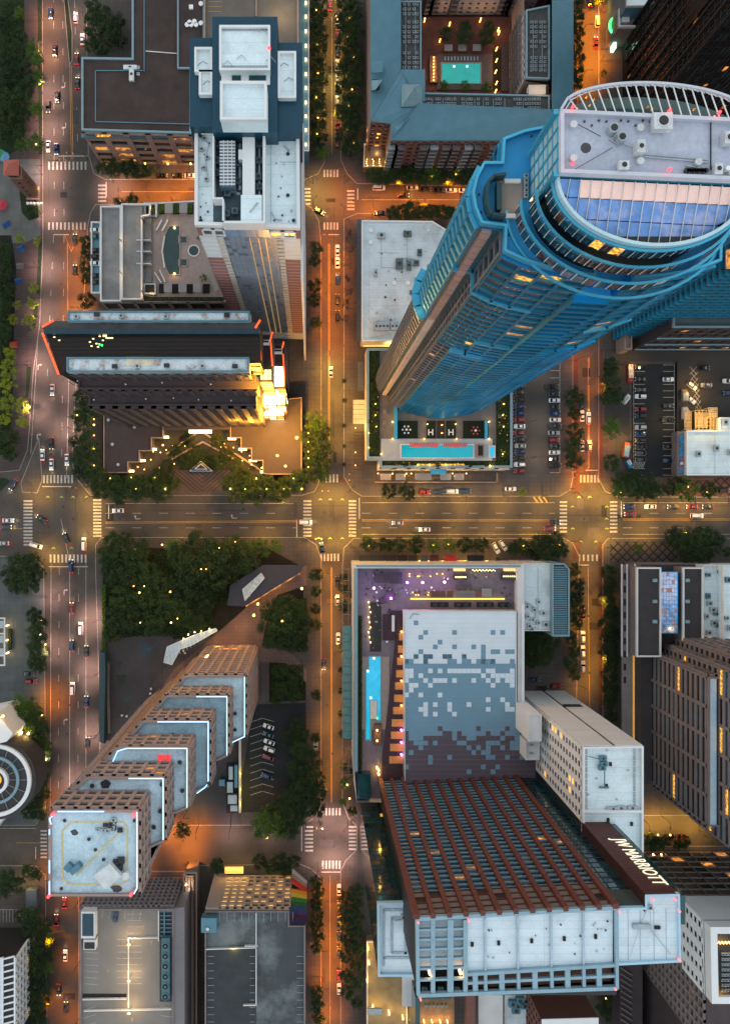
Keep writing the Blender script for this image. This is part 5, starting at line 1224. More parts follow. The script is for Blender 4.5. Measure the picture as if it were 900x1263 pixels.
neon([(-140,Y[2]+.6),(X[2]-.6,Y[2]+.6),(X[2]-.6,SY[2]-3),(X[2]-4,SY[2]+1),(X[3]+3,SY[2]+6)],Z[2])
neon([(-172,217),(-168,208),(-160,Y[3]+.6),(X[3]-.6,Y[3]+.6),(X[3]-.6,SY[3]-1)],Z[3])
neon([(-150,Y[4]+.6),(X[4]-.6,Y[4]+.6),(X[4]-.6,SY[4]-2)],Z[4])
neon([(-196,Y[5]+.6),(-160,Y[5]+.6)],Z[5]); neon([(X[5]-.6,Y[5]+1),(X[5]-.6,292),(-137,296)],Z[5])
neon([(-199,234),(-202.4,238),(-201,242)],Z[5]); neon([(-202.4,270),(-202.4,280)],Z[5]); neon([(-202.4,286),(-202.4,297)],Z[5]); neon([(-202.4,246),(-202.4,250)],Z[5])
for q in ((67,1002),(167,1003),(62,1103),(163,1101)):
    v=P(*q,Z[5]); MB().cyl(v,.4,Z[5]+.8,Z[5]+1.9,6).build('beacon',M_RED,t); light(v+Vector((0,0,2)),12,(1,.03,.05),.2,t)
for q,z_ in (((240,851),Z[0]),((254,848),Z[0]),((283,868),Z[0]),((290,900),Z[0]),((290,880),Z[0]),((265,850),Z[0]),((213,906),Z[2]),((258,966),Z[3]),((130,967),Z[4]),((114,969),Z[4]),((198,1000),Z[4]),((200,967),Z[4]),((190,1020),Z[4]),((222,940),Z[3]),((225,975),Z[3])): vent(t,*q,z_,.5,.6,M_DARKMETAL)
MB().prism([tuple(P(*q,Z[4])[:2]) for q in ((124,965),(131,961),(137,966),(134,972),(126,972))],Z[4],Z[4]+.4).build('equipment_pad',M_DARKMETAL,t)
b=MB()
for x in (197,200.5,206,208.5): 
    v=P(x,934.5,Z[3]); b.box(v.x-.45,v.x+.45,v.y-.8,v.y+.8,Z[3],Z[3]+.5)
b.build('red_fan',mat('red_paint',(.6,.03,.04),.6,emit=(1,.05,.05),estr=.25),t)
# top roof: yellow helipad outline, machine shed, tanks
zt_=Z[5]
b=MB(); hp=[(77,1025),(88,1014),(152,1014),(157,1020),(157,1085),(150,1091),(84,1091),(77,1085)]
for i in range(len(hp)): b.bar(P(*hp[i],zt_)+Vector((0,0,.02+.002*i)),P(*hp[(i+1)%len(hp)],zt_)+Vector((0,0,.02+.002*i)),.5,.06)
b.bar(P(94,1080,zt_)+Vector((0,0,.045)),P(153,1021,zt_)+Vector((0,0,.045)),.5,.06); b.build('painted_lines',mat('faded_yellow',(.55,.46,.25),.8,var=.25,scale=1),t)
v0=P(136,1075,zt_); b=MB(); b.obox((v0.x,v0.y,zt_+1.6),(1.8*.75+.8,1.6,0),(-1.5,1.7,0),(0,0,1.6)); b.build('machine_shed',M_AC,t)
for q in ((145,1063),(150,1060),(148,1068)): ac_unit(t,*q,zt_,1.8,1.6,1.4,M_DARKMETAL)
for q,r in (((134,1068),.8),((156,1078),1.0)): v=P(*q,zt_); MB().cyl(v,r,zt_,zt_+1.8,14).build('tank',M_PALE,t)
b=MB(); v=P(95,1069,zt_); b.obox((v.x,v.y,zt_+1),(1.2,1.0,0),(-.5,.6,0),(0,0,1)); v=P(86,1068,zt_); b.obox((v.x,v.y,zt_+.8),(.7,.7,0),(-.6,.6,0),(0,0,.8)); b.build('cooling_unit',M_TEALR,t)
for i in range(16):
    a_=random.random()*6.28; q=(137+random.gauss(0,7),1022+random.gauss(0,5)); ac_unit(t,*q,zt_,random.uniform(.5,1.6),random.uniform(.5,1.3),random.uniform(.4,1),random.choice([M_DARKMETAL,M_DUCT]))
for q in ((80,1012),(166,1012),(76,1096),(110,1035),(118,1048),(128,1060),(100,1000),(140,1000)): vent(t,*q,zt_,.35,.4,M_DARKMETAL)
MB().prism([tuple(P(144+9*math.cos(a*.7)*(.8+.3*math.sin(a*3)),1096+5*math.sin(a*.7),zt_)[:2]) for a in range(9)],zt_-.05,zt_+.012).build('roof_stain',mat('stain',(.12,.12,.13),.9),t)
MB().prism([tuple(P(92+6*math.cos(a*.7)*(.8+.3*math.sin(a*3)),1027+4*math.sin(a*.7),zt_)[:2]) for a in range(9)],zt_-.05,zt_+.012).build('roof_stain',MATS['stain'],t)
light(P(222,812,67),260,(1,.65,.15),.4,t); v=P(255,812,30); MB().cyl(v,.7,26,32,8).build('floodlight',M_BULB,t); rbox(t,'orange_sign',270,800,297,802.5,8,10,glow('orange_sign_glow',(1,.25,.05),1.6))
for q in ((235,800),(246,806),(231,812)): light(P(*q,4),160,(1,.55,.15),.4)if False else None

# ================================================================ garage below it
t = B('parking_garage', 'rooftop parking deck with white bay lines behind a pale square-holed screen wall', 'building', 160, 1190)
z=26
poly=pxpoly([(100,1120),(214,1120),(214,1400),(100,1400)],z)
MB().prism(poly,0,z,cap=False).build('wall',M_PALE,t); MB().prism(poly,z-.4,z).build('roof_deck',mat('deck_concrete',(.26,.25,.24),.9,var=.12,scale=.15,coords='World',dirt=(.17,.16,.15),dirtamt=.6),t)
wall_ring(t,pxpoly([(99,1120),(215,1120),(215,1400),(99,1400)],z),z,.7,1.2,M_GREYC)
a=P(215,1120,z); c=P(99,1120,z)
M_LIL=mat('lilac_concrete',(.26,.24,.26),.8,var=.08)
facade(t,(a.x,a.y),(c.x,c.y),1,z-.2,bay=2.05,fl=3.1,wall=M_LIL,glass=M_BLACK,pw=.42,sh=.38,depth=1.0,single=False)
a2=P(228,1118,z); MB().prism([a[:2],a2[:2],P(228,1400,z)[:2],P(215,1400,z)[:2]],0,z+.8).build('spine_wall',M_LIL,t)
b=MB()
for i in range(12):
    y=1128+i*7.8
    for x0,x1 in ((104,121),(157,175),(144,157)):
        if x0==144 and i<4: continue
        if y<1160 and x0==104: continue
        b.bar(P(x0,y,z)+Vector((0,0,0)),P(x1,y+(1.2 if x0<110 else 0),z)+Vector((0,0,0)),.16,.04)
for i in range(6): b.bar(P(127+i*9.4,1122,z),P(125+i*9.4,1134,z),.16,.04)
for i in range(4):
    b.bar(P(198,1242+i*11,z),P(212,1244+i*11,z),.18,.04); b.bar(P(101,1247+i*10,z),P(118,1242+i*10,z),.18,.04)
b.build('bay_lines',M_PAINT,t,kind='stuff')
b=MB()
for q0,q1 in (((159,1156),(159,1242)),((159,1156),(196,1156)),((102,1232),(157,1231)),((104,1246),(212,1244)),((196,1122),(196,1160))): b.bar(P(*q0,z)+Vector((0,0,.5)),P(*q1,z)+Vector((0,0,.5)),.35,1.0)
b.build('deck_barrier',M_PALE,t)
rbox(t,'painted_ramp_shadow',102,1226,156,1231,z+.005,z+.02,M_BLACK)  # flat black strip painting the shaded gap along the ramp
rbox(t,'equipment_trench',197,1120,214,1236,z,z+.15,M_DARKMETAL); rbox(t,'cooling_bank',199,1158,209,1233,z+.15,z+3.0,mat('teal_unit',(.08,.20,.24),.6,var=.2))
for i in range(6):
    v=P(204,1167+i*12.5,z+3); MB().cyl(v,1.35,z+2.9,z+3.4,16).cyl(v,1.1,z+3.4,z+3.45,16,1).cyl(v,.4,z+3.45,z+3.6,8).build('fan',[M_TEALR,M_BLACK],t)
for i in range(7): duct(t,[(198,1124+i*5),(212,1124+i*5)],z+.15,.3,.6,M_TEALR)
duct(t,[(203,1122),(203,1155)],z+.15,.4,.9,M_TEALR)
rbox(t,'stair_tower',100,1125,117,1158,z,z+4,M_PALE); rbox(t,'stair_tower_roof',101.5,1128,115,1155,z+4,z+4.3,mat('navy_roof',(.04,.10,.15),.8,var=.2)); rbox(t,'stair_tower',103,1160,118,1172,z,z+3,M_PALE); rbox(t,'stair_tower_roof',104,1163,116.5,1171,z+3,z+3.2,M_DARK)
for y in (1165,1210,1250):
    v=P(159,y,z+5); MB().cyl(v,.08,z,z+5.5,6).build('mast',M_DARKMETAL,t); MB().box(v.x-.5,v.x+.5,v.y-.15,v.y+.15,z+5.3,z+5.5).build('mast_light',M_BULB,t); light(v+Vector((0,0,-.2)),900,(1,.62,.24),.4,t)
for x,y in ((176,1144),(133,1198),(187,1163),(163,1258)):
    b=MB(); v=P(x,y,z); b.bar((v.x,v.y-.9,z+.0),(v.x,v.y+.3,z+0),.22,.04); b.bar((v.x-.4,v.y+.3,z),(v.x+.4,v.y+.3,z),.35,.045); b.build('deck_arrow',M_PAINTY,t)
# lit ramp alley
t = B('glazed_ramp', 'long narrow covered ramp glowing cream beside the garage spine wall', 'ramp', 234, 1170)
MB().prism(pxpoly([(228,1078),(241,1078),(241,1400),(228,1400)],12),0,12,cap=False).build('wall',M_LIL,t)
rbox(t,'ramp_floor',228,1080,240,1400,8,9,M_SAND)
b=MB()
for x in (227.7,231,235,239): b.bar(P(x,1082,12),P(x,1400,12),.25,.4)
b.build('rail',M_BROWNC,t)
wall_ring(t,pxpoly([(226,1076),(243,1076),(243,1400),(226,1400)],12),12,.5,.5,M_TAN)
for y in (1092,1108,1130,1150,1170,1192,1212,1235,1256):
    v=P(229.5,y,11); MB().cyl(v,.3,10.4,11.2,6).build('ramp_lamp',M_BULB,t); light(v+Vector((1.2,0,.3)),180,(1,.72,.42),.3,t)

# ================================================================ dark roofed building with glowing window grid
t = B('lit_grid_building', 'building with dark wet roof deck and a facade of glowing yellow windows', 'building', 310, 1160)
z=31
poly=pxpoly([(253,1123),(356.5,1123),(356.5,1141),(376,1141),(376,1400),(253,1400)],z)
M_WET=mat('wet_dark_deck',(.085,.105,.115),.75,var=.25,scale=.15,scale2=2,coords='World',dirt=(.17,.20,.21),dirtamt=.8)
MB().prism(poly,0,z,cap=False).build('wall',M_CREAM,t); MB().prism(poly,z-.4,z).build('roof_deck',M_WET,t); wall_ring(t,poly,z,.45,.9,M_GREYC)
a=P(358,1123,z); c=P(270,1123,z)
facade(t,(a.x,a.y),(c.x,c.y),2,z-1.0,bay=3.05,fl=3.5,wall=mat('warm_precast',(.42,.34,.30),.8,var=.08),glass=mat('sepia_glass',(.10,.07,.04),.3,var=.5),lit=glow('lit_office',(1,.52,.10),1.0),pattern=lambda i,j,nx,nz: (i>nx-4 or random.random()<(.55 if j>1 else .35)),pw=.38,sh=.42,depth=.8,single=True)
a=P(270,1123,z); c=P(253,1123,z); MB().box(c.x,a.x,a.y,a.y+.6,0,z-1).build('blank_wall',mat('warm_precast',(.4,.34,.3)),t)
rbox(t,'stair_roof',248,1133,267,1151,z,z+4,M_TEALR); vent(t,256,1146,z+4,.5,.5,M_PALE)
rbox(t,'sunken_deck',254,1170,316,1400,z+.01,z+.03,mat('sunken_deck_floor',(.06,.075,.085),.8,var=.3,scale=.3,coords='World'))
b=MB()
for q0,q1 in (((254,1170),(316,1168)),((316,1168),(316,1240)),((300,1239),(317,1239)),((302,1166),(318,1166)),((316,1125),(316,1166))): b.bar(P(*q0,z)+Vector((0,0,.5)),P(*q1,z)+Vector((0,0,.5)),.35,1.0)
b.build('deck_barrier',M_PALE,t)
b=MB()
for i in range(10):
    for x0,x1 in ((256,264),(258+50,314),(366,375)): b.bar(P(x0,1180+i*9,z)+Vector((0,0,.02)),P(x1,1180+i*9,z)+Vector((0,0,.02)),.12,.04)
for i in range(12): b.bar(P(262+i*9,1125,z)+Vector((0,0,.01)),P(262+i*9,1137,z)+Vector((0,0,.01)),.12,.04)
b.build('bay_lines',M_DUCT,t,kind='stuff')
light(P(288,1174,z+1.5),140,(1,.65,.15),.4,t)
for x in (283,300,340): light(P(x,1070,6),280,(1,.6,.15),.4,t)
rbox(t,'entrance_canopy',277,1070,300,1078,4,4.5,mat('amber_canopy',(.6,.38,.14),.7,emit=(1,.5,.1),estr=.25))
# rainbow mural on the slanting end wall
t2=B('rainbow_mural_wall','slanted end wall painted with rainbow bands beside the glowing grid facade','mural',366,1110)
zb=12; pts_top=[P(361,1073,zb),P(377,1088,zb),P(377,1140,z+2),P(357,1140,z+2)]
cols=[(.75,.72,.68),(.45,.32,.26),(.60,.04,.03),(.75,.30,.02),(.62,.5,.06),(.03,.30,.06),(.02,.20,.07),(.02,.10,.30),(.03,.07,.32),(.12,.03,.12),(.02,.04,.2)]
L0,L1=P(360,1073,2),P(357.5,1140,z+2); R0,R1=P(377,1088,2),P(376.5,1140,z+2)
nB=len(cols)
for i,c_ in enumerate(cols):
    f0,f1=i/nB,(i+1)/nB; sk=.16*(1 if i>2 else 0)
    g=lambda f,s_: (L0.lerp(L1,min(1,f+ (s_*.0))),)
    a_,b_=L0.lerp(L1,min(1,f0+(sk if i>2 else 0)*(1-f0))),L0.lerp(L1,min(1,f1+(sk)*(1-f1)))
    d_,c2=R0.lerp(R1,f0),R0.lerp(R1,f1)
    th_=Vector((.5,.0,-.3))
    MB().add([a_,d_,c2,b_,a_+th_-Vector((0,0,.5)),d_+th_-Vector((0,0,.5)),c2+th_-Vector((0,0,.5)),b_+th_-Vector((0,0,.5))],[(3,2,1,0),(4,5,6,7),(0,1,5,4),(1,2,6,5),(2,3,7,6),(3,0,4,7)]).build('painted_band',mat('mural_band_%d'%i,c_,.6,var=.08),t2)

# ================================================================ hotel podium with rooftop event terrace
t = B('hotel_podium', 'wide podium with pixel patterned roof, purple lit terrace and turquoise pool', 'building', 550, 840)
z=26
pod=pxpoly([(437,696),(645,696),(645,760),(638,878),(663,878),(664,985),(447,985),(437,950)],z)
pod=pxpoly([(437,696),(646,696),(646,875),(664,878),(664,990),(440,990),(437,950)],z)
MB().prism(pod,0,z,cap=False).build('wall',M_PALE,t)
MB().prism(pod,z-5,z-4.6).build('terrace_floor',mat('mauve_deck',(.24,.20,.25),.8,var=.2,scale=.5,scale2=3,coords='World'),t)
zt=z-4.6
def ring_wall(x0,y0,x1,y1,za,zb,m,name='parapet'): return rbox(t,name,x0,y0,x1,y1,za,zb,m)
for q in ((437,696,646,701),(437,701,441,952),(638,701,646,876)): ring_wall(*q,zt,z+.6,M_EDGE if q[1]==701 and q[0]==437 else M_PALE)
rbox(t,'roof_edging',439,697,642,699.5,z+.6,z+.9,M_EDGE)
MB().prism(pxpoly([(441,955),(457,955),(457,985),(441,985)],z),zt,z+.3).build('corner_block',M_GLASST,t)
# plum strips
MB().prism(pxpoly([(478,754),(640,754),(640,769),(497,769),(497,985),(470,985),(471,940),(488,790),(488,760)],z-3),zt,z-3).build('plum_roof',M_PURP,t)
MB().prism(pxpoly([(472,758),(486,758),(486,790),(472,790)],z-3.6),zt,z-3.6).build('plum_roof',M_PURP,t); rbox(t,'bench',483,759,486.5,779,z-3.2,z-2.8,M_PALE)
for (x0,x1) in ((531,553),(560,581),(588,609),(614,628)):
    rbox(t,'mechanical_pit',x0,743,x1,749,z-3,z-2.9+.3,M_BLACK)
    for k in range(2): ac_unit(t,x0+5+k*9,746,z-2.7,1.6,1.2,.7,M_DARKMETAL)
# orange alcoves along the west face of the mosaic hall
M_ALC=mat('ochre_alcove',(.62,.26,.07),.7,var=.15)
for i in range(11):
    y=781+i*15.2; x0=492-(i*1.2)
    if i>6: x0=484-(i-6)*1.0
    rbox(t,'alcove_floor',x0,y,497,y+9,z-3,z-2.85,M_ALC)
    v=P(495,y+4,z-1.5); 
    light(v,[3,5,2,5,5,8,7,8,6,8,5][i],(1,.33,.03),.3,t)
    if i%2==0 or i>8: MB().cyl(P(495,y-1.5,z-2),.3,z-3,z-1.7,6).build('wall_lamp',M_BULBO if i<8 else M_PURPLE,t)
# mosaic hall
zm=z+1.5
mp_=pxpoly([(498,754),(636.5,754),(636.5,877),(662,877),(662,972),(499,972)],zm)
MB().prism(mp_,zt,zm-.01,cap=False).build('hall_wall',M_PALE,t)
def yb(y): return P(0,y,zm).y
M_M1=mat('white_roof_tile',(.66,.76,.84),.8,var=.06,scale=.2,coords='World'); M_M2=mat('slate_roof_tile',(.18,.33,.45),.8,var=.07,scale=.2,coords='World'); M_M3=mat('plum_roof_tile',(.19,.145,.185),.8,var=.08,scale=.2,coords='World')
rbox(t,'roof_field',498,754,636.5,818.7,zm-.3,zm,M_M1); rbox(t,'roof_field',498,818.8,637,877,zm-.3,zm,M_M2); rbox(t,'roof_field',498,877.1,662,913.6,zm-.3,zm,M_M2); rbox(t,'roof_field',498,913.7,662,972,zm-.3,zm,M_M3)
wall_ring(t,mp_,zm,.25,.35,M_PALE,'roof_edging')
cell=5.93
random.seed(21)
tile={}
def tilem(m):
    if m.name not in tile:
        w=cell*S*(1-zm/H)*.96; bb=MB().box(-w/2,w/2,-w/2,w/2,-.05,.05); me=bpy.data.meshes.new('roof_tile'); me.from_pydata(bb.v,[],bb.f); me.materials.append(m); tile[m.name]=me
    return tile[m.name]
def tl(c,r,m): inst(tilem(m),'roof_tile',t,P(501+c*cell,756.5+r*cell,zm)+Vector((0,0,.04)))
dark_on_white=[(2,1.9),(4,3.6),(10.5,3.6),(3,4.7),(17.5,4.5),(20.4,4.5),(7.4,5.7),(6.4,6.7),(10.5,6.7),(13.5,6.7),(3.2,7.9),(17.5,7.6),(15.5,7.4),(15.5,8.2),(2,8.9),(4,8.9),(5,8.9),(7.5,8.8),(9.4,8.8),(11.6,8.7),(12.5,8.7),(21.4,7.6),(22.2,7.6),(16.5,10.2),(18.5,10.2),(16.5,11.1),(18.5,11.1),(14.5,10.8),(1,11.1),(5,11.1),(1,12.1),(2,12.1),(1,13.1)]
for c_,r in dark_on_white:
    if r<11: tl(round(c_),round(r),M_M2)
for c_ in range(0,23):
    for r in (10,11):
        if r==10 and random.random()<.30: tl(c_,r,M_M2)
done=set()
for c_ in range(0,23):
    for r,pb in ((8,.10),(9,.24),(10,.2)):
        if random.random()<pb: tl(c_,r,M_M2)
for c_ in range(0,23):
    for r,pb in ((11,.55),(12,.5),(13,.45),(14,.32),(15,.22),(16,.16),(17,.10),(18,.08),(19,.10),(20,.12),(21,.07)):
        if random.random()<pb and r>11: tl(c_,r,M_M1)
for c_ in range(0,27):
    for r,pb in ((27,.5),(28,.38),(29,.25),(30,.22),(31,.14),(32,.12),(33,.09)):
        if random.random()<pb: tl(c_,r,M_M2)
    for r,pb in ((26,.55),(25,.35),(24,.06)):
        if random.random()<pb: tl(c_,r,M_M3)
random.seed(5)
b=MB()
for i in range(36): 
    y=757+i*6.0; b.bar(P(498.5,y,zm)+Vector((0,0,-.015)),P(636 if y<877 else 661.5,y,zm)+Vector((0,0,-.015)),.03,.05)
b.build('roof_seam',M_DUCT,t,kind='stuff')
rbox(t,'side_gutter',637.5,756,643,876,z-.5,z+.2,mat('umber_gutter',(.10,.075,.065),.85,var=.3)); rbox(t,'side_ledge',643,745,646.5,877,z,z+1,M_WHITE)
duct(t,[(505,763),(509,757),(517,758)],zm,.15,.1,M_BLACK)
# terrace furniture / lights
for x,y,e in ((461,725.5,260),(502,718.5,230),(521,718.5,230),(548,718,230),(482,738,230)):
    v=P(x,y,zt+3); MB().cyl(v,.12,zt,zt+3,6).build('light_mast',M_DARKMETAL,t); MB().cyl(v,.42,zt+2.9,zt+3.4,8).build('stage_light',M_PURPLE,t); light(v+Vector((0,0,.8)),e*.9,(.62,.25,1),.3,t)
MB().bar(P(506,738.7,zt+.9),P(622,738.7,zt+.9),.5,.4).build('light_strip',glow('amber_strip',(1,.55,.06),2.4),t)
for x,y in ((567,703),(629,703)): rbox(t,'glow_panel',x-7,y-1.5,x+7,y+1.5,zt,zt+2.2,mat('cream_glow',(.7,.5,.25),.7,emit=(1,.6,.2),estr=.3))
for x,y,w,h in ((568,712,8,3.5),(629,711,10,4.5)):
    rbox(t,'bar_canopy',x-w,y-h,x+w,y+h,zt,zt+2.4,M_BROWNC)
    for k in range(7): MB().cyl(P(x-w+2+k*(2*w-4)/6,y,zt+2.6),.2,zt+2.4,zt+2.8,5).build('bulb',M_BULB,t)
for x,y,w,h,m_ in ((574,733,12,4.5,M_GREYC),(590,733,4,3.5,M_TERR),(572,724,10,3,mat('mauve_mat',(.15,.11,.11),.8)),(470,713,9,6,mat('plum_shade',(.10,.075,.10),.8)),(488,713,8,7,MATS['plum_shade']),(540,733,9,4,M_WOOD),(555,733,4,4,M_WOOD),(600,731,6,5,M_CANVAS)): rbox(t,'shade_canopy',x-w,y-h,x+w,y+h,zt+2.2,zt+2.4,m_)
MB().prism(pxpoly([(466,740),(484,725),(487,740),(470,746)],zt+2.6),zt+2.4,zt+2.6).build('shade_sail',MATS['plum_shade'],t)
for i in range(30):
    x=random.choice([*range(505,560)]); y=random.choice([708,711,731,734]); MB().cyl(P(x,y,zt+1.2),.13,zt,zt+1.3,5).build('bulb',M_BULBO,t) if i%2 else None
for i in range(14): MB().cyl(P(583+i*2.1,703+ (i%2),zt+2.5),.16,zt+2.2,zt+2.6,5).build('bulb',M_BULB,t)
for x,y in ((521,710),(548,710),(560,733),(530,733),(481,742)): light(P(x,y,zt+2.4),45,(1,.55,.15),.2,t)
for i in range(9): 
    v=P(454.5+(i%3)*1.2,743+i*6.2,zt+.8); MB().cyl(v,.2,zt,zt+1.0,6).build('path_light',M_BULB,t); 
    if i%2==0: light(v+Vector((0,0,.8)),22,(1,.65,.25),.2,t)
rf=random.Random(12)
for i in range(120):
    x,y=(rf.uniform(450,632),rf.choice([rf.uniform(703,714),rf.uniform(724,736)])) if i%3 else (rf.uniform(450,480),rf.uniform(703,800)); v=P(x,y,zt); m_=rf.choice([M_DARK,M_WOOD,M_CANVAS,M_GREYC,M_WHITEP])
    if i%4==0: MB().cyl(v,.45,zt+.7,zt+.78,8).cyl(v,.06,zt,zt+.7,5).build('table',m_,t)
    else: MB().box(v.x-.25,v.x+.25,v.y-.25,v.y+.25,zt+.02,zt+.45).box(v.x-.25,v.x+.25,v.y+.18,v.y+.25,zt+.45,zt+.9).build('chair',m_,t)
# pool
rbox(t,'pool_deck',446,810,480,900,zt,zt+.35,M_SAND)
poolobj(t,[(455,810.5),(469,810.5),(469,888.5),(465,888.5),(465,864),(456,864),(456,912),(451.5,912),(451.5,826),(455,826)],zt+.35,M_POOLB,M_EDGE)
for x,y,m_ in ((461,812,glow('pool_bulb',(.8,1,.8),6)),(453.5,828,MATS['pool_bulb']),(457,861,MATS['pool_bulb']),(465,886,M_GREENL)): MB().cyl(P(x,y,zt+.6),.4,zt+.5,zt+.62,8).build('pool_lamp',m_,t)
light(P(463,836,zt+5),30,(.2,.8,1),1.5,t)
rbox(t,'pool_platform',456.5,864.5,464.5,887,zt+.3,zt+.8,M_CREAM)
rbox(t,'fire_pit',461,893,470,919,zt+.3,zt+1.3,M_WOOD)
for y in (901,914): MB().cyl(P(465,y,zt+1.6),.35,zt+1.3,zt+1.9,6).build('flame',M_BULBO,t); light(P(465,907,zt+3),90,(1,.6,.12),.3,t)
rbox(t,'planting_strip',442.5,760,446,950,zt,zt+1.0,M_GRASS)
for x,y in ((467,951),(467,956),(465,948)): MB().cyl(P(x,y,zt+2),.35,zt,zt+2.2,6).build('garden_lamp',M_BULBO,t)
light(P(467,952,zt+3),130,(1,.6,.08),.3,t)
rbox(t,'lounge_mat',456,743,470,804,zt,zt+.1,M_DARK)
# lower west glass canopy over the pavement and pale frame
t = B('street_canopy', 'long teal glass canopy along the pavement west of the hotel podium', 'canopy', 430, 840)
zc2=7
for i in range(14):
    y0=772+i*10; a=P(422.5,y0+.5,zc2); c=P(437,y0+9.6,zc2); MB().box(a.x,c.x,c.y,a.y,zc2,zc2+.15).build('glass_pane',mat('teal_canopy_glass',(.04,.22,.22),.15,.1,.9,var=.3,scale=.4,coords='World'),t)
b=MB()
for x in (422.3,429.7,437.2): b.bar(P(x,700,zc2-.1),P(x,958,zc2-.1),.3,.35)
for i in range(15): b.bar(P(422,772+i*10,zc2-.1),P(437.4,772+i*10,zc2-.1),.22,.3)
for i in range(5): b.bar(P(423,912+i*11,zc2-.1),P(437,912+i*11,zc2-.1),.25,.3); b.bar(P(423,702+i*14,zc2-.1),P(437,702+i*14,zc2-.1),.25,.3)
b.build('frame',M_GREYC,t)
b=MB()
for i in range(9): b.cyl(P(423,705+i*31,0),.12,0,zc2-.2,6)
b.build('column',M_GREYC,t)
# ================================================================ hotel tower with rust red fins
t = B('finned_hotel_tower', 'hotel tower with rust red vertical fins and pale roof carrying a lettered sign wall', 'building', 600, 950)
ZJ=133; kj=1/(1-ZJ/H)
def V(px,py,z): return P(px,py,z)
nw_,ne_=P(513,1133,ZJ),P(758,1120,ZJ)
body=pxpoly([(513,1133),(758,1120),(795,1119),(795,1104),(836,1103),(838,1186),(760,1190),(760,1220),(515,1229)],ZJ)
MB().prism(body,0,ZJ-1.0,cap=False).build('wall',M_DARK,t); 
u_=(ne_-nw_); u_.z=0; Ln=u_.length; u_.normalize(); nn=Vector((-u_.y,u_.x,0))   # towards the north
M_RIB=mat('grey_blue_slab',(.15,.28,.36),.6,.1,var=.3,scale=.4)
M_JG=mat('petrol_glass',(.008,.045,.075),.10,.3,1,var=.8,scale=.12,scale2=.9,coords='World')
M_JG2=mat('mauve_glass',(.16,.12,.13),.25,.2,.8,var=.5,scale=.4,coords='World')
nb=12; nf=31; z0=24
facade(t,(ne_.x,ne_.y),(nw_.x,nw_.y),z0,ZJ-14,bay=Ln/nb,fl=(ZJ-14-z0)/nf,wall=M_RIB,glass=M_JG,alt=M_JG2,palt=.10,lit=M_LITD,plit=.02,sh=.28,pw=.02,depth=.5,single=False)
facade(t,(ne_.x,ne_.y),(nw_.x,nw_.y),ZJ-13.8,ZJ-1,bay=Ln/nb,fl=3.4,wall=M_REDM,glass=mat('louvre_panel',(.24,.22,.21),.7,var=.2,scale=.6),alt=M_DARK,palt=.1,sh=.10,pw=.04,depth=.5,single=True)
for i in range(nb+1):
    c=nw_+u_*(Ln*i/nb); c.z=0
    w=.62 if 0<i<nb else .8
    for k in range(6):
        za,zb=z0-2+k*(ZJ+1-z0+2)/6,z0-2+(k+1)*(ZJ+1-z0+2)/6-.15
        b=MB().obox(c+nn*.75+Vector((0,0,(za+zb)/2)),u_*w,nn*.65,(0,0,(zb-za)/2)); b.build('fin',M_REDM,t)
# roof panels: blue frame with open bays
zr=ZJ
M_JR=mat('hotel_roof_panel',(.62,.72,.78),.7,var=.07,scale=.3,scale2=2,coords='World',seam=2.1,dirt=(.40,.46,.50),dirtamt=.5)
M_FB=mat('steel_blue_frame',(.24,.38,.46),.5,.2,var=.12)
rbox(t,'roof_slab',513.5,1134,760,1228,zr-8,zr-7.5,M_DARKMETAL)
xs_=[573,598,638.5,679.5,719,757]
for i in range(5):
    x0,x1=xs_[i],xs_[i+1]; dy=-(x0-573)*.066
    MB().prism(pxpoly([(x0+.8,1134.5+dy),(x1-.6,1134.5+dy-(x1-x0)*.066),(x1-.6,1200+dy-(x1-x0)*.05),(x0+.8,1200+dy)],zr),zr-1.6,zr-.6).build('roof_panel',M_JR,t)
    for q in (((x0+x1)/2-3,1165+dy),((x0+x1)/2-3,1167.5+dy)):
        v=P(*q,zr); MB().box(v.x-.35,v.x+.35,v.y-.3,v.y+.3,zr-.6,zr-.2).build('roof_hatch',M_BLACK,t)
b=MB()
def fb(q0,q1,w=.8,h=.9,dz=0): b.bar(P(*q0,zr)+Vector((0,0,dz)),P(*q1,zr)+Vector((0,0,dz)),w,h)
fb((513,1133),(760,1119),.9,1.3,.1); fb((515,1227),(760,1218),.9,1.3,.1); fb((514,1133),(515.5,1227),.9,1.3,.05); fb((759,1121),(760,1219),.8,1.3,.05); fb((573,1201.5),(759,1190),.8,1.2,0)
for x in (533.5,573.5): fb((x,1134),(x,1226),1.1,1.1,.02)
for x in (555,): fb((x,1134),(x,1226),1.5,1.1,.02)
for y in (1147,1159,1171,1183,1195,1209): fb((514,y),(573,y-2),.5,1.0,-.02)
fb((573,1212.5),(759,1203.5),.7,1.0,-.04)
for x0,x1 in zip(xs_[:-1],xs_[1:]):
    fb(((x0+x1)/2,1202-(x0-573)*.06),((x0+x1)/2+.4,1225-(x0-573)*.045),1.3,1.0,-.03)
for x in xs_[1:-1]: fb((x,1200-(x-573)*.055),(x+.5,1222-(x-573)*.04),.8,1.2,.04)
b.build('roof_frame',M_FB,t)
b=MB()
for x in xs_[1:-1]: fb((x,1134-(x-573)*.066),(x+.4,1200-(x-573)*.055),.5,.6,-.1)
b.build('panel_joint',mat('pale_joint',(.34,.46,.54),.6),t)
MB().prism(pxpoly([(515,1135),(572,1132),(572,1200),(515,1203)],zr),zr-2.6,zr-2.2).build('recessed_roof',M_JR,t)
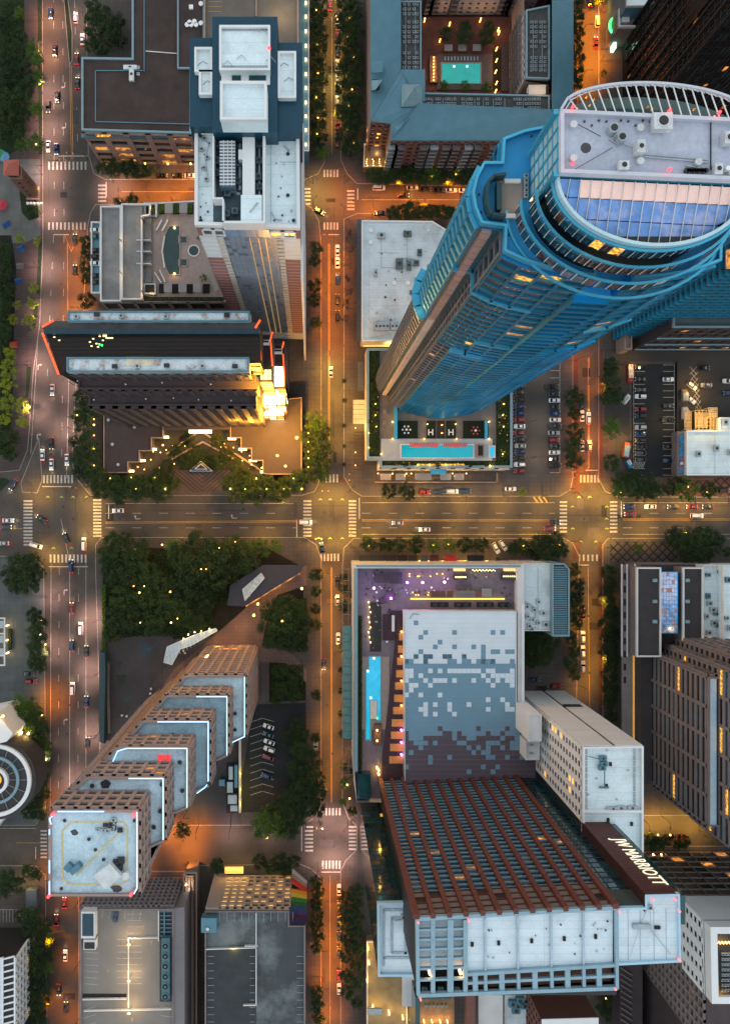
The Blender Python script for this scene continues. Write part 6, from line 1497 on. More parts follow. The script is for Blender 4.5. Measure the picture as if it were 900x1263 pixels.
MB().prism(pxpoly([(575,1202),(758,1192),(758,1217),(575,1226)],zr),zr-2.8,zr-2.4).build('recessed_roof',mat('umber_recess',(.22,.09,.06),.8,var=.4,scale=.1,coords='World'),t)
for q,e in (((528,1193),30),((565,1192),45)):
    v=P(*q,zr-4); MB().cyl(v,.4,zr-2.2,zr-.4,8).build('roof_floodlight',glow('flood_bulb',(1,.5,.2),9),t); light(v+Vector((0,0,4.6)),e*1.5,(1,.5,.2),.4,t)
for x in (523,543,563): 
    v=P(x,1219,zr-6); ac_unit(t,x,1219,zr-2.2,1.4,.9,.8,M_TEALR)
# east roof and corner
MB().prism(pxpoly([(761,1121),(796,1120),(796,1105.5),(836,1104),(837,1185),(761,1189)],zr),zr-1.0,zr-.5).build('roof_panel',M_JR,t)
wall_ring(t,pxpoly([(759.5,1120),(795,1119),(795,1103.5),(837,1102.5),(839,1186),(760,1190)],zr),zr-.5,.5,1.0,mat('pale_blue_edge',(.35,.55,.68),.5,var=.06))
for x in (775,790,807,822): b2=MB().bar(P(x,1122,zr)+Vector((0,0,-.45)),P(x+.5,1186,zr)+Vector((0,0,-.45)),.08,.1).build('roof_seam',M_DUCT,t)
rbox(t,'roof_walkway',781,1141,802,1147,zr-.5,zr+.6,M_DUCT); v=P(811,1145,zr); MB().box(v.x-.7,v.x+.7,v.y-.4,v.y+.4,zr-.5,zr).build('roof_hatch',M_BLACK,t)
b2=MB(); b2.bar(P(800,1117,zr),P(790,1140,zr),.12); b2.bar(P(801,1118,zr),P(803,1148,zr),.12); b2.bar(P(803,1148,zr),P(827,1178,zr),.2); b2.bar(P(790,1140,zr),P(777,1180,zr),.08); b2.build('cable',M_DUCT,t)
ac_unit(t,800,1118,zr-.5,1.2,1.2,1.0,M_DUCT)
for q in ((515,1136),(577,1134),(762,1123),(803,1108),(831,1108),(836,1122),(836,1183),(757,1218),(518,1231)):
    v=P(*q,zr); MB().cyl(v,.25,zr,zr+1.3,6).build('beacon',mat('beacon_pink',(.9,.2,.2),emit=(1,.15,.15),estr=.5),t)
rq=random.Random(9)
for i in range(22): vent(t,rq.uniform(578,755),rq.uniform(1136,1184),zr-.6,rq.uniform(.1,.22),.4,rq.choice([M_DARKMETAL,M_DUCT]))
# sign wall: red brown cladding above the white wing roof
zA,zB=83,ZJ+.3
sw0,sw1=P(795.5,1103.5,ZJ),P(835.5,1102.5,ZJ)
v0=P(795,1120,ZJ)
blk=[(sw0.x,sw0.y),(sw1.x,sw1.y),(sw1.x,v0.y-1),(sw0.x,v0.y-1)]
M_SIGN=mat('sign_cladding',(.125,.028,.022),.6,.1,var=.3,scale=.5,scale2=2,coords='World')
MB().prism(blk,zA-1,zB-1,cap=False).build('penthouse_core',M_SIGN,t)
n_=26
b3=MB()
for i in range(n_):
    za,zb=zA+(zB-zA)*i/n_,zA+(zB-zA)*(i+1)/n_-.12
    MB().box(sw0.x-.2,sw1.x+.1,sw0.y,sw0.y+.25,za,zb).build('cladding_board',M_SIGN,t)
    MB().box(sw0.x-.3,sw0.x-.05,v0.y-1,sw0.y+.0,za,zb).build('cladding_board',mat('sign_cladding_side',(.07,.018,.015),.6,var=.3),t)
MB().box(sw1.x+.2,sw1.x+2.2,sw0.y-8,sw0.y-.5,60,ZJ-.5).build('glass_edge',M_GLASST,t)
# letters run up the wall; their tops point east... rotated a quarter turn
def letters(txt, size, z_start, z_end, x0):
    cu=bpy.data.curves.new('sign_text','FONT'); cu.body=txt; cu.size=size; cu.extrude=.06; cu.space_character=1.04; cu.offset=.0
    o=bpy.data.objects.new('sign_lettering',cu); C.objects.link(o)
    dg=bpy.context.evaluated_depsgraph_get(); me=bpy.data.meshes.new_from_object(o.evaluated_get(dg)); bpy.data.objects.remove(o)
    co=[v.co.copy() for v in me.vertices]; xmin=min(c.x for c in co); xmax=max(c.x for c in co)
    s=(z_end-z_start)/(xmax-xmin); ymin=min(c.y for c in co); ymax=max(c.y for c in co)
    yc=sw0.y+.45
    for v,c in zip(me.vertices,co):
        sh=(c.y-ymin)*.18
        v.co=Vector((x0+(c.y-ymin)*size_s, yc+c.z, z_start+(c.x-xmin)*s))-base_of(t)
    me.materials.append(glow('sign_glow',(1,.93,.68),1.0)); o=bpy.data.objects.new('sign_lettering',me); C.objects.link(o); o.parent=t
    return o
size_s=.98
letters('JW MARRIOTT',5.6,zA+14,zB-5,sw0.x+3.0)
# teal glass strip east of the fins
fa=P(795,1119,ZJ); 
facade(t,(fa.x,fa.y),(ne_.x,ne_.y),24,ZJ-8,bay=2.4,fl=3.3,wall=mat('teal_spandrel',(.02,.09,.11),.4,.2),glass=M_GLASST,alt=M_JG,palt=.5,sh=.12,pw=.06,depth=.25)
MB().box(ne_.x,fa.x,fa.y,fa.y+.5,ZJ-9,ZJ-1).build('louvre_band',mat('green_grey_band',(.06,.09,.09),.6),t)
# lower teal glass wing to the west
zw=100
wg=pxpoly([(465,1113),(520,1112),(520,1203),(466,1203)],zw)
MB().prism(wg,0,zw-.3,cap=False).build('wing_wall',M_GLASST,t); MB().prism(wg,zw-.9,zw-.3).build('wing_roof',M_JR,t); wall_ring(t,wg,zw-.3,.6,1.2,mat('pale_blue_edge',(.35,.55,.68)))
a=P(520,1112,zw); c=P(465,1113,zw)
facade(t,(a.x,a.y),(c.x,c.y),2,zw-1,bay=1.6,fl=3.6,wall=mat('dark_teal_frame',(.01,.06,.07),.4,.2),glass=M_GLASST,alt=mat('brown_room_glass',(.05,.03,.03),.3,var=.5),palt=.18,lit=M_LIT,plit=.012,sh=.10,pw=.08,depth=.2)
b=MB()
for q0,q1 in (((473,1123),(508,1123)),((473,1123),(473,1192)),((500,1128),(500,1178)),((483,1133),(500,1133)),((483,1133),(483,1176)),((483,1176),(505,1176)),((473,1182),(508,1182))): b.bar(P(*q0,zw)+Vector((0,0,-.15)),P(*q1,zw)+Vector((0,0,-.15)),.7,.3)
b.build('roof_channel',mat('channel_grey',(.30,.40,.46),.7),t)
for q in ((497,1130),(502,1128),(506,1130)): ac_unit(t,*q,zw-.3,1.5,1.3,1,M_DUCT)
duct(t,[(486,1136),(499,1135)],zw-.3,.4,.6,M_PALE)
# lower parts at the bottom edge of the picture
zl=20
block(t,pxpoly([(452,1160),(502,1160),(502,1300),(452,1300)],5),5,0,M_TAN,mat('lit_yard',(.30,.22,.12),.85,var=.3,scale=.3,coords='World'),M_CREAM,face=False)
for q,e in (((454,1172),220),((453,1212),220),((460,1245),320),((480,1252),260),((497,1258),200),((455,1190),140)):
    v=P(*q,8); MB().cyl(v,.25,5,8,6).build('yard_lamp',M_BULBO,t); light(v+Vector((.5,0,.4)),e,(1,.68,.18),.3,t)
rbox(t,'lower_roof',496,1200,512,1242,28,29,M_PALE); rbox(t,'small_roof',453,1245,471,1252,9,10,M_DUCT)
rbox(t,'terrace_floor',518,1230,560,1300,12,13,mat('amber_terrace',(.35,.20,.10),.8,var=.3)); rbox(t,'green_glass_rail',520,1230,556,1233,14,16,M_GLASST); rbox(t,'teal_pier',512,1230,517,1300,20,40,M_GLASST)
for x in (523,533,543,552): v=P(x,1262,15); light(v,160,(1,.6,.2),.3,t); MB().cyl(v,.2,13,15,6).build('terrace_lamp',M_BULBO,t)
for i in range(6): rbox(t,'dining_table',524+i*5,1240,526+i*5,1243,13,13.8,M_EDGE)
rbox(t,'lower_roof',590,1224,620,1300,24,25,M_PALE); rbox(t,'lower_roof',622,1224,652,1300,22,23,M_WROOF)
for q in ((631,1236),(640,1232),(646,1238),(635,1244)): ac_unit(t,*q,23,3,2.4,2,M_TEALR)
rbox(t,'brown_wall',575,1226,586,1300,26,30,M_TERR)
t=B('brown_roof_building','small building with flat chocolate brown roof just below the hotel tower','building',690,1240)
pb=pxpoly([(652,1222),(716,1220),(738,1256),(738,1300),(668,1300),(652,1250)],40)
pb=pxpoly([(668,1258),(738,1256),(738,1330),(668,1330)],44)
MB().prism(pb,0,43.6).build('wall',mat('chocolate_wall',(.16,.06,.04),.8,var=.12),t); MB().prism(pb,43.6,44).build('roof',M_WHITE,t); a=P(738,1256,44); c=P(668,1258,44)
facade(t,(c.x,c.y),(c.x,c.y-18),3,43,bay=3,fl=3.4,wall=M_TERR,glass=M_GLASS,pw=.4,sh=.4)

# ================================================================ white slab wing
t = B('white_slab_wing', 'white stone slab building with a dark vertical slot and rows of small windows', 'building', 700, 860)
zs=83
ws=pxpoly([(718,921),(792,920),(792,1150),(718,1150)],zs)
MB().prism(ws,0,zs,cap=False).build('wall',M_WHITE,t); MB().prism(ws,zs-.9,zs-.4).build('roof',M_WROOF2,t); wall_ring(t,ws,zs-.4,.55,1.3,M_WHITE)
a=P(792,920,zs); c=P(718,921,zs)
# stone cladding panels on the north face, leaving the slot
M_STONE=mat('ashlar_panel',(.62,.62,.61),.75,var=.04,rand=.05,scale=.3)
Wd=a.x-c.x; 
for i in range(2):
    xa,xb=(c.x,c.x+Wd*.50) if i==0 else (c.x+Wd*.55,a.x)
    for j in range(28):
        z1=2+j*2.9; m_=pane_mesh(round(xb-xa-.03,2),2.84,M_STONE,.3); o=inst(m_,'stone_panel',t,Vector(((xa+xb)/2,a.y+.12,z1+1.45)))
MB().box(c.x+Wd*.50,c.x+Wd*.55,a.y-.3,a.y+.02,0,zs-.5).build('window_slot',mat('slot_glass',(.03,.03,.02),.15,var=.5),t)
rbox(t,'slot_step',0,0,1,1,0,.001,M_WHITE) if False else None
v=P(712,866,25); MB().box(a.x-8.5,a.x-2,a.y,a.y+.45,27,31).build('louvre_opening',M_DARKMETAL,t)
# west face: six bays of windows, sixteen storeys, each its own window
y0v=c.y-.6; bayw=3.85
wA=Vector((c.x,c.y-.3,0)); wB=Vector((c.x,c.y-.3-6*bayw,0))
facade(t,(wA.x,wA.y),(wB.x,wB.y),30,zs-1,bay=bayw,fl=(zs-31)/16,wall=M_WHITE,glass=M_GLASSW,lit=mat('tangerine_window',(.6,.25,.05),.5,emit=(1,.4,.05),estr=.5),plit=.05,pw=.50,sh=.42,depth=.3,single=True)
facade(t,(wB.x,wB.y-2.5),(wB.x,wB.y-20),8,zs-1,bay=3,fl=3.5,wall=M_GLASST,glass=M_GLASST,alt=M_DARK,palt=.4,pw=.1,sh=.1,depth=.3)
# stair block at the north-west foot
for (x0,y0,x1,y1,z1) in ((651,881,667,914,46),(647.5,914,665,937,36)):
    rbox(t,'stair_block',x0,y0,x1,y1,0,z1,M_WHITE); q=pxpoly([(x0,y0),(x1,y0),(x1,y1),(x0,y1)],z1); wall_ring(t,q,z1,.4,.7,M_WHITE)
for y in (918,928): rbox(t,'roof_hatch',653,y,658,y+2.5,36,36.5,M_DUCT)
# roof kit
for (x0,y0,x1,y1) in ((722,924,724.5,1000),(781,924,784,1000)):
    b=MB()
    for i in range(10): 
        v0,v1=P(x0,y0+i*7.6,zs),P(x1,y0+i*7.6+6.6,zs); b.box(v0.x,v1.x,v1.y,v0.y,zs-.4,zs-.2)
    b.build('walkway_paver',M_DUCT,t,kind='stuff')
rbox(t,'cross_parapet',718,1000,792,1003,zs-.4,zs+1,M_WHITE)
for q,w,h_ in (((755,997),4,.9),((765,996),3,.8),((779,996),3,.8)): ac_unit(t,*q,zs-.4,w,1.2,h_,M_DUCT)
b=MB(); b.bar(P(724,932,zs)+Vector((0,0,1)),P(744,937,zs)+Vector((0,0,1)),.25); b.bar(P(744,942,zs)+Vector((0,0,1)),P(744,970,zs)+Vector((0,0,1)),.3); b.bar(P(738,971,zs)+Vector((0,0,.4)),P(750,971,zs)+Vector((0,0,.4)),.5); b.build('window_cleaning_rig',M_TEALR,t)
for q in ((742,934),(743,941),(741,946)): ac_unit(t,*q,zs-.4,2.2,1.4,1.6,M_TEALR)
for q in ((753,943),(748,970),(750,1012),(779,1017)): v=P(*q,zs); MB().box(v.x-.4,v.x+.4,v.y-.6,v.y+.6,zs-.4,zs).build('roof_hatch',M_BLACK,t)
for q in ((748,925),(725,980),(760,986),(774,950),(735,960),(730,1015),(761,1030)): vent(t,*q,zs-.4,.25,.35,M_DUCT)
MB().box(c.x-.02,c.x+8,c.y-34,c.y-33.4,zs,zs+.2)

# ================================================================ white roof and louvred roof next to the podium
t = B('louvred_roof_building', 'low white roofed building with a blue grey louvred strip roof beside the street', 'building', 670, 740)
z=24
pl=pxpoly([(645,695),(680,695),(680,778),(645,778)],z); MB().prism(pl,0,z-.2,cap=False).build('wall',M_PALE,t); MB().prism(pl,z-.6,z-.2).build('roof',M_WROOF,t); wall_ring(t,pl,z-.2,.4,.7,M_PALE)
pl=pxpoly([(681,695),(696,695),(702,702),(702,785),(681,785)],z+3); MB().prism(pl,0,z+2.4,cap=False).build('wall',M_EDGE,t); MB().prism(pl,z+2,z+2.4).build('louvre_bed',M_DARKMETAL,t); wall_ring(t,pl,z+2.4,.5,.8,M_EDGE)
for i in range(31):
    v0,v1=P(683,699+i*2.75,z+2.4),P(699,700+i*2.75,z+2.4); MB().box(v0.x,v1.x,v0.y-.5,v0.y,z+2.5,z+2.75).build('louvre_blade',M_TEALR,t)
for q in ((650,760),(656,764),(652,772),(663,742),(649,748),(658,752),(669,756),(663,768),(655,776),(672,770)): ac_unit(t,*q,z-.2,random.uniform(1.2,2.4),random.uniform(1.2,2.2),1.2,M_DUCT)
duct(t,[(648,742),(660,750),(660,775)],z-.2,.4,.5); duct(t,[(646,772),(662,772)],z-.2,.6,.6,M_PALE); duct(t,[(663,700),(663,778)],z-.2,.12,.1)

# ================================================================ grey office group, east side
t = B('grey_grid_offices', 'long grey office building with tall grid windows and terraces stepping back', 'building', 800, 880)
z=18
pe=pxpoly([(765,697),(960,697),(960,800),(765,800)],z); M_CH=mat('charcoal_roof',(.085,.078,.085),.9,var=.25,scale=.3,scale2=3,coords='World')
base=gp([(765,694),(960,694),(960,948),(771,948)])
MB().prism(gp([(770,693),(960,693),(960,950),(770,950)]),0,z,cap=False).build('wall',M_GREYC,t); MB().prism(gp([(770,693),(960,693),(960,950),(770,950)]),z-.3,z).build('roof',M_CH,t)
def rb(nm,x0,y0,x1,y1,za,zb,m): return rbox(t,nm,x0,y0,x1,y1,za,zb,m)
for (x0,x1) in ((784,814),(841,866)):
    q=pxpoly([(x0,700),(x1,700),(x1,810),(x0,810)],26); MB().prism(q,z,26,cap=False).build('wall',M_GREYC,t); MB().prism(q,25.7,26).build('roof',M_CH,t); wall_ring(t,q,26,.5,.9,M_PALE)
for x in (808,848):
    for y in (714,740,765): rb('skylight_box',x-2.5,y,x+2.5,y+4,26,27.2,M_EDGE)
rb('side_wing_roof',767,697,780,990,z,z+1.2,M_GREYC); 
for x in (766.5,773,783): rb('roof_edging',x,696,x+1,810,z+1.2,z+2.2,M_PALE)
for y in (707,723,739,755,771,787,803,819,835): rb('light_well',769,y,772,y+8,z+1.2,z+1.35,M_BLACK)
rb('glow_slot',780.2,704,782.4,935,z+1.2,z+1.3,mat('amber_slot',(.5,.25,.05),.7,emit=(1,.42,.04),estr=.13))
# glass atrium vault: panes
M_AT=mat('atrium_glass',(.20,.34,.62),.1,.3,1,var=.5,scale=.25,scale2=1,coords='World',dirt=(.75,.68,.75),dirtamt=.8)
for i in range(6):
    for j in range(15):
        v0,v1=P(815.3+i*3.4,706+j*5,27),P(815.3+i*3.4+3.1,706+j*5+4.6,27); MB().box(v0.x,v1.x,v1.y,v0.y,26.5,26.7).build('atrium_pane',M_AT if random.random()<.85 else M_LITR,t)
rb('atrium_bed',814.6,705,836,782,z,26.4,M_BLUEM); light(P(828,776,27.6),80,(1,.6,.2),.3,t)
for q in (((866,697,890,800),M_WROOF2,24),((890,697,960,820),M_WROOF2,28)):
    rb('roof',*q[0],z,q[2],q[1]); wall_ring(t,pxpoly([(q[0][0],q[0][1]),(q[0][2],q[0][1]),(q[0][2],q[0][3]),(q[0][0],q[0][3])],q[2]),q[2],.4,.8,M_PALE)
for q in ((872,735),(874,744),(878,752),(870,760),(882,757),(879,768),(884,771),(873,780),(886,705),(897,715),(895,762),(899,774),(872,709)): ac_unit(t,*q,28 if q[0]>890 else 24,random.uniform(1.3,2.4),random.uniform(1.2,2.4),1.2,M_TEALR if q[1]%2 else M_DUCT)
# front mass with grid west face
def mass(u0,v0,u1,v1,zt,bay,fl,lit,zb=1,south=False):
    q=ccw([U(u0,v0),(U(u1,v0)),(U(u1,v1)),(U(u0,v1))]); MB().prism(q,0,zt,cap=False).build('wall',M_GREYC,t); MB().prism(q,zt-.3,zt).build('roof',M_CH,t); wall_ring(t,q,zt,.5,.8,M_GREYC)
    facade(t,U(u0,v0),U(u0,v1),zb,zt-.4,bay=bay,fl=fl,wall=M_GREYC,glass=M_GLASS,lit=M_LIT,plit=lit,pw=.12,sh=.42,depth=.55,single=True,alt=M_GLASSB,palt=.2)
    facade(t,U(u1,v0),U(u0,v0),zb,zt-.4,bay=3.2,fl=5,wall=M_GREYC,glass=M_GLASS,lit=M_LIT,plit=.12,pw=.4,sh=.2,depth=.9,single=True)
u0=400
mass(400,166,460,316,64,9.2,4.0,.07)
rb_=None
mass(412,156,520,330,72,9.2,4.0,.06)
mass(424,146,560,330,82,9.2,4.0,.06)
q=ccw([U(400,166),U(408,166),U(408,316),U(400,316)]); MB().prism(q,64,64.6).build('white_ledge',mat('pale_blue_ledge',(.38,.52,.62),.6,var=.12,scale=.5,coords='World'),t)

# ================================================================ brown ribbed block, lower right
t = B('ribbed_brown_block', 'brown block with thin pale floor lines and a white framed roof terrace, bottom right', 'building', 830, 1100)
zb_=62; kb=1/(1-zb_/H)
NW=P(872,1140,zb_)
MB().box(NW.x,NW.x+90,NW.y-120,NW.y,0,zb_-.5).build('wall',M_BROWNC,t)
M_UMB=mat('umber_panel',(.15,.10,.075),.7,var=.4,scale=.3,coords='World'); M_RIBB=mat('pale_rib',(.26,.25,.24),.6,var=.1)
facade(t,(NW.x+60,NW.y),(NW.x,NW.y),2,zb_-1,bay=5.2,fl=5.0,wall=M_RIBB,glass=M_UMB,alt=M_DARK,palt=.12,lit=M_LITD,plit=.03,pw=.04,sh=.10,depth=.7,single=True)
facade(t,(NW.x,NW.y),(NW.x,NW.y-44),2,zb_-1,bay=3.4,fl=3.4,wall=M_GREYC,glass=M_GLASSW,alt=M_DARK,palt=.4,lit=M_LIT,plit=.04,pw=.35,sh=.4,depth=1.0)
x0,y0=P(838,1060,0).x,0
# white box volume with framed roof pit
wb=pxpoly([(874,1142),(960,1142),(960,1236),(876,1236)],66)
MB().prism(wb,44,66,cap=False).build('wall',M_WHITE,t); wall_ring(t,wb,66,2.2,1.2,M_WHITE); MB().prism(wb,62,62.5).build('terrace_floor',mat('dark_pit',(.06,.07,.08),.8,var=.4,scale=.6,coords='World'),t)
facade(t,P(874,1142,66)[:2],P(876,1236,66)[:2],45,61,bay=5,fl=3.5,wall=M_WHITE,glass=M_GLASS,lit=M_LIT,plit=.02,pw=.6,sh=.4,depth=.3)
for y in (1164,1231):
    for x in range(884,902,4): MB().cyl(P(x,y,63.5),.25,62.5,63.6,6).build('pit_lamp',M_BULBO,t)
    light(P(892,y,64.5),120,(1,.5,.15),.3,t)
for i in range(24): ac_unit(t,890+(i%3)*4,1176+(i//3)*6.4,62.5,.9,.9,.9,M_DUCT)
for z in (8,14,20,26,32,38): 
    pass
rbox(t,'orange_light_strip',854.5,1222,856,1243,44,45,M_NEONO)
# podium with pool to its west
t = B('narrow_grey_block', 'narrow grey residential slab with angled fins below the hotel roof', 'building', 790, 1230)
MB().prism(pxpoly([(764,1188),(792,1188),(792,1400),(764,1400)],16),0,16).build('wall',M_BROWNC,t)
a_,c_=P(778,1190,16),P(778,1300,16)
for i in range(16): MB().bar(P(765,1194+i*7,16.4),P(779,1203+i*7,16.4),.4,.8).build('fin',M_GREYC,t)
for x,y,e in ((763,1201,160),(768,1210,140),(761,1224,160),(761,1253,160)): v=P(x,y,6); MB().cyl(v,.3,0,6,6).build('wall_lamp',M_BULBO,t); light(v+Vector((-.8,0,.6)),e,(1,.5,.12),.3,t)
t = B('lap_pool', 'narrow green lit lap pool behind the hotel tower', 'pool', 800, 1200)
MB().prism(pxpoly([(793,1160),(806,1160),(806,1220),(793,1220)],1),.12,1).build('basin',M_PALE,t); MB().prism(pxpoly([(794,1162),(805,1162),(805,1218),(794,1218)],1),.9,1.1).build('water',mat('emerald_water',(.01,.25,.15),.08,var=.3,emit=(.02,.7,.35),estr=.12),t); light(P(799,1192,3),60,(.1,1,.35),.4,t)
# ================================================================ west side structures
t = B('clock_tower', 'slender brick clock tower with red pyramid roof beside the avenue', 'tower', 43, 240)
c=P(42.5,239.5); hs=2.3; h=27
MB().box(c.x-hs,c.x+hs,c.y-hs,c.y+hs,0,h).build('shaft',mat('tower_brick',(.24,.12,.085),.85,var=.2,scale=1),t)
for z_ in (1.5,h-4,h-.4): MB().box(c.x-hs-.35,c.x+hs+.35,c.y-hs-.35,c.y+hs+.35,z_,z_+.6).build('cornice',M_TAN,t)
b=MB(); e=[(c.x-hs-.7,c.y-hs-.7,h+.2),(c.x+hs+.7,c.y-hs-.7,h+.2),(c.x+hs+.7,c.y+hs+.7,h+.2),(c.x-hs-.7,c.y+hs+.7,h+.2),(c.x,c.y,h+3.2)]; b.add(e,[(0,1,4),(1,2,4),(2,3,4),(3,0,4),(3,2,1,0)]); b.build('pyramid_roof',mat('clay_tiles',(.40,.11,.08),.8,var=.3,scale=2),t)
for i,z_ in enumerate((5,9,13,17)): 
    MB().box(c.x+hs-.02,c.x+hs+.12,c.y-.45,c.y+.45,z_,z_+1.6).build('window',M_DARK,t); MB().box(c.x-.45,c.x+.45,c.y-hs-.12,c.y-hs+.02,z_,z_+1.6).build('window',M_DARK,t)
for dx in (-.8,.8):
    MB().box(c.x+hs-.02,c.x+hs+.14,c.y+dx-.5,c.y+dx+.5,h-3.2,h-1).build('belfry_opening',M_DARK,t); MB().box(c.x+dx-.5,c.x+dx+.5,c.y-hs-.14,c.y-hs+.02,h-3.2,h-1).build('belfry_opening',M_DARK,t)
for i in range(5): MB().box(c.x-3+i*1.4,c.x-2+i*1.4,c.y-hs-2.2,c.y-hs-1.2,.13,1.2).build('bollard',M_PALE,t)
light(P(49,232,2.5),90,(1,.5,.12),.3); 
t = B('round_building', 'circular building with concentric white roof rings around a glowing eye', 'building', -5, 962)
cc=P(-5,962,22)
def ringp(r0,r1,z0,z1,m,nm,n=40,a0=0,a1=360):
    b=MB()
    for i in range(n):
        t0,t1=math.radians(a0+(a1-a0)*i/n),math.radians(a0+(a1-a0)*(i+1)/n)
        q=[(cc.x+r*math.cos(a),cc.y+r*math.sin(a)) for r,a in ((r0,t0),(r1,t0),(r1,t1),(r0,t1))]
        b.add([(x,y,z0) for x,y in q]+[(x,y,z1) for x,y in q],[(3,2,1,0),(4,5,6,7),(1,2,6,5),(3,0,4,7)])
    b.build(nm,m,t)
MB().cyl(cc,15.5,0,22,48).build('drum',mat('drum_deck',(.09,.085,.09),.8,var=.25,scale=.3,coords='World'),t)
ringp(12.6,14,22,23.4,M_WHITE,'outer_ring'); ringp(8.2,9.3,22,23,M_EDGE,'middle_ring'); ringp(4.0,5.2,22,24,M_WHITE,'inner_ring'); ringp(0,2.2,22,22.4,mat('amber_eye',(.5,.3,.05),.5,emit=(1,.6,.05),estr=.2),'glowing_eye',20)
for i in range(16):
    a=i*.3927; MB().bar((cc.x+5.3*math.cos(a),cc.y+5.3*math.sin(a),22.2),(cc.x+12.6*math.cos(a),cc.y+12.6*math.sin(a),22.2),.12,.3).build('radial_rib',M_DUCT,t)
MB().prism(pxpoly([(-30,885),(-5,880),(16,905),(8,915),(-30,925)],24),0,24).build('link_wing',M_WHITE,t); MB().prism(pxpoly([(-40,1020),(-10,1005),(12,1000),(-20,1040)],14),0,14).build('link_wing',M_WHITE,t)
light(P(3,884,27),200,(1,.6,.2),.3,t); MB().cyl(P(3,884,25),.4,24,25.4,6).build('roof_lamp',M_BULB,t)
for x,y in ((26,904),(35,905)): v=P(x,y,9); light(v+Vector((0,0,1)),300,(1,.62,.2),.3,t); MB().cyl(v,.4,8,9.6,6).build('wall_lamp',M_BULB,t)
t = B('entrance_pavilion', 'pale framed entrance canopy with glowing edges on the grey forecourt', 'canopy', 0, 790)
zz=6
for y in (762,781,808,820): rbox(t,'beam',-20,y,6,y+1.6,zz,zz+.7,M_PALE)
rbox(t,'beam',4.6,762,6.2,821,zz+.1,zz+.8,M_PALE)
for y in (766,784,800): rbox(t,'glass_roof',-20,y,4,y+9,zz+.1,zz+.3,M_DUCT)
for y in (772,790,806): v=P(8,y,2.5); light(v,260,(1,.6,.2),.4,t); MB().cyl(v,.25,0,2.6,6).build('wall_lamp',M_BULB,t)
rbox(t,'hedge_box',10,776,14,802,.155,1.2,M_GRASS)
t = B('lattice_office', 'white lattice office block in the bottom left corner', 'building', 5, 1225)
z=24
q=pxpoly([(-60,1182),(18,1182),(18,1400),(-60,1400)],z); MB().prism(q,0,z).build('wall',M_DARK,t)
a=P(18,1182,z); c_=P(18,1280,z)
rbox(t,'roof_slab',-60,1182,2,1400,z,z+.4,M_WROOF)
facade(t,(a.x,c_.y),(a.x,a.y),1,z-.5,bay=3,fl=3.6,wall=M_PALE,glass=M_GLASS,lit=M_LIT,plit=.1,pw=.2,sh=.3,depth=.8)
for i in range(12):
    MB().bar(P(2,1184+i*8,z+.3),P(18,1180+i*8,z+.3),.5,.6).build('roof_fin',M_WHITE,t)
rbox(t,'roof_band',2,1182,3.5,1300,z,z+1,M_WHITE); rbox(t,'roof_band',17,1182,18.5,1300,z,z+1,M_WHITE)
t = B('corner_lodge', 'white roofed lodge with warm porch light under the trees', 'building', 8, 1172)
rbox(t,'roof',-30,1160,16,1170,0,7,M_WHITE); light(P(12,1168,9),160,(1,.62,.2),.3,t)
t = B('small_deck_roof', 'small slate roofed gatehouse beside a lit hedge', 'building', 38, 1110)
rbox(t,'roof',32,1098,45,1121,0,4,mat('slate_deck',(.12,.15,.18),.8,var=.2)); light(P(30,1088,5),420,(1,.6,.2),.4,t); light(P(36,1094,5),200,(1,.65,.25),.4,t)
stalls(0,1122,44,1122,11,0,16,.165) ; stalls(0,1022,44,1022,1,0,1,.14)
rbox(t,'deck',0,1121,44,1140,.12,.15,mat('pale_deck',(.3,.28,.26),.8)) if False else None
# park block
t = B('park_pavilion', 'slate grey angular pavilion roof with a torn pale opening in the park', 'pavilion', 330, 715)
z=7
for q in ((345,730),(318,750),(292,776),(268,796),(240,818)): light(P(*q,5),260,(1,.42,.08),.4,t)
MB().prism(pxpoly([(280,747),(284,722),(324,697),(374,697),(371,706),(300,748)],z),z-.8,z).build('roof',mat('slate_roof',(.065,.07,.10),.8,var=.12,scale=.4,coords='World'),t)
MB().prism(pxpoly([(284,745),(292,722),(323,700),(368,700),(300,744)],z),0,z-.8).build('wall',M_BROWNC,t)
MB().prism(pxpoly([(299,727),(322,707),(326,713),(302,741)],z+.3),z,z+.3).build('skylight_opening',mat('pale_skylight',(.42,.50,.50),.5,var=.5,scale=.8),t)
b=MB()
for q0,q1 in (((299,727),(322,707)),((322,707),(326,713)),((326,713),(302,741)),((302,741),(299,727)),((305,724),(308,736))): b.bar(P(*q0,z+.5),P(*q1,z+.5),.25,.4)
b.build('skylight_frame',M_PALE,t)
MB().bar(P(303,748,z-.6),P(370,707,z-.6),.5,.25).build('eaves_light',M_LITD,t)
for q,e in (((372,726),300),((313,759),260),((318,745),120)): 
    v=P(*q,6); tt=thing('path_lamp','park path lamp at the %s'%{372:'edge of the park by the long kerb',313:'bend of the rose path below the pavilion',318:'south side of the slate pavilion roof'}[q[0]],'lamp',P(*q)); MB().cyl(v,.1,0,5.7,6).build('pole',M_DARKMETAL,tt); MB().cyl(v,.5,5.7,6.3,8).build('lamp_head',M_BULBO,tt); light(v+Vector((0,0,.9)),e,(1,.5,.12),.3,tt)
t = B('glass_canopy', 'folded white glass canopy lit by small spots at the park edge', 'canopy', 235, 800)
pts=[(202,817),(206,798),(238,784),(266,775),(268,778),(236,796),(222,801),(212,820)]
b=[P(x,y,7) for x,y in pts]
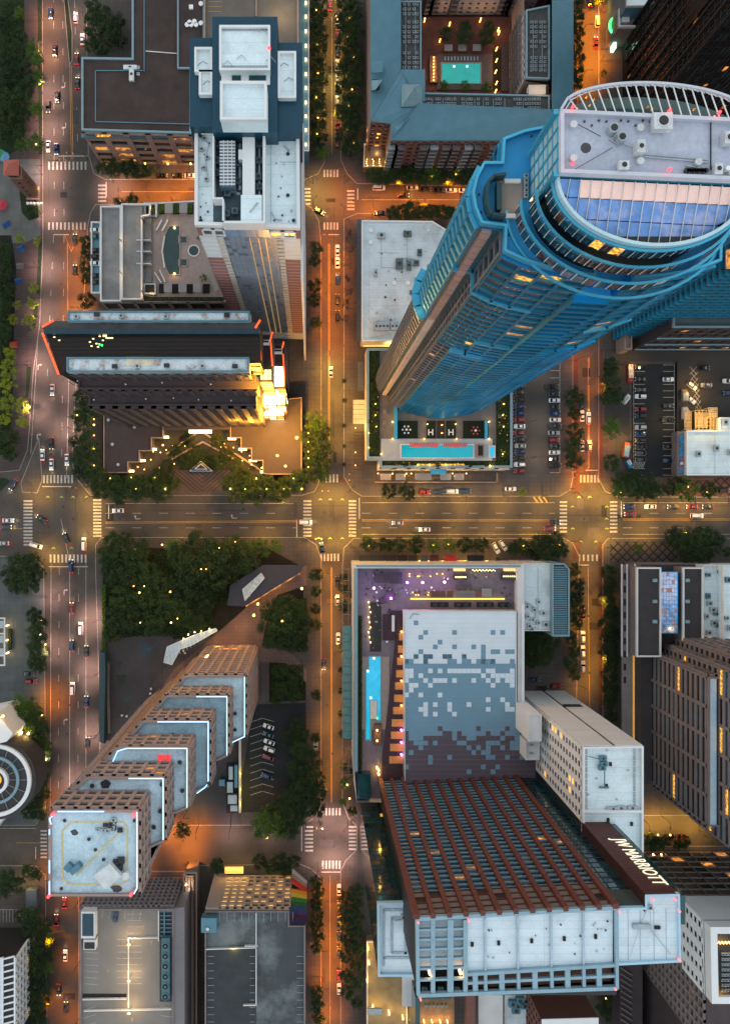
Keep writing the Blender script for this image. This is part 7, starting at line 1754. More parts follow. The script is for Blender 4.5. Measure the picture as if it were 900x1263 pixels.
def tri(a_,c_,d_,m_,nm='canopy_pane'):
    MB().add([a_,c_,d_,a_-Vector((0,0,.2)),c_-Vector((0,0,.2)),d_-Vector((0,0,.2))],[(0,1,2),(5,4,3),(0,3,4,1),(1,4,5,2),(2,5,3,0)]).build(nm,m_,t)
M_CP=mat('frosted_canopy',(.50,.60,.66),.4,.1,var=.25,scale=1.2,scale2=3,coords='World')
MB().prism([tuple(v[:2]) for v in b],6.7,7).build('canopy_roof',M_CP,t)
fr=MB()
for i in range(14):
    f=i/13; up=P(206+60*f,798-23*f,7.1); lo=P(209+57*f,817-39*f if f>.3 else 818-48*f,7.1); fr.bar(up,lo,.12,.15)
for i in range(8): fr.bar(b[i]+Vector((0,0,.1)),b[(i+1)%8]+Vector((0,0,.1)),.25,.25)
fr.build('frame',M_WHITEP,t)
for x,y in ((232,783),(240,780),(226,788),(248,779),(258,776)): v=P(x,y,8); MB().cyl(v,.25,7,8,6).build('spotlight',M_BULB,t); light(v+Vector((0,0,.5)),45,(1,.7,.3),.2,t)
for x,y,e in ((220,836,240),(204,838,60),(236,818,160),(256,800,160),(300,791,120),(218,826,90),(187,860,60),(262,812,120)): light(P(x,y,4),e,(1,.5,.13),.4,t)
for x,y,l_ in ((185,856,'middle one of three by the stepped tower foot'),(187,861,'lowest of three by the stepped tower foot'),(186,850,'topmost of three by the stepped tower foot'),(226,803,'upper one under the glass canopy'),(228,806,'lower one under the glass canopy'),(150,883,'left one at the plaza foot'),(156,884,'right one at the plaza foot')): v=P(x,y,1); tag(MB().cyl(v,.45,0,.8,8).build('cafe_table',M_PALE),'small round pale table, '+l_,'table','small tables on the plaza')
def gravel_patch(pts,m,nm,lab): tag(MB().prism(pxpoly(pts,0),.17,.35).build(nm,m),lab,'paving inlay')
gravel_patch([(172,795),(181,792),(190,798),(180,812),(175,805)],mat('blue_mosaic',(.05,.09,.13),.7,var=.5,scale=1.5),'mosaic_inlay','blue grey mosaic shape set in the mauve plaza')
gravel_patch([(144,833),(157,833),(155,842),(148,848)],mat('dark_inlay',(.05,.07,.05),.8,var=.5),'planter_inlay','dark triangular planter with a low shrub in the plaza')
gravel_patch([(145,816),(155,817),(153,823),(146,823)],mat('green_inlay',(.07,.10,.08),.8,var=.5),'planter_inlay','pale green patch near the top of the plaza')
gravel_patch([(153,866),(160,857),(161,862),(156,867)],mat('green_inlay2',(.04,.14,.08),.8,var=.4),'planter_inlay','small green angular bench near the foot of the plaza')
tag(MB().prism(pxpoly([(124,804),(129,806),(130,826),(128,918),(122,915),(122,804)],6),0,6).build('retaining_wall',mat('teal_wall',(.05,.11,.13),.8,var=.15)),'long blue grey retaining wall between avenue and plaza','wall')
tag(MB().prism(pxpoly([(131,812),(134,820),(136,905),(133,905),(131,830)],2),0,2).build('retaining_wall',M_GREYC),'low grey parapet wall curving along the plaza edge','wall')
# service yard by the driveway
t = B('service_yard', 'narrow yard of teal tanks and machinery beside the parking lot wall', 'yard', 286, 975)
rbox(t,'yard_floor',279,942,294,1003,.15,.6,M_BLACK)
for (x0,y0,x1,y1,h_) in ((282,946,287,962,3),(289,944,293,972,3.5),(280,965,287,978,2.5),(281,981,292,992,3),(284,994,293,1001,2),(270,962,277,970,3)): rbox(t,'machine',x0,y0,x1,y1,.5,h_,random.choice([M_TEALR,M_DUCT,M_AC]))
rbox(t,'yard_wall',294.5,905,297,1003,0,3.5,M_CREAM); 
for y in (955,975,993): light(P(299.5,y,4),140,(1,.72,.05),.3,t)
# arcades on the pavement at the blue tower side and street furniture structures
t = B('pavement_pergola', 'small lit glass shelter on the pavement west of the garden podium', 'shelter', 441, 505)
for i in range(5): rbox(t,'roof_pane',435.5,493+i*6,450,498.3+i*6,4,4.2,mat('lit_shelter_pane',(.5,.42,.28),.4,emit=(1,.65,.2),estr=.10))
b=MB()
for x,y in ((436,493),(450,493),(436,523),(450,523)): b.cyl(P(x,y),.12,0,4,6)
b.build('post',M_DARKMETAL,t)
light(P(440,526,3),260,(1,.6,.2),.4,t); light(P(446,524,3),140,(1,.6,.2),.4,t)
t = B('dark_pergola', 'dark slatted pergola on the pavement with table lamps, west of podium', 'pergola', 442, 555)
for i in range(12): rbox(t,'slat',436,532+i*4.2,449,534+i*4.2,3.4,3.7,M_BROWNC)
for y in (528,558,574): light(P(438,y,2.8),70,(1,.55,.15),.3,t); MB().cyl(P(438,y,3),.2,3.7,4.1,6).build('lamp',M_BULBO,t)
t = B('slate_roof_canopy', 'slate grey canopy roof on the pavement above the glass shelter', 'canopy', 445, 470)
rbox(t,'roof',441,446,448,482,4,4.6,mat('slate_canopy',(.14,.16,.18)))
# restaurant awnings under the hotel podium's north edge
for i,(x0,x1,c_,nm,lab) in enumerate(((443,474,(.09,.085,.09),'a','dark grey awning at the west corner of the hotel front'),(475,489,(.10,.06,.045),'b','brown awning beside the dark grey awning'),(491,502,(.075,.05,.04),'c','narrow dark brown awning in the hotel front row'),(503,515,(.11,.065,.045),'d','brown awning next to a warm lit gap'),(519,528,(.16,.16,.17),'e','short grey awning in the middle of the hotel front'),(530,541,(.20,.06,.04),'f','rust coloured awning left of the bright red one'),(549,563,(.60,.03,.03),'g','bright red awning in the hotel front row'),(576,597,(.04,.045,.05),'h','near black awning east of the red one'))):
    v0,v1=P(x0,685,4),P(x1,694,4); o=MB()
    tt=thing('awning',lab,'awning',((v0.x+v1.x)/2,(v0.y+v1.y)/2,0)); n_=max(3,int((v1.x-v0.x)/1.3))
    for k in range(n_):
        xa=v0.x+(v1.x-v0.x)*k/n_; xb=v0.x+(v1.x-v0.x)*(k+1)/n_-.06; MB().add([(xa,v0.y,3.6),(xb,v0.y,3.6),(xb,v1.y,4.3),(xa,v1.y,4.3),(xa,v0.y,3.5),(xb,v0.y,3.5),(xb,v1.y,4.2),(xa,v1.y,4.2)],[(3,2,1,0),(4,5,6,7),(0,1,5,4),(1,2,6,5),(2,3,7,6),(3,0,4,7)]).build('fabric_panel',mat('awning_fabric_'+nm,c_,.9),tt)
    MB().bar((v0.x,v0.y,3.5),(v1.x,v0.y,3.5),.12).build('front_bar',M_DARKMETAL,tt)
for x in (517,528,546,567,573,600,612): light(P(x,691,3),110,(1,.5,.12),.3)
# ================================================================ trees
def leafmat(name, base, tip, rough=.75):
    m = bpy.data.materials.new(name); m.use_nodes = True; t_ = m.node_tree; n = t_.nodes; b = n['Principled BSDF']
    b.inputs['Roughness'].default_value = rough; b.inputs['Specular IOR Level'].default_value = .25
    g = n.new('ShaderNodeNewGeometry'); oi = n.new('ShaderNodeObjectInfo')
    nz_ = n.new('ShaderNodeTexNoise'); nz_.inputs['Scale'].default_value = .45; nz_.inputs['Detail'].default_value = 3; t_.links.new(g.outputs['Position'], nz_.inputs['Vector'])
    ad = n.new('ShaderNodeMath'); ad.operation = 'MULTIPLY_ADD'; ad.inputs[1].default_value = .45; t_.links.new(g.outputs['Random Per Island'], ad.inputs[0]); t_.links.new(nz_.outputs['Fac'], ad.inputs[2])
    a2 = n.new('ShaderNodeMath'); a2.operation = 'MULTIPLY_ADD'; a2.inputs[1].default_value = .6; t_.links.new(oi.outputs['Random'], a2.inputs[0]); t_.links.new(ad.outputs[0], a2.inputs[2])
    cr_ = n.new('ShaderNodeValToRGB'); cr_.color_ramp.elements[0].position = .5; cr_.color_ramp.elements[0].color = (*base, 1); cr_.color_ramp.elements[1].position = 1.15 if False else 1.0; cr_.color_ramp.elements[1].color = (*tip, 1)
    t_.links.new(a2.outputs[0], cr_.inputs['Fac']); t_.links.new(cr_.outputs['Color'], b.inputs['Base Color'])
    return m
M_LEAFD = leafmat('dark_leaves', (.006,.016,.006), (.028,.052,.014))
M_LEAFG = leafmat('green_leaves', (.018,.050,.006), (.07,.13,.018))
M_LEAFY = leafmat('yellow_green_leaves', (.09,.13,.008), (.24,.27,.02))
M_BARK = mat('bark', (.07,.05,.04), .9, var=.3, scale=2)
def crown_mesh(seed, m, leaves=1500, clumps=34, flat=.75):
    r = random.Random(seed); vs = []; fs = []
    cl = []
    for i in range(clumps):
        a = r.random()*6.283; rr = math.sqrt(r.random())*.82; z = r.uniform(-.35,.9)*math.sqrt(max(.05,1-rr*rr))
        cl.append((rr*math.cos(a)*(1+.15*math.sin(a*3+seed)), rr*math.sin(a)*(1+.15*math.cos(a*2+seed)), z*flat, r.uniform(.16,.34)))
    for i in range(leaves):
        c = cl[i % clumps]; d = Vector((r.gauss(0,1), r.gauss(0,1), abs(r.gauss(0,1))*.9-.2)).normalized(); q = r.random()**.4*c[3]
        p = Vector(c[:3]) + d*q
        s = r.uniform(.035,.075); nrm = (d + Vector((r.gauss(0,.6), r.gauss(0,.6), r.gauss(0,.6)+.3))).normalized()
        u = nrm.orthogonal().normalized(); w = nrm.cross(u); th = r.random()*6.283; u, w = u*math.cos(th)+w*math.sin(th), w*math.cos(th)-u*math.sin(th)
        o = len(vs); vs += [p-u*s, p-w*s*.55, p+u*s, p+w*s*.55+nrm*s*.15]; fs.append((o,o+1,o+2,o+3))
    me = bpy.data.meshes.new('crown'); me.from_pydata([tuple(v) for v in vs], [], fs); me.materials.append(m); return me
def trunk_mesh(seed, bare=False):
    r = random.Random(seed); b = MB()
    def limb(p, d, L_, w, lv):
        q = p + d*L_; 
        # tapered four sided limb
        u = d.orthogonal().normalized(); v = d.cross(u); w2 = w*.6
        vs = [p+u*w, p+v*w, p-u*w, p-v*w, q+u*w2, q+v*w2, q-u*w2, q-v*w2]
        b.add(vs, [(0,1,5,4),(1,2,6,5),(2,3,7,6),(3,0,4,7),(4,5,6,7)])
        if lv:
            for k in range(4 if bare else 3):
                dd = (d + Vector((r.gauss(0,.75), r.gauss(0,.75), r.uniform(0,.35)))).normalized(); limb(q, dd, L_*r.uniform(.55,.8), w2, lv-1)
    limb(Vector((0,0,-1.25)), Vector((0,0,1)), .85, .055 if not bare else .05, 4 if bare else 2)
    me = bpy.data.meshes.new('trunk'); me.from_pydata([tuple(v) for v in b.v], [], b.f); me.materials.append(M_BARK); return me
CR = {'d': [crown_mesh(i, M_LEAFD, 2600, 44) for i in range(4)], 'g': [crown_mesh(20+i, M_LEAFG, 2000, 34) for i in range(3)], 'y': [crown_mesh(40+i, M_LEAFY, 1500, 26) for i in range(3)]}
TR = [trunk_mesh(i) for i in range(3)]; BT = [trunk_mesh(50+i, True) for i in range(3)]
ORD = ['first','second','third','fourth','fifth','sixth','seventh','eighth','ninth','tenth','eleventh','twelfth','thirteenth','fourteenth','fifteenth','sixteenth','seventeenth','eighteenth','nineteenth','twentieth','twenty-first','twenty-second','twenty-third','twenty-fourth','twenty-fifth','twenty-sixth','twenty-seventh','twenty-eighth','twenty-ninth','thirtieth','thirty-first','thirty-second','thirty-third','thirty-fourth','thirty-fifth']
tc_ = 0
KN = {'d':'dark tree','g':'green tree','y':'yellowish tree','b':'bare tree'}
def tree(px, py, r, kind, label, group, z=.13):
    global tc_
    tc_ += 1; R_ = r*S; hgt = max(3.2, R_*1.25+2.2)
    t = thing('bare_tree' if kind=='b' else 'street_tree' if r<11 else 'park_tree', label, 'tree', P(px,py,0)+Vector((0,0,z)), group, random.random()*6.28)
    # height of crown centre; shift ground point so that the crown stands where it is seen
    zc_ = hgt; k = 1 - (zc_+z)/H; t.location = Vector(((px-383)*S*k, -(py-632)*S*k, z))
    if kind != 'b':
        o = bpy.data.objects.new('crown', CR[kind][tc_ % len(CR[kind])]); C.objects.link(o); o.parent = t; o.location = (0,0,zc_); o.scale = (R_*1.22, R_*1.22, R_*.95)
        o2 = bpy.data.objects.new('trunk', TR[tc_ % 3]); C.objects.link(o2); o2.parent = t; s_ = zc_/1.25; o2.location = (0,0,zc_); o2.scale = (R_*1.0, R_*1.0, s_)
    else:
        o2 = bpy.data.objects.new('trunk', BT[tc_ % 3]); C.objects.link(o2); o2.parent = t; o2.location = (0,0,zc_*1.0); o2.scale = (R_*1.0, R_*1.0, zc_/1.25)
def trim(w):
    side = 'top' if 'top down' in w else 'left'
    for x in (', roughly top down', ', top down', ', roughly in sequence from the left', ', in sequence from the avenue', ', in sequence from the crossing', ', in sequence'): w = w.replace(x, '')
    return w, side
def row(pts, kind, where, group=None, z=.13):
    n = len(pts)
    W0, ORDSIDE = trim(where); pts = sorted(pts, key=lambda q: q[1] if ORDSIDE == 'top' else q[0])
    for i, q in enumerate(pts):
        kd = q[3] if len(q) > 3 else kind
        lab = '%s tree from %s, %s, %s' % (ORD[i], ORDSIDE, KN[kd].split()[0], W0) if n > 1 else '%s %s' % (KN[kd], W0)
        tree(q[0], q[1], q[2], kd, lab, group or 'trees ' + W0, z)
row([(393,2,9),(393,17,10),(392,33,10),(394,50,10),(393,66,10),(393,83,9),(393,99,10),(392,120,10),(393,137,10),(393,155,9),(394,172,10),(396,188,8,'g')],'d','on the left pavement of the upper central street, top down')
row([(425,3,11),(435,14,12),(424,28,12),(436,41,12),(425,54,12),(437,68,11),(426,82,12),(436,97,12),(425,112,12),(435,126,12),(424,140,11),(436,152,12),(427,167,13),(433,182,12)],'d','on the right pavement of the upper central street, top down')
row([(389,306,8),(388,322,7),(388,353,8),(387,370,8),(389,398,7)],'d','between brick tower and central street, top down')
row([(428,292,8),(429,308,8),(428,325,8),(429,342,8),(428,360,8),(429,378,8),(428,395,8)],'b','beside the parked cars by the white flat roof, top down')
row([(24,17,7,'g'),(23,45,10),(23,64,11),(40,58,9,'g'),(43,73,10,'g'),(45,97,9,'g'),(28,85,12),(14,96,13),(31,105,12),(9,122,13),(43,133,10,'g'),(27,122,12),(12,78,12),(3,100,12),(24,160,8),(27,178,8,'g'),(44,176,10,'g'),(6,150,11),(2,60,12),(14,140,11),(30,140,10),(4,30,11)],'d','in the upper left park beside the avenue, roughly top down')
row([(42,261,9)],'d','on the planted island just below the clock tower')
row([(25,293,6),(45,298,5),(42,355,6),(40,374,7),(22,376,5),(36,396,8),(16,394,6),(12,435,8),(11,456,11),(10,476,9),(9,496,10),(28,501,9),(7,516,8),(27,521,7)],'y','on the mauve promenade left of the avenue, top down')
row([(5,312,11),(3,338,12),(8,358,11),(3,383,11),(5,408,10),(5,545,13),(14,560,9),(15,538,9),(2,422,9)],'d','in the dark park strip at the left edge, top down')
row([(106,298,8),(107,314,8),(105,330,8),(107,345,7),(108,370,10)],'d','between the avenue and the garage ramps, top down')
row([(128,207,9),(142,209,11),(158,208,11),(173,210,10),(183,211,7,'g')],'d','below the lit office facade on the upper street, in sequence from the avenue')
row([(147,250,7),(163,247,8)],'d','at the upper edge of the pool podium, in sequence from the avenue')
row([(116,6,9),(114,22,10),(128,18,10),(118,38,11),(132,40,11),(113,57,9),(127,58,10),(145,28,10),(148,50,9)],'d','in the courtyard notch of the brown roofed office, roughly top down')
row([(100,492,10),(112,508,11),(98,515,10),(106,530,11),(95,545,9),(110,550,12),(98,563,11),(115,572,12),(100,583,10),(120,590,13)],'d','on the avenue side of the brown pavilion roof, top down')
row([(126,604,12),(140,598,13),(148,611,11),(158,600,13),(172,605,14),(186,598,13),(200,607,12),(210,598,10)],'d','in the main street hedge row left of the chevron forecourt, in sequence')
row([(284,595,11),(293,608,12),(306,600,13),(318,610,11),(328,599,13),(342,606,13),(355,600,12),(366,592,12)],'d','in the main street row right of the chevron forecourt, in sequence')
row([(388,520,12,'g'),(396,532,11),(384,540,12),(395,550,13),(386,562,12),(397,571,11),(384,582,12),(399,587,8,'g')],'d','between golden sun glare and the central street, top down')
row([(216,556,8),(230,543,9),(240,556,8),(226,568,8),(268,545,9),(280,560,9),(270,570,8),(291,574,9),(206,574,8),(198,584,9),(300,586,9)],'d','in the string lit triangular court, roughly in sequence from the left',z=.2)
row([(140,668,12),(155,664,9,'d'),(134,684,12),(152,682,13),(170,690,13),(140,704,13),(160,708,14),(182,706,14),(176,676,10),(202,720,14),(222,686,16),(244,672,15),(240,700,18),(266,684,18),(288,674,14),(262,712,17),(284,704,13),(303,690,14),(230,726,16),(208,744,15),(180,736,14),(152,738,14),(142,762,13),(166,762,14),(192,768,14),(222,754,15),(250,742,14),(240,768,12),(138,782,11),(214,676,10,'g'),(310,676,9,'g')],'d','in the dense dark grove of the park block, roughly top down')
row([(322,671,7),(340,673,8,'g'),(326,682,6)],'g','beside the slate pavilion near the main street, in sequence')
row([(336,752,13),(354,746,13),(370,754,12),(330,770,12),(348,768,15),(368,774,14),(336,788,11),(356,790,13),(371,796,9)],'d','in the round grove below the slate pavilion, roughly top down')
row([(346,828,9),(360,840,8),(345,850,9),(362,857,9),(342,862,7)],'d','in the dark lawn triangle above the parking lot, roughly top down')
row([(389,709,8),(389,729,7),(389,751,6),(389,770,7),(390,858,6),(389,910,6)],'d','on the park side pavement of the central street, top down')
row([(366,893,8),(372,905,9),(360,912,10),(370,925,12),(383,938,12),(368,950,13),(388,960,13),(372,972,14),(391,980,11),(356,985,12),(378,992,14),(392,998,9),(345,1000,13,'d'),(330,1008,14,'g'),(362,1005,14),(342,1020,13,'g'),(322,1022,12,'g'),(355,1022,12)],'d','in the large clump below the parking lot, roughly top down')
row([(225,1023,9),(268,1067,9),(320,1063,9),(336,1069,9),(346,1064,11),(352,1072,8),(363,1062,7)],'d','along the lower cross street near the glowing window grid, in sequence')
row([(390,1088,8),(391,1101,8),(390,1114,8),(391,1127,8),(390,1141,8),(391,1154,8),(390,1169,7),(391,1225,8),(391,1240,8),(392,1256,8)],'d','beside the rainbow wall on the central street, top down')
row([(440,1098,9),(427,1108,8),(440,1115,7),(428,1125,10),(440,1131,9),(427,1142,9),(440,1150,8),(428,1160,9),(440,1170,8),(427,1180,8),(440,1190,8),(427,1203,8),(441,1211,8),(428,1223,8),(440,1238,7)],'d','in the double row beside the lower central street, top down')
row([(424,712,5),(424,727,7),(433,732,5),(424,748,7),(425,966,6,'g'),(424,990,6,'g'),(434,1000,6),(433,953,5),(421,800,4),(421,826,4),(421,852,4),(421,880,4),(421,905,4),(423,945,5)],'d','on the pavement beside the teal street canopy, top down')
row([(20,696,13),(38,694,12),(46,706,11),(26,710,14),(12,710,10),(36,720,12),(20,722,9)],'d','in the clump left of the avenue, main street corner')
row([(42,758,9),(48,768,9),(44,779,10),(50,788,9),(44,799,10),(49,808,10),(44,819,9),(51,822,7)],'d','in the narrow hedge row between forecourt and avenue, top down')
row([(25,868,10,'g'),(38,872,12,'g'),(26,884,12,'g'),(44,884,12),(34,896,11,'g'),(50,898,11),(46,912,11),(57,922,9,'g')],'d','in the clump above the round building, roughly top down')
row([(52,940,10),(50,955,10),(47,968,11),(52,982,9),(44,990,10),(36,1002,9),(48,1003,9)],'d','between the round building and the avenue, top down')
row([(10,1082,11),(20,1092,10),(36,1076,9),(46,1078,7),(4,1096,10)],'d','above the slate gatehouse near the left edge')
row([(28,1130,10),(42,1128,10),(38,1145,12),(52,1142,10),(44,1160,13),(58,1158,9,'g'),(36,1176,13),(54,1176,11),(46,1192,13),(58,1192,9,'g'),(34,1206,12),(48,1212,13),(36,1226,12),(52,1230,11),(40,1244,12),(28,1250,10),(50,1256,10)],'d','in the dense row between the lattice office and the avenue, top down')
row([(459,216,9),(471,218,10),(484,216,10),(497,218,10),(509,216,10),(522,219,9),(534,218,11,'g'),(546,219,10),(558,217,9),(570,219,9),(582,217,9)],'d','in front of the brick balcony facade on the upper street, in sequence')
row([(484,263,8),(496,261,9),(508,260,11),(521,262,10),(534,261,9),(546,262,9),(556,262,7)],'d','along the upper edge of the white flat roof, in sequence')
row([(707,492,12),(708,510,8),(707,531,9),(706,550,11),(708,569,10)],'d','along the car park side of the street, top down')
row([(752,452,10),(752,469,11),(747,488,9),(756,490,11),(753,529,12,'g'),(753,570,10)],'d','on the right side of the street opposite the car park, top down')
row([(765,592,10),(778,588,10),(766,604,11,'g'),(782,602,12),(797,596,12),(805,605,11),(792,608,10)],'d','in the corner clump below the striped car park')
row([(826,602,9),(845,604,13,'g'),(838,597,8),(873,605,10)],'d','on the diamond paving below the white roof shop, in sequence')
row([(644,607,5)],'y','standing alone on the pavement below the car park')
row([(712,8,8),(711,24,9),(712,40,8),(711,56,8),(711,72,9),(711,90,9),(709,104,8)],'d','between the apartment block and the upper right street, top down')
row([(744,90,4),(737,0,6)],'g','on the lit pavement of the upper right street')
row([(455,671,9),(474,672,9),(492,671,9),(512,672,10),(534,672,8,'g'),(553,672,8,'g'),(573,671,9),(593,672,9),(614,690,3)],'d','in the main street row above the hotel awnings, in sequence')
row([(633,677,8),(641,673,9),(648,679,7),(664,670,11),(672,680,11),(684,670,12),(692,679,9),(680,688,8),(660,685,7)],'d','in the clump above the louvred roof')
row([(480,606,9),(502,606,10)],'d','below the garden podium on the main street, in sequence from the crossing')
row([(828,662,10),(840,672,12),(852,664,13),(866,660,12),(860,676,12),(876,674,12),(884,664,9),(847,686,9),(868,688,9)],'d','in the great crown cluster on the main street, right side')
row([(786,677,6,'g'),(897,680,6)],'d','at the upper edge of the grey office group')
row([(708,703,8),(711,721,8),(710,738,9),(712,752,9),(711,768,8),(705,788,8),(707,803,7),(704,818,9,'d'),(708,832,7)],'d','between louvred roof and the right hand street, top down')
row([(656,788,10),(668,784,12),(678,794,11),(660,802,12),(671,810,11),(655,815,9)],'d','in the dark service court above the white slab, roughly top down')
row([(749,706,9),(752,722,8),(750,738,9),(752,754,9),(749,768,11),(752,784,11),(750,800,11),(753,816,10),(750,832,10),(752,848,10),(751,866,9),(753,884,8)],'d','between the right hand street and the grey offices, top down')
row([(800,1036,9),(808,1042,9),(816,1038,8),(842,1037,8),(835,1042,6)],'d','in the small square behind the hotel sign, in sequence')
row([(745,1215,8),(750,1228,9),(744,1242,9),(752,1254,8)],'d','in the dark court below the hotel roof, top down')
row([(795,1232,8),(808,1228,8),(803,1243,9),(815,1240,7)],'d','below the green lap pool')
row([(549,42,8),(573,45,9),(573,33,7),(600,46,9),(603,34,7)],'d','in the apartment court above the pool cabanas',z=9)
row([(548,106,6),(574,106,6),(600,108,6)],'g','at the lower edge of the turquoise court pool, in sequence',z=9)
row([(458,505,3),(457,520,3),(460,540,3),(458,556,3),(622,490,3),(623,520,3),(622,545,3),(463,486,3),(500,573,3),(540,573,3),(580,573,3),(600,573,3)],'d','in the planting beds of the garden podium',z=13)
row([(246,293,3),(251,343,4),(187,261,3)],'g','in a planter of the lagoon pool terrace',z=22)
# hedge beside the park
hb=MB(); r=random.Random(3)
for i in range(2600):
    p=P(126+r.random()*4,722+r.random()*82,1.2+r.random()*1.5); s=.28; n_=Vector((r.gauss(0,1),r.gauss(0,1),abs(r.gauss(0,1))+.3)).normalized(); u=n_.orthogonal().normalized()*s; w=n_.cross(u)
    hb.add([p-u,p-w,p+u,p+w],[(0,1,2,3)])
tag(hb.build('hedge',M_LEAFG),'long clipped hedge between the park grove and the avenue','hedge')
def shrubs(name,label,regions,m,count,z=.2,hh=.9):
    hb=MB(); r=random.Random(11)
    for (x0,y0,x1,y1) in regions:
        nn_=int(count*abs((x1-x0)*(y1-y0)))
        for i in range(nn_):
            p=P(x0+r.random()*(x1-x0),y0+r.random()*(y1-y0),z+r.random()*hh); s=.35; n_=Vector((r.gauss(0,.7),r.gauss(0,.7),1)).normalized(); u=n_.orthogonal().normalized()*s; w=n_.cross(u)
            hb.add([p-u,p-w*.7,p+u,p+w*.7],[(0,1,2,3)])
    o=hb.build(name,m); o['kind']='stuff'; o['label']=label; return o
shrubs('undergrowth','low dark shrubs and ground cover in the park beds',[(130,680,262,785),(262,690,290,745),(335,740,376,798),(335,820,374,862),(0,200-200,28,175),(0,300,14,560),(224,560,272,578),(130,586,212,600),(290,586,372,600)],M_LEAFD,1.0)
shrubs('planting','mixed shrubs in the podium beds',[(454,434,467,560),(613,472,627,570),(474,570,626,575)],M_LEAFD,2.2,13.3,.5)
shrubs('planting','mixed shrubs along the pool terrace edges',[(179,367,275,370),(180,253,190,263),(196,252,202,262),(213,252,220,262),(231,252,237,262)],M_LEAFG,2.0,22.8,.4)
shrubs('creeper','dark creeper strip along the hotel podium edge',[(442.5,762,446,948)],M_LEAFD,3.0,22.3,.4)

# ================================================================ cars
M_TYRE=M_BLACK
M_HEAD=glow('headlight_glow',(1,.82,.5),5); M_TAIL=glow('taillight_glow',(1,.05,.03),3.5); M_HEADOFF=mat('headlight_off',(.6,.6,.58),.2); M_TAILOFF=mat('taillight_off',(.25,.01,.01),.3)
PAINT={'white':(.72,.73,.74),'black':(.008,.009,.011),'silver':(.40,.42,.44),'red':(.30,.012,.015),'blue':(.015,.06,.20),'grey':(.09,.10,.11),'teal':(.02,.16,.19)}
PM={k:mat('paint_'+k,v,.28,.35 if k in('silver','grey','blue') else .1,.7,var=.06) for k,v in PAINT.items()}
M_CGL=mat('car_glass',(.008,.011,.014),.06,.0,1,var=.2)
def loft(st, segs):
    """st: list of (x, half width, z low, z high, top half width)"""
    b=MB(); vs=[]; n=len(st)
    for x,w,zl,zh,tw in st: vs+= [(x,-w,zl),(x,-w,(zl+zh)*.5+.05),(x,-tw,zh),(x,tw,zh),(x,w,(zl+zh)*.5+.05),(x,w,zl)]
    fs=[]
    for i in range(n-1):
        for k in range(6): fs.append((i*6+k,(i+1)*6+k,(i+1)*6+(k+1)%6,i*6+(k+1)%6))
    fs.append(tuple(range(5,-1,-1))); fs.append(tuple((n-1)*6+k for k in range(6)))
    return b.add(vs,fs)
def mk(b,nm,m): 
    me=bpy.data.meshes.new(nm); me.from_pydata(b.v,[],b.f); me.materials.append(m); return me
def cartype(kind):
    L_,W,Hh={'sedan':(4.7,1.82,1.42),'suv':(4.8,1.92,1.75),'pickup':(5.6,1.98,1.85),'van':(5.3,2.0,2.1)}[kind]; h=L_/2; w=W/2; hood=.95 if kind=='sedan' else 1.1
    body=loft([(-h,w*.78,.45,.80,w*.7),(-h+.12,w*.93,.28,.92,w*.84),(-h*.62,w,.22,.98 if kind!='pickup' else 1.1,w*.90),(0,w,.20,.98,w*.92),(h*.45,w,.22,.96,w*.9),(h*.75,w*.97,.25,hood*.95,w*.84),(h-.15,w*.88,.30,.78,w*.72),(h,w*.72,.42,.68,w*.62)],6)
    xr,xf={'sedan':(-h*.78,h*.42),'suv':(-h*.93,h*.40),'pickup':(-h*.12,h*.48),'van':(-h*.95,h*.62)}[kind]
    xr2,xf2={'sedan':(-h*.42,h*.08),'suv':(-h*.80,h*.12),'pickup':(-h*.05,h*.18),'van':(-h*.90,h*.36)}[kind]
    cab=loft([(xr,w*.80,.92,.96,w*.74),(xr2,w*.84,.90,Hh-.06,w*.66),(xf2,w*.84,.90,Hh-.06,w*.66),(xf,w*.80,.90,.95,w*.76)],6)
    roof=MB().add([(xr2+.03,-w*.64,Hh-.05),(xf2-.03,-w*.64,Hh-.05),(xf2-.03,w*.64,Hh-.05),(xr2+.03,w*.64,Hh-.05),(xr2+.12,-w*.58,Hh),(xf2-.14,-w*.58,Hh),(xf2-.14,w*.58,Hh),(xr2+.12,w*.58,Hh)],[(0,3,2,1),(4,5,6,7),(0,1,5,4),(1,2,6,5),(2,3,7,6),(3,0,4,7)])
    if kind=='pickup': body.box(-h*.93,-h*.16,-w*.8,w*.8,.98,.99,0)
    wb=MB(); n=10
    for i in range(n):
        a0,a1=6.28318*i/n,6.28318*(i+1)/n; wb.add([(.33*math.cos(a0),-.11,.33*math.sin(a0)),(.33*math.cos(a1),-.11,.33*math.sin(a1)),(.33*math.cos(a1),.11,.33*math.sin(a1)),(.33*math.cos(a0),.11,.33*math.sin(a0))],[(0,1,2,3)])
    wb.add([(.33*math.cos(6.28318*i/n),.11,.33*math.sin(6.28318*i/n)) for i in range(n)],[tuple(range(n))]); wb.add([(.33*math.cos(6.28318*i/n),-.11,.33*math.sin(6.28318*i/n)) for i in range(n)],[tuple(range(n-1,-1,-1))])
    hl=MB().box(-.10,.12,-.20,.20,-.07,.08); tl_=MB().box(-.10,.10,-.20,.20,-.08,.08)
    return dict(L=L_,W=W,body=mk(body,'body',PM['white']),cab=mk(cab,'windows',M_CGL),roof=mk(roof,'roof',PM['white']),wheel=mk(wb,'wheel',M_TYRE),hl=mk(hl,'headlight',M_HEAD),tl=mk(tl_,'taillight',M_TAIL),h=h,w=w)
CT={k:cartype(k) for k in ('sedan','suv','pickup','van')}
DIR={'E':0,'N':math.pi/2,'W':math.pi,'S':-math.pi/2}
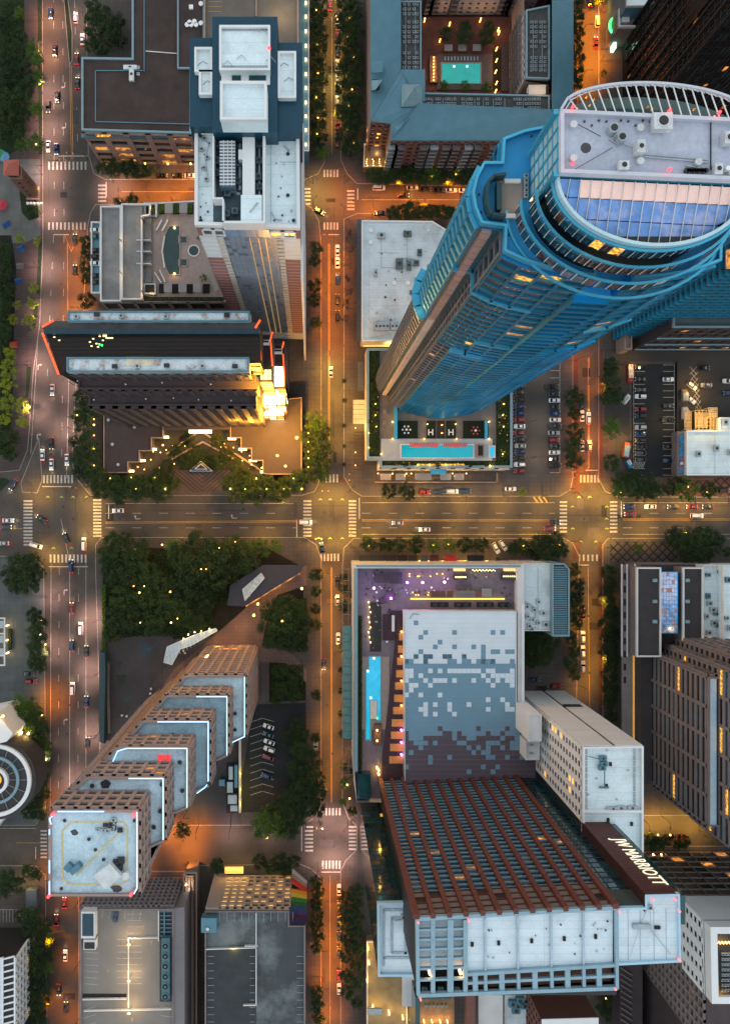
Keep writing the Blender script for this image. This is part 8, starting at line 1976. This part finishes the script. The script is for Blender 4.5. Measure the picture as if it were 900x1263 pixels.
def car(px,py,d,col,kind,place,on=False,z=0,group='parked cars'):
    ct=CT[kind]; rz=DIR[d] if isinstance(d,str) else math.radians(d)
    t=thing('car' if kind!='pickup' else 'pickup_truck','%s %s %s'%(col,kind,place),'car' if kind!='van' else 'van',P(px,py,z),group,rz)
    def ch(me,nm,loc,m=None,link=False):
        o=bpy.data.objects.new(nm,me); C.objects.link(o); o.parent=t; o.location=loc
        if m is not None: o.material_slots[0].link='OBJECT'; o.material_slots[0].material=m
        return o
    ch(ct['body'],'body',(0,0,0),PM[col]); ch(ct['cab'],'windows',(0,0,0)); ch(ct['roof'],'roof',(0,0,0),PM[col])
    for sx in (-.31,.31):
        for sy in (-1,1): ch(ct['wheel'],'wheel',(ct['L']*sx,sy*(ct['w']-.10),.33))
    for sy in (-1,1):
        ch(ct['hl'],'headlight',(ct['h']-.14,sy*ct['w']*.62,.72),M_HEAD if on else M_HEADOFF); ch(ct['tl'],'taillight',(-ct['h']+.10,sy*ct['w']*.66,.78),M_TAIL if on else M_TAILOFF)
    if on:
        a=Vector((math.cos(rz),math.sin(rz),0))
        l=light(Vector(t.location)+a*(ct['h']+1.0)+Vector((0,0,.7)),22,(1,.75,.4),.15); l.parent=t; l.location=(ct['h']+1.0,0,.7)
        l=light(Vector(t.location),9,(1,.05,.03),.15); l.parent=t; l.location=(-ct['h']-.7,0,.7)
    return t
def cars(lst, where, on=False, z=.0, group='parked cars'):
    n=len(lst); CSIDE='top' if n>1 and max(q[1] for q in lst)-min(q[1] for q in lst)>max(q[0] for q in lst)-min(q[0] for q in lst) else 'left'
    lst=sorted(lst,key=lambda q:q[1] if CSIDE=='top' else q[0])
    for i,q in enumerate(lst):
        car(q[0],q[1],q[2],q[3],q[4],(trim(where)[0]+', '+ORD[i]+' from '+CSIDE) if n>1 else where,on,z,group)
mv='cars driving on the streets'
cars([(63,17,'S','blue','sedan'),(68,63,'S','black','sedan'),(60,132,'S','black','suv'),(71,120,'S','black','sedan'),(60,181,'S','white','sedan'),(70,184,'S','blue','sedan')],'driving down the upper avenue',True,0,mv)
cars([(94,22,'N','white','suv'),(102,49,'N','white','sedan'),(95,73,'N','red','sedan'),(96,103,'N','black','sedan')],'in the pull-off lane beside the avenue verge',True,0,mv)
cars([(93,296,'N','black','sedan'),(93,334,'N','black','sedan'),(65,481,'S','silver','sedan'),(64,547,'S','black','suv'),(53,561,'N','white','sedan'),(64,573,'S','white','sedan'),(83,567,'S','white','sedan')],'on the avenue between the crossings, top down',True,0,mv)
cars([(17,598,-120,'blue','sedan')],'leaving by the curved slip lane at the left edge',True,0,mv)
cars([(11,642,'E','white','sedan'),(8,650,'E','grey','sedan'),(5,670,'W','silver','sedan')],'waiting at the left edge of the main street',True,0,mv)
cars([(52,640,148,'black','sedan'),(82,664,112,'black','sedan'),(45,673,-15,'white','van'),(104,671,'N','white','van'),(88,698,'N','blue','van')],'turning through the avenue crossing',True,0,mv)
cars([(89,750,'N','red','sedan'),(100,775,'N','white','van'),(89,796,'N','blue','sedan'),(107,803,'N','black','sedan'),(90,849,'N','white','van'),(107,865,'N','blue','sedan'),(109,916,'N','black','sedan')],'driving up the lower avenue, top down',True,0,mv)
cars([(80,1113,'N','red','sedan'),(70,1134,'N','red','sedan'),(81,1178,'N','white','sedan'),(73,1220,'S','black','sedan'),(82,1242,'N','black','suv')],'on the avenue beside the rooftop car park, top down',True,0,mv)
cars([(36,831,'E','black','sedan'),(39,840,'E','red','suv')],'parked on the grey forecourt by the hedge row')
cars([(146,630,'W','white','sedan')],'waiting at the stop line below the dark tree row',True,0,mv)
cars([(377,644,'E','white','van'),(397,676,100,'blue','sedan')],'crossing the central junction',True,0,mv)
cars([(490,645,'W','silver','sedan'),(523,653,'W','white','sedan')],'driving along the middle of the main street',True,0,mv)
cars([(200,217,'E','black','sedan'),(219,217,'E','black','suv'),(235,217,'E','white','sedan')],'parked below the lit office facade')
cars([(467,232,'E','white','van'),(508,232,'E','silver','sedan'),(524,234,'E','grey','sedan'),(541,235,'E','grey','sedan'),(556,235,'E','white','sedan'),(572,235,'E','white','sedan')],'parked in front of the brick balcony facade')
cars([(497,241,'E','black','suv')],'driving on the orange lit upper street',True,0,mv); cars([(468,263,'W','blue','sedan')],'at the kerb above the white flat roof'); cars([(394,261,-28,'black','suv')],'turning in the upper central crossing',True,0,mv)
cars([(407,7,'N','red','sedan')],'braking in the middle of the upper central street',True,0,mv)
cars([(416,24,'N','white','sedan'),(416,44,'N','red','sedan'),(416,63,'N','blue','sedan'),(416,81,'N','white','suv'),(416,99,'N','silver','sedan'),(416,125,'N','white','suv'),(416,157,'N','red','sedan'),(416,175,'N','red','sedan')],'parked under the trees of the upper central street')
cars([(416,309,'N','white','sedan'),(416,324,'N','white','sedan'),(416,344,'N','blue','sedan'),(416,370,'N','black','suv'),(416,390,'N','black','suv')],'parked beside the white flat roof building')
cars([(408,459,'N','silver','sedan')],'driving beside the slate canopy roof',True,0,mv)
cars([(416,718,'N','black','suv'),(416,740,'N','silver','sedan'),(417,787,'N','white','sedan')],'parked beside the hotel podium')
cars([(399,819,'S','black','sedan')],'driving past the park lawns on the central street',True,0,mv); cars([(389,922,'N','silver','suv')],'parked on the pavement beside the dark trees')
cars([(418,1097,'N','white','sedan'),(418,1117,'N','black','suv'),(418,1136,'N','black','sedan'),(418,1155,'N','grey','sedan'),(418,1173,'N','grey','sedan'),(418,1203,'N','red','sedan'),(418,1219,'N','white','sedan')],'parked along the lower central street')
cars([(523,607,'E','red','suv'),(540,607,'E','grey','sedan'),(557,606,'E','white','van'),(573,606,'E','blue','sedan'),(629,603,'E','white','sedan')],'parked below the garden podium')
cars([(611,676,-60,'white','suv'),(620,673,-55,'white','suv'),(650,672,-60,'silver','sedan')],'parked at an angle near the red awning row')
cars([(683,644,'E','black','sedan'),(677,652,'E','red','sedan')],'waiting at the right hand crossing',True,0,mv)
cars([(775,625,'W','blue','sedan'),(801,625,'W','white','sedan'),(829,625,'W','black','suv'),(852,625,'W','red','sedan'),(872,625,'W','black','sedan')],'queued on the main street right of the crossing',True,0,mv); cars([(776,634,'W','red','sedan')],'in the lane below the queue at the right hand crossing',True,0,mv); cars([(858,636,'E','white','van')],'driving out of the picture on the main street',True,0,mv); cars([(891,605,'E','black','suv')],'under the trees of the diamond paving')
cars([(639,484,'W','black','sedan'),(640,493,'W','black','suv'),(639,502,'W','blue','sedan'),(639,510,'W','blue','suv'),(639,518,'W','red','suv'),(640,526,'W','white','sedan'),(639,534,'W','red','sedan'),(640,542,'W','black','sedan'),(641,550,'W','silver','sedan'),(641,557,'W','blue','sedan'),(640,565,'W','black','suv'),(639,476,'W','grey','sedan'),(640,573,'W','white','suv'),(640,581,'W','red','suv')],'in the car park row beside the garden podium',z=.15)
cars([(679,477,'E','black','pickup'),(682,486,'E','grey','sedan'),(683,494,'E','white','sedan'),(682,502,'E','grey','sedan'),(682,534,'E','silver','sedan'),(683,510,'E','blue','sedan'),(684,518,'E','white','sedan'),(683,526,'E','black','pickup'),(682,543,'E','red','suv'),(683,550,'E','black','sedan'),(683,558,'E','white','sedan'),(682,566,'E','black','sedan'),(683,574,'E','black','pickup')],'in the car park row beside the tree lined street',z=.15)
cars([(717,497,'N','black','sedan'),(717,513,'N','white','sedan'),(717,535,'N','black','suv'),(717,550,'N','white','sedan')],'parked under the trees right of the car park')
cars([(725,516,'N','white','suv'),(726,550,'N','silver','suv')],'driving up the right hand street',True,0,mv)
cars([(789,453,'W','grey','sedan'),(789,468,'W','black','sedan'),(789,489,'W','white','suv'),(789,505,'W','red','suv'),(789,513,'W','black','suv'),(789,527,'W','silver','suv'),(789,535,'W','blue','sedan'),(789,543,'W','black','suv'),(789,551,'W','black','sedan'),(789,559,'W','grey','sedan'),(789,567,'W','black','sedan'),(789,481,'W','grey','sedan')],'in the left row of the striped car park',z=.17)
cars([(823,468,'E','white','sedan'),(823,501,'E','black','sedan'),(823,551,'E','grey','sedan'),(823,568,'E','blue','sedan'),(823,518,'E','black','pickup')],'in the right row of the striped car park',z=.17)
cars([(867,454,'E','black','sedan'),(870,475,'W','silver','sedan'),(852,476,-38,'white','suv'),(851,493,-40,'white','sedan'),(897,470,'W','white','suv'),(898,485,'W','blue','sedan')],'standing loose on the open lot',z=.155)
cars([(717,728,'N','black','sedan'),(718,757,'N','red','sedan'),(718,785,'N','white','suv'),(718,803,'N','white','suv'),(718,822,'N','silver','suv')],'parked beside the louvred roof building')
cars([(736,27,'N','white','suv'),(734,53,'N','red','sedan'),(727,2,'N','red','sedan')],'driving in the orange lit upper right street',True,0,mv)
cars([(658,838,'E','blue','sedan'),(685,846,'E','red','suv'),(668,849,'E','black','sedan')],'in the service court above the white slab')
cars([(824,1032,'E','black','suv'),(840,1032,'E','red','sedan')],'parked on the lit square behind the hotel sign')
cars([(331,896,160,'white','sedan'),(331,906,160,'teal','sedan'),(332,915,160,'white','sedan'),(332,924,160,'white','suv'),(331,934,160,'red','sedan'),(329,957,160,'blue','sedan')],'in the herringbone parking lot',z=.16)
cars([(119,284,'E','white','sedan'),(119,292,'E','teal','sedan'),(119,309,'E','black','sedan'),(119,317,'E','black','suv'),(119,325,'E','white','sedan'),(119,340,'E','black','sedan'),(119,348,'E','black','sedan')],'on the open deck strip beside the garage ramps',z=16)
cars([(143,1129,84,'blue','sedan')],'alone on the rooftop parking deck',z=26)
# food trucks, trailer, kiosks
def boxtruck(px,py,rz,w,l,cols,label,nm='food_truck'):
    t=thing(nm,label,'truck',P(px,py),None,math.radians(rz)); z=.15
    for nm2,b,m in (('body',MB().box(-l/2,l/2,-w/2,w/2,.5,2.7),cols[0]),('roof',MB().box(-l/2+.3,l/2-.3,-w/2+.25,w/2-.25,2.705,2.85),cols[1]),('cab',loft([(l/2+.01,w*.46,.5,2.0,w*.42),(l/2+.9,w*.46,.5,1.9,w*.40),(l/2+1.5,w*.42,.5,1.1,w*.38)],6),cols[0])):
        o=bpy.data.objects.new(nm2,mk(b,nm2,m)); C.objects.link(o); o.parent=t
    for sx in (-.3,.3):
        for sy in (-1,1): o=bpy.data.objects.new('wheel',CT['sedan']['wheel']); C.objects.link(o); o.parent=t; o.location=(l*sx,sy*(w/2-.1),.33)
    for i in range(3): o=bpy.data.objects.new('roof_vent',mk(MB().box(-.4,.4,-.35,.35,2.85,3.1),'roof_vent',M_DUCT)); C.objects.link(o); o.parent=t; o.location=(-l/3+i*l/3,0,0)
boxtruck(770,557,80,2.4,5.0,(mat('orange_shell',(.45,.13,.06),.5),mat('sky_blue_roof',(.15,.35,.5),.5)),'orange food truck with blue roof at the side of the street')
boxtruck(775,459,-88,2.3,6.0,(mat('red_shell',(.35,.04,.03),.5),mat('pale_roof',(.55,.55,.55),.5)),'red and white trailer truck beside the striped car park fence')
boxtruck(769,494,50,2.0,3.0,(M_PALE,M_PALE),'small white utility trailer near the striped car park','utility_trailer')
boxtruck(842,490,90,2.4,3.6,(M_TAN,M_DUCT),'grey box truck beside the lit building site','box_truck')
boxtruck(843,512,90,2.6,3.6,(M_CREAM,mat('pink_roof',(.5,.33,.3),.6)),'cream box truck below the grey one at the building site','box_truck')
boxtruck(773,571,-60,1.8,2.4,(M_BLUED,M_WHITEP),'small blue cart beside the orange food truck','cart')
fence=thing('car_park_fence','low dark fence along the left side of the striped car park','fence',P(779,518))
b=MB()
for i in range(18): b.cyl(P(779,449+i*8.2),.12,.1,1.5,5)
b.build('post',M_DARKMETAL,fence,kind='stuff'); MB().bar(P(779,449,1.3),P(779,588,1.3),.12,.15).build('rail',M_DARKMETAL,fence)
fence=thing('car_park_wall','low dark wall between the striped car park and the shop','wall',P(834,518)); MB().bar(P(834.5,446,.7),P(834.5,588,.7),.35,1.2).build('wall',M_DARK,fence)
for i,(x,y,lab) in enumerate(((424,470,'topmost'),(424,494,'second'),(424,525,'third'),(424,550,'fourth'),(424,573,'lowest'))):
    t=thing('pay_kiosk','small black bench and planter box at the kerb left of the podium, %s of five'%lab,'planter',P(x,y)); v=P(x,y)
    MB().box(v.x-.8,v.x+.8,v.y-.8,v.y+.8,.13,.9).build('box',M_DARK,t); MB().box(v.x-.55,v.x+.55,v.y-.55,v.y+.55,.9,1.1).build('soil',M_SOIL,t)
# tents and bundles on the promenade, market umbrella
for (x,y,rz,c_,lab) in ((8,277,30,'blue','blue tarpaulin tent on the pale plaza'),(23,347,10,'blue','blue tent with red flap beside the promenade'),(17,425,0,'red','red and white tent on the promenade'),(26,307,20,'blue','small navy tent near the top of the promenade'),(25,328,0,'grey','grey bundle and cart on the promenade')):
    t=thing('tent',lab,'tent',P(x,y),'tents on the promenade',math.radians(rz)); m_=mat('tarp_'+c_,{'blue':(.02,.10,.30),'red':(.5,.04,.04),'grey':(.2,.2,.22)}[c_],.7,var=.3,scale=1.5)
    bb=MB().add([(-1.6,-1.3,0),(1.6,-1.3,0),(1.6,1.3,0),(-1.6,1.3,0),(-1.2,0,1.6),(1.3,.1,1.5)],[(0,1,5,4),(1,2,5),(2,3,4,5),(3,0,4),(3,2,1,0)]); o=bpy.data.objects.new('fabric',mk(bb,'fabric',m_)); C.objects.link(o); o.parent=t; o.location=(0,0,.16)
for (x,y,c_,lab) in ((0,193,(.05,.3,.12),'green market umbrella at the left edge plaza'),(5,196,(.10,.28,.45),'blue market stall roof at the left edge plaza'),(2,255,(.45,.03,.05),'crimson tree planter cluster on the pale plaza')):
    t=thing('parasol',lab,'parasol',P(x+3,y)); v=P(x+3,y); b=MB(); n=8
    b.add([(v.x+2.2*math.cos(.785*i),v.y+2.2*math.sin(.785*i),2.4) for i in range(n)]+[(v.x,v.y,3.2)],[(i,(i+1)%n,n) for i in range(n)]); b.build('canopy',mat('parasol_%d'%x,c_,.8,var=.2),t); MB().cyl(v,.05,.15,2.5,5).build('pole',M_DARKMETAL,t)

# ================================================================ lamps
M_POLE=mat('lamp_pole',(.10,.10,.10),.5,.4)
bar_me=mk(MB().cyl((0,0),.10,0,9,6),'pole',M_POLE); arm_me=mk(MB().bar((0,0,8.9),(2.2,0,9.15),.12),'arm',M_POLE); hd_me=mk(MB().box(1.9,2.7,-.18,.18,9.02,9.16),'lamp_head',M_POLE)
lampn={}
def lamp(px,py,e,rz,where,col=(1,.46,.13)):
    k=lampn.get(where,0); lampn[where]=k+1; sd='top'
    t=thing('street_lamp','%s street lamp %s %s'%(ORD[k],SD,trim(where)[0]),'street lamp',P(px,py,0)+Vector((0,0,.1)),'street lamps',math.radians(rz))
    for me,nm in ((bar_me,'pole'),(arm_me,'arm'),(hd_me,'lamp_head')):
        o=bpy.data.objects.new(nm,me); C.objects.link(o); o.parent=t
    l=light((0,0,0),e*(1.35 if col==PK else 1.1),col,.35,None,168); l.parent=t; l.location=(2.3,0,8.8)
OR=(1,.24,.0); YE=(1,.52,.07); PK=(1,.56,.46)
def lamps(lst,where,col=OR):
    global SD
    SD='from top' if max(q[1] for q in lst)-min(q[1] for q in lst)>max(q[0] for q in lst)-min(q[0] for q in lst) else 'from left'
    lst=sorted(lst,key=lambda q:q[1] if 'top' in SD else q[0])
    for q in lst: lamp(q[0],q[1],q[2],q[3],where,q[4] if len(q)>4 else col)
lamps([(53,25,3000,0,(1,.40,.2)),(53,70,2700,0,(1,.42,.25)),(53,115,2200,0,PK),(53,160,2200,0,PK),(108,30,1000,180),(53,215,2600,0,PK),(53,262,2400,0,PK)],'on the left kerb of the upper avenue, top down',PK)
lamps([(104,305,2400,180,OR),(103,345,2800,180,OR),(103,385,4200,180,OR),(50,330,2200,0,PK),(47,390,1900,0,PK),(41,450,2200,0,PK),(36,505,2200,0,PK),(92,475,1600,180,PK),(91,530,2000,180,PK)],'along the avenue between the two crossings',PK)
lamps([(118,660,2000,120,YE),(56,690,1700,60,YE),(44,604,1800,-45,YE),(116,613,1900,-135,YE)],'at the corners of the avenue crossing',YE)
lamps([(58,735,1300,0,PK),(121,765,2300,180,PK),(58,800,1700,0,PK),(121,830,2300,180,PK),(59,862,3200,0,OR),(122,905,2300,180,PK),(58,930,1500,0,PK),(58,990,1600,0,OR),(100,965,2000,180,PK)],'along the lower avenue, top down',PK)
lamps([(60,1075,1800,0),(98,1110,1500,180),(60,1150,1800,0),(98,1185,1600,180),(60,1225,1800,0),(98,1255,1600,180)],'beside the rooftop car park, top down',OR)
lamps([(152,250,2600,90),(186,250,3000,90),(214,250,3300,90),(234,222,2600,-90),(140,225,1500,-90,PK)],'on the orange lit upper street below the office',OR)
lamps([(386,226,1700,-45,YE),(424,226,1900,-135),(386,256,1700,45,YE),(424,266,1900,135)],'at the upper central crossing',OR)
lamps([(458,264,3600,90),(490,228,3600,-90),(520,264,4200,90),(548,228,4200,-90),(580,264,3600,90),(610,228,3600,-90)],'on the orange lit upper street by the brick facade',OR)
lamps([(403,15,1500,0,YE),(403,60,1500,0,YE),(403,105,1800,0,(1,.65,.12)),(403,150,1500,0,YE)],'under the trees of the upper central street',YE)
lamps([(396,298,2000,0),(423,325,2200,180),(396,350,2600,0),(423,375,2200,180),(396,405,2200,0),(423,430,2000,180),(396,455,2200,0,YE),(423,485,1600,180,YE),(396,510,1700,0,YE),(423,545,1600,180,YE)],'along the central street beside the stepped dark tower',OR)
lamps([(392,609,2200,-45,YE),(428,609,2400,-135,YE),(390,668,2200,45,YE),(428,670,2200,135,YE)],'at the central main street crossing',YE)
lamps([(165,612,500,-90,YE),(350,613,1100,-90,YE),(225,664,500,90,YE),(330,664,900,90,YE)],'on the main street beside the park',YE)
lamps([(470,612,1400,-90,YE),(520,612,1400,-90,YE),(570,612,1500,-90,YE),(620,612,1500,-90,YE),(668,612,1300,-90,YE),(455,663,1500,90,YE),(505,663,1100,90,YE),(556,663,1100,90,YE),(606,663,1200,90,YE),(655,663,1500,90,YE)],'on the main street between the central and right crossings',YE)
lamps([(704,608,3000,-45,YE),(748,610,3200,-135,YE),(702,668,2400,45,YE),(748,668,2800,135,YE)],'at the right hand crossing of the main street',YE)
lamps([(800,613,1300,-90,YE),(845,613,1500,-90,YE),(885,613,1500,-90,YE),(790,663,1800,90,YE),(835,663,1300,90,YE)],'on the main street right of the right hand crossing',YE)
lamps([(740,15,4200,180,(1,.27,.0)),(714,45,4200,0,(1,.27,.0)),(740,75,4600,180,(1,.27,.0)),(714,100,3600,0,(1,.27,.0))],'in the glowing upper right street',OR)
lamps([(709,445,1300,0),(741,480,1300,180),(709,525,1400,0),(741,545,1500,180),(710,585,3200,0)],'on the right hand street beside the car park, top down',OR)
lamps([(714,705,1500,0,(1,.42,.03)),(742,740,1600,180,(1,.42,.03)),(714,775,1800,0,(1,.42,.03)),(742,810,1800,180,(1,.42,.03)),(714,845,1500,0,(1,.42,.03))],'on the right hand street beside the louvred roof, top down',OR)
lamps([(397,705,1500,0),(421,735,1500,180),(397,765,1500,0),(421,800,1400,180),(397,835,1500,0),(421,870,1400,180),(397,900,1500,0),(421,935,1300,180),(397,965,1300,0)],'along the central street beside the teal canopy, top down',(1,.38,.05))
lamps([(393,1010,1600,-45,PK),(428,1010,1800,-135,PK),(392,1064,1600,45,PK),(426,1066,1800,135,PK)],'at the lower central crossing',PK)
lamps([(397,1100,2600,0),(422,1130,1500,180),(397,1160,2800,0),(397,1205,2800,0),(422,1180,1400,180),(397,1250,3000,0)],'along the lower central street, top down',OR)
lamps([(205,1020,4600,-60),(232,1062,3200,90),(245,1018,3200,-90),(285,1018,1000,-90,PK),(170,1066,2600,60),(330,1018,800,-90,PK)],'on the lower cross street near the grid screen wall',OR)
lamps([(790,1008,1900,-90,YE),(815,1006,2200,-90,YE),(850,1008,1900,-90,YE),(868,1030,800,180,YE)],'on the lit square at the far right',YE)
lamps([(655,455,500,0,(1,.75,.5)),(655,520,500,0,(1,.75,.5)),(655,565,900,0,(1,.7,.4)),(862,480,900,180,YE),(806,520,250,0,YE),(770,545,900,180,YE),(765,450,500,0,YE)],'on the car parks by the tree lined street',YE)
lamps([(318,985,300,0,YE),(230,1000,400,0,YE)],'by the herringbone parking lot',YE)
# low garden and string lamps
gl_={}
def glamps(lst,where,e=45,col=(1,.55,.12),zz=3.2,bulb=None,r=.22):
    for i,q in enumerate(sorted(lst)):
        t=thing('garden_lamp','%s small lamp from the left %s'%(ORD[i],where),'lamp',P(q[0],q[1]),'garden lamps '+where); v=P(q[0],q[1],zz)
        MB().cyl(v,.05,.15,zz,5).build('pole',M_POLE,t); MB().cyl(v,r*(1 if len(q)<3 else 1.6),zz,zz+.35,6).build('bulb',bulb or M_BULBO,t); light(v+Vector((0,0,1.0)),(q[2] if len(q)>2 else e)*.8,col,.2,t)
glamps([(201,549,120),(198,558),(186,567),(189,557),(205,555),(197,577,160),(215,572),(224,546),(213,550),(228,550),(234,560),(178,579),(170,576)],'in the left half of the triangular court')
glamps([(272,551,110),(277,547),(288,552),(286,565,110),(298,557),(299,568),(308,562),(310,573),(323,577,200),(307,578),(273,572),(260,545),(285,541)],'in the right half of the triangular court')
glamps([(116,505),(116,517),(116,524,80),(116,537),(116,553,70),(116,574)],'under the trees left of the brown pavilion',40,(.85,.8,.15),9)
glamps([(380,534),(380,545),(380,557),(380,565),(380,576)],'in the trees beside the golden sun glare',40,(.85,.75,.15),11)
glamps([(136,590),(162,589),(168,603),(191,589),(204,603,110),(284,603,90),(302,603),(316,590,70),(321,603),(329,603,90),(350,603),(358,603),(372,603,150),(362,590)],'in the main street tree rows',40,(.9,.8,.12),9)
glamps([(165,723),(172,731,110),(178,723),(210,730,110),(211,768,70),(219,763),(173,768),(248,702),(254,702),(348,766,160)],'hung in the dark park grove',60,(1,.6,.12),15)
glamps([(200,672,120),(168,678,60),(130,678,60),(290,668,60),(270,676,60)],'under the main street side of the park grove',60,(.95,.65,.08),7)
glamps([(455,673),(534,672,90),(553,671,60),(645,673,70),(690,672,120),(665,676,60)],'in the tree row above the hotel awnings',60,(1,.7,.08),6)
glamps([(765,607,160),(797,600,60),(840,603,110),(848,600,110),(872,607,70)],'in the trees around the diamond paving',60,(1,.65,.08),6)
glamps([(533,217,180),(500,217,60),(465,216,50),(562,215,60)],'in the trees before the brick balcony facade',60,(1,.65,.12),6)
glamps([(52,765,60),(50,783,120),(46,800,60),(52,882,150),(56,795,60)],'in the hedge row left of the lower avenue',60,(1,.6,.1),5)
glamps([(390,12),(391,55),(392,90),(390,120),(431,22),(428,45),(436,70),(427,95),(434,110),(430,130),(428,160),(436,176),(392,145),(391,165)],'under the trees of the upper central street',70,(1,.6,.1),8)
glamps([(95,512,160),(45,178,70),(105,372,160),(428,968,120),(431,985,100),(826,1030,90),(811,1030,90),(805,1054,160),(815,1054,160),(853,1056,90),(747,1232,80),(803,1229,60)],'glowing orange beside a tree or wall',60,(1,.45,.08),5)
# traffic signals and bike symbols
for i,(x,y,rz,lab) in enumerate(((108,196,180,'over the upper avenue'),(112,602,180,'at the avenue crossing corner by the trees'),(384,606,0,'at the central crossing corner by the dark trees'),(430,606,90,'at the central crossing corner by the podium'),(432,672,90,'at the central crossing corner by the hotel'),(703,603,90,'at the right crossing corner by the car park'),(749,675,180,'at the right crossing corner by the grey offices'),(377,1015,0,'at the lower crossing corner by the trees'),(433,1012,90,'at the lower crossing corner by the hotel'),(376,664,0,'at the central crossing corner by the pavilion'),(66,205,0,'at the crosswalk beside the clock tower'))):
    t=thing('traffic_signal','traffic signal on a long mast arm '+lab,'traffic light',P(x,y),'traffic signals',math.radians(rz))
    for nm,b,m in (('pole',MB().cyl((0,0),.14,.1,6.5,6),M_POLE),('arm',MB().bar((0,0,6.3),(7,0,6.3),.16),M_POLE),('signal_head',MB().box(4.2,4.6,-.2,.2,5.5,6.7),mat('signal_yellow',(.6,.38,.04),.5)),('signal_head',MB().box(6.6,7.0,-.2,.2,5.5,6.7),MATS['signal_yellow']),('signal_lens',MB().box(4.3,4.5,.21,.26,5.6,5.9),M_RED)):
        o=bpy.data.objects.new(nm,mk(b,nm,m)); C.objects.link(o); o.parent=t
tb=MB()
for x,y in ((59,613),(76,613),(90,613),(107,613),(66,676),(88,676),(395,616),(407,616),(422,616),(393,664),(407,664),(422,664),(727,613),(714,613),(706,652),(748,652),(716,668),(735,668),(748,640),(706,625),(748,625)):
    v=P(x,y); tb.add([(v.x-.7,v.y-.45,.014),(v.x,v.y+.05,.014),(v.x+.7,v.y-.45,.014),(v.x+.7,v.y-.05,.014),(v.x,v.y+.5,.014),(v.x-.7,v.y-.05,.014)],[(0,1,4,5),(1,2,3,4)])
structure('cycle_lane_marking',tb,mat('green_paint',(.25,.42,.10),.7))
# roadside details: manhole covers
for i,(x,y) in enumerate(((88,232),(70,260),(402,246),(436,247),(75,350),(90,640),(60,650),(78,625),(148,640),(300,628),(412,640),(400,632),(560,650),(640,636),(720,640),(735,628),(72,810),(85,870),(76,960),(403,870),(410,930),(400,1035),(412,1044),(225,1038),(725,760),(727,830),(64,405),(54,500),(150,1035),(83,905))):
    v=P(x,y); o=MB().cyl(v,.55,-.02,.016,10).build('manhole_cover',M_DARKMETAL); o['kind']='structure'
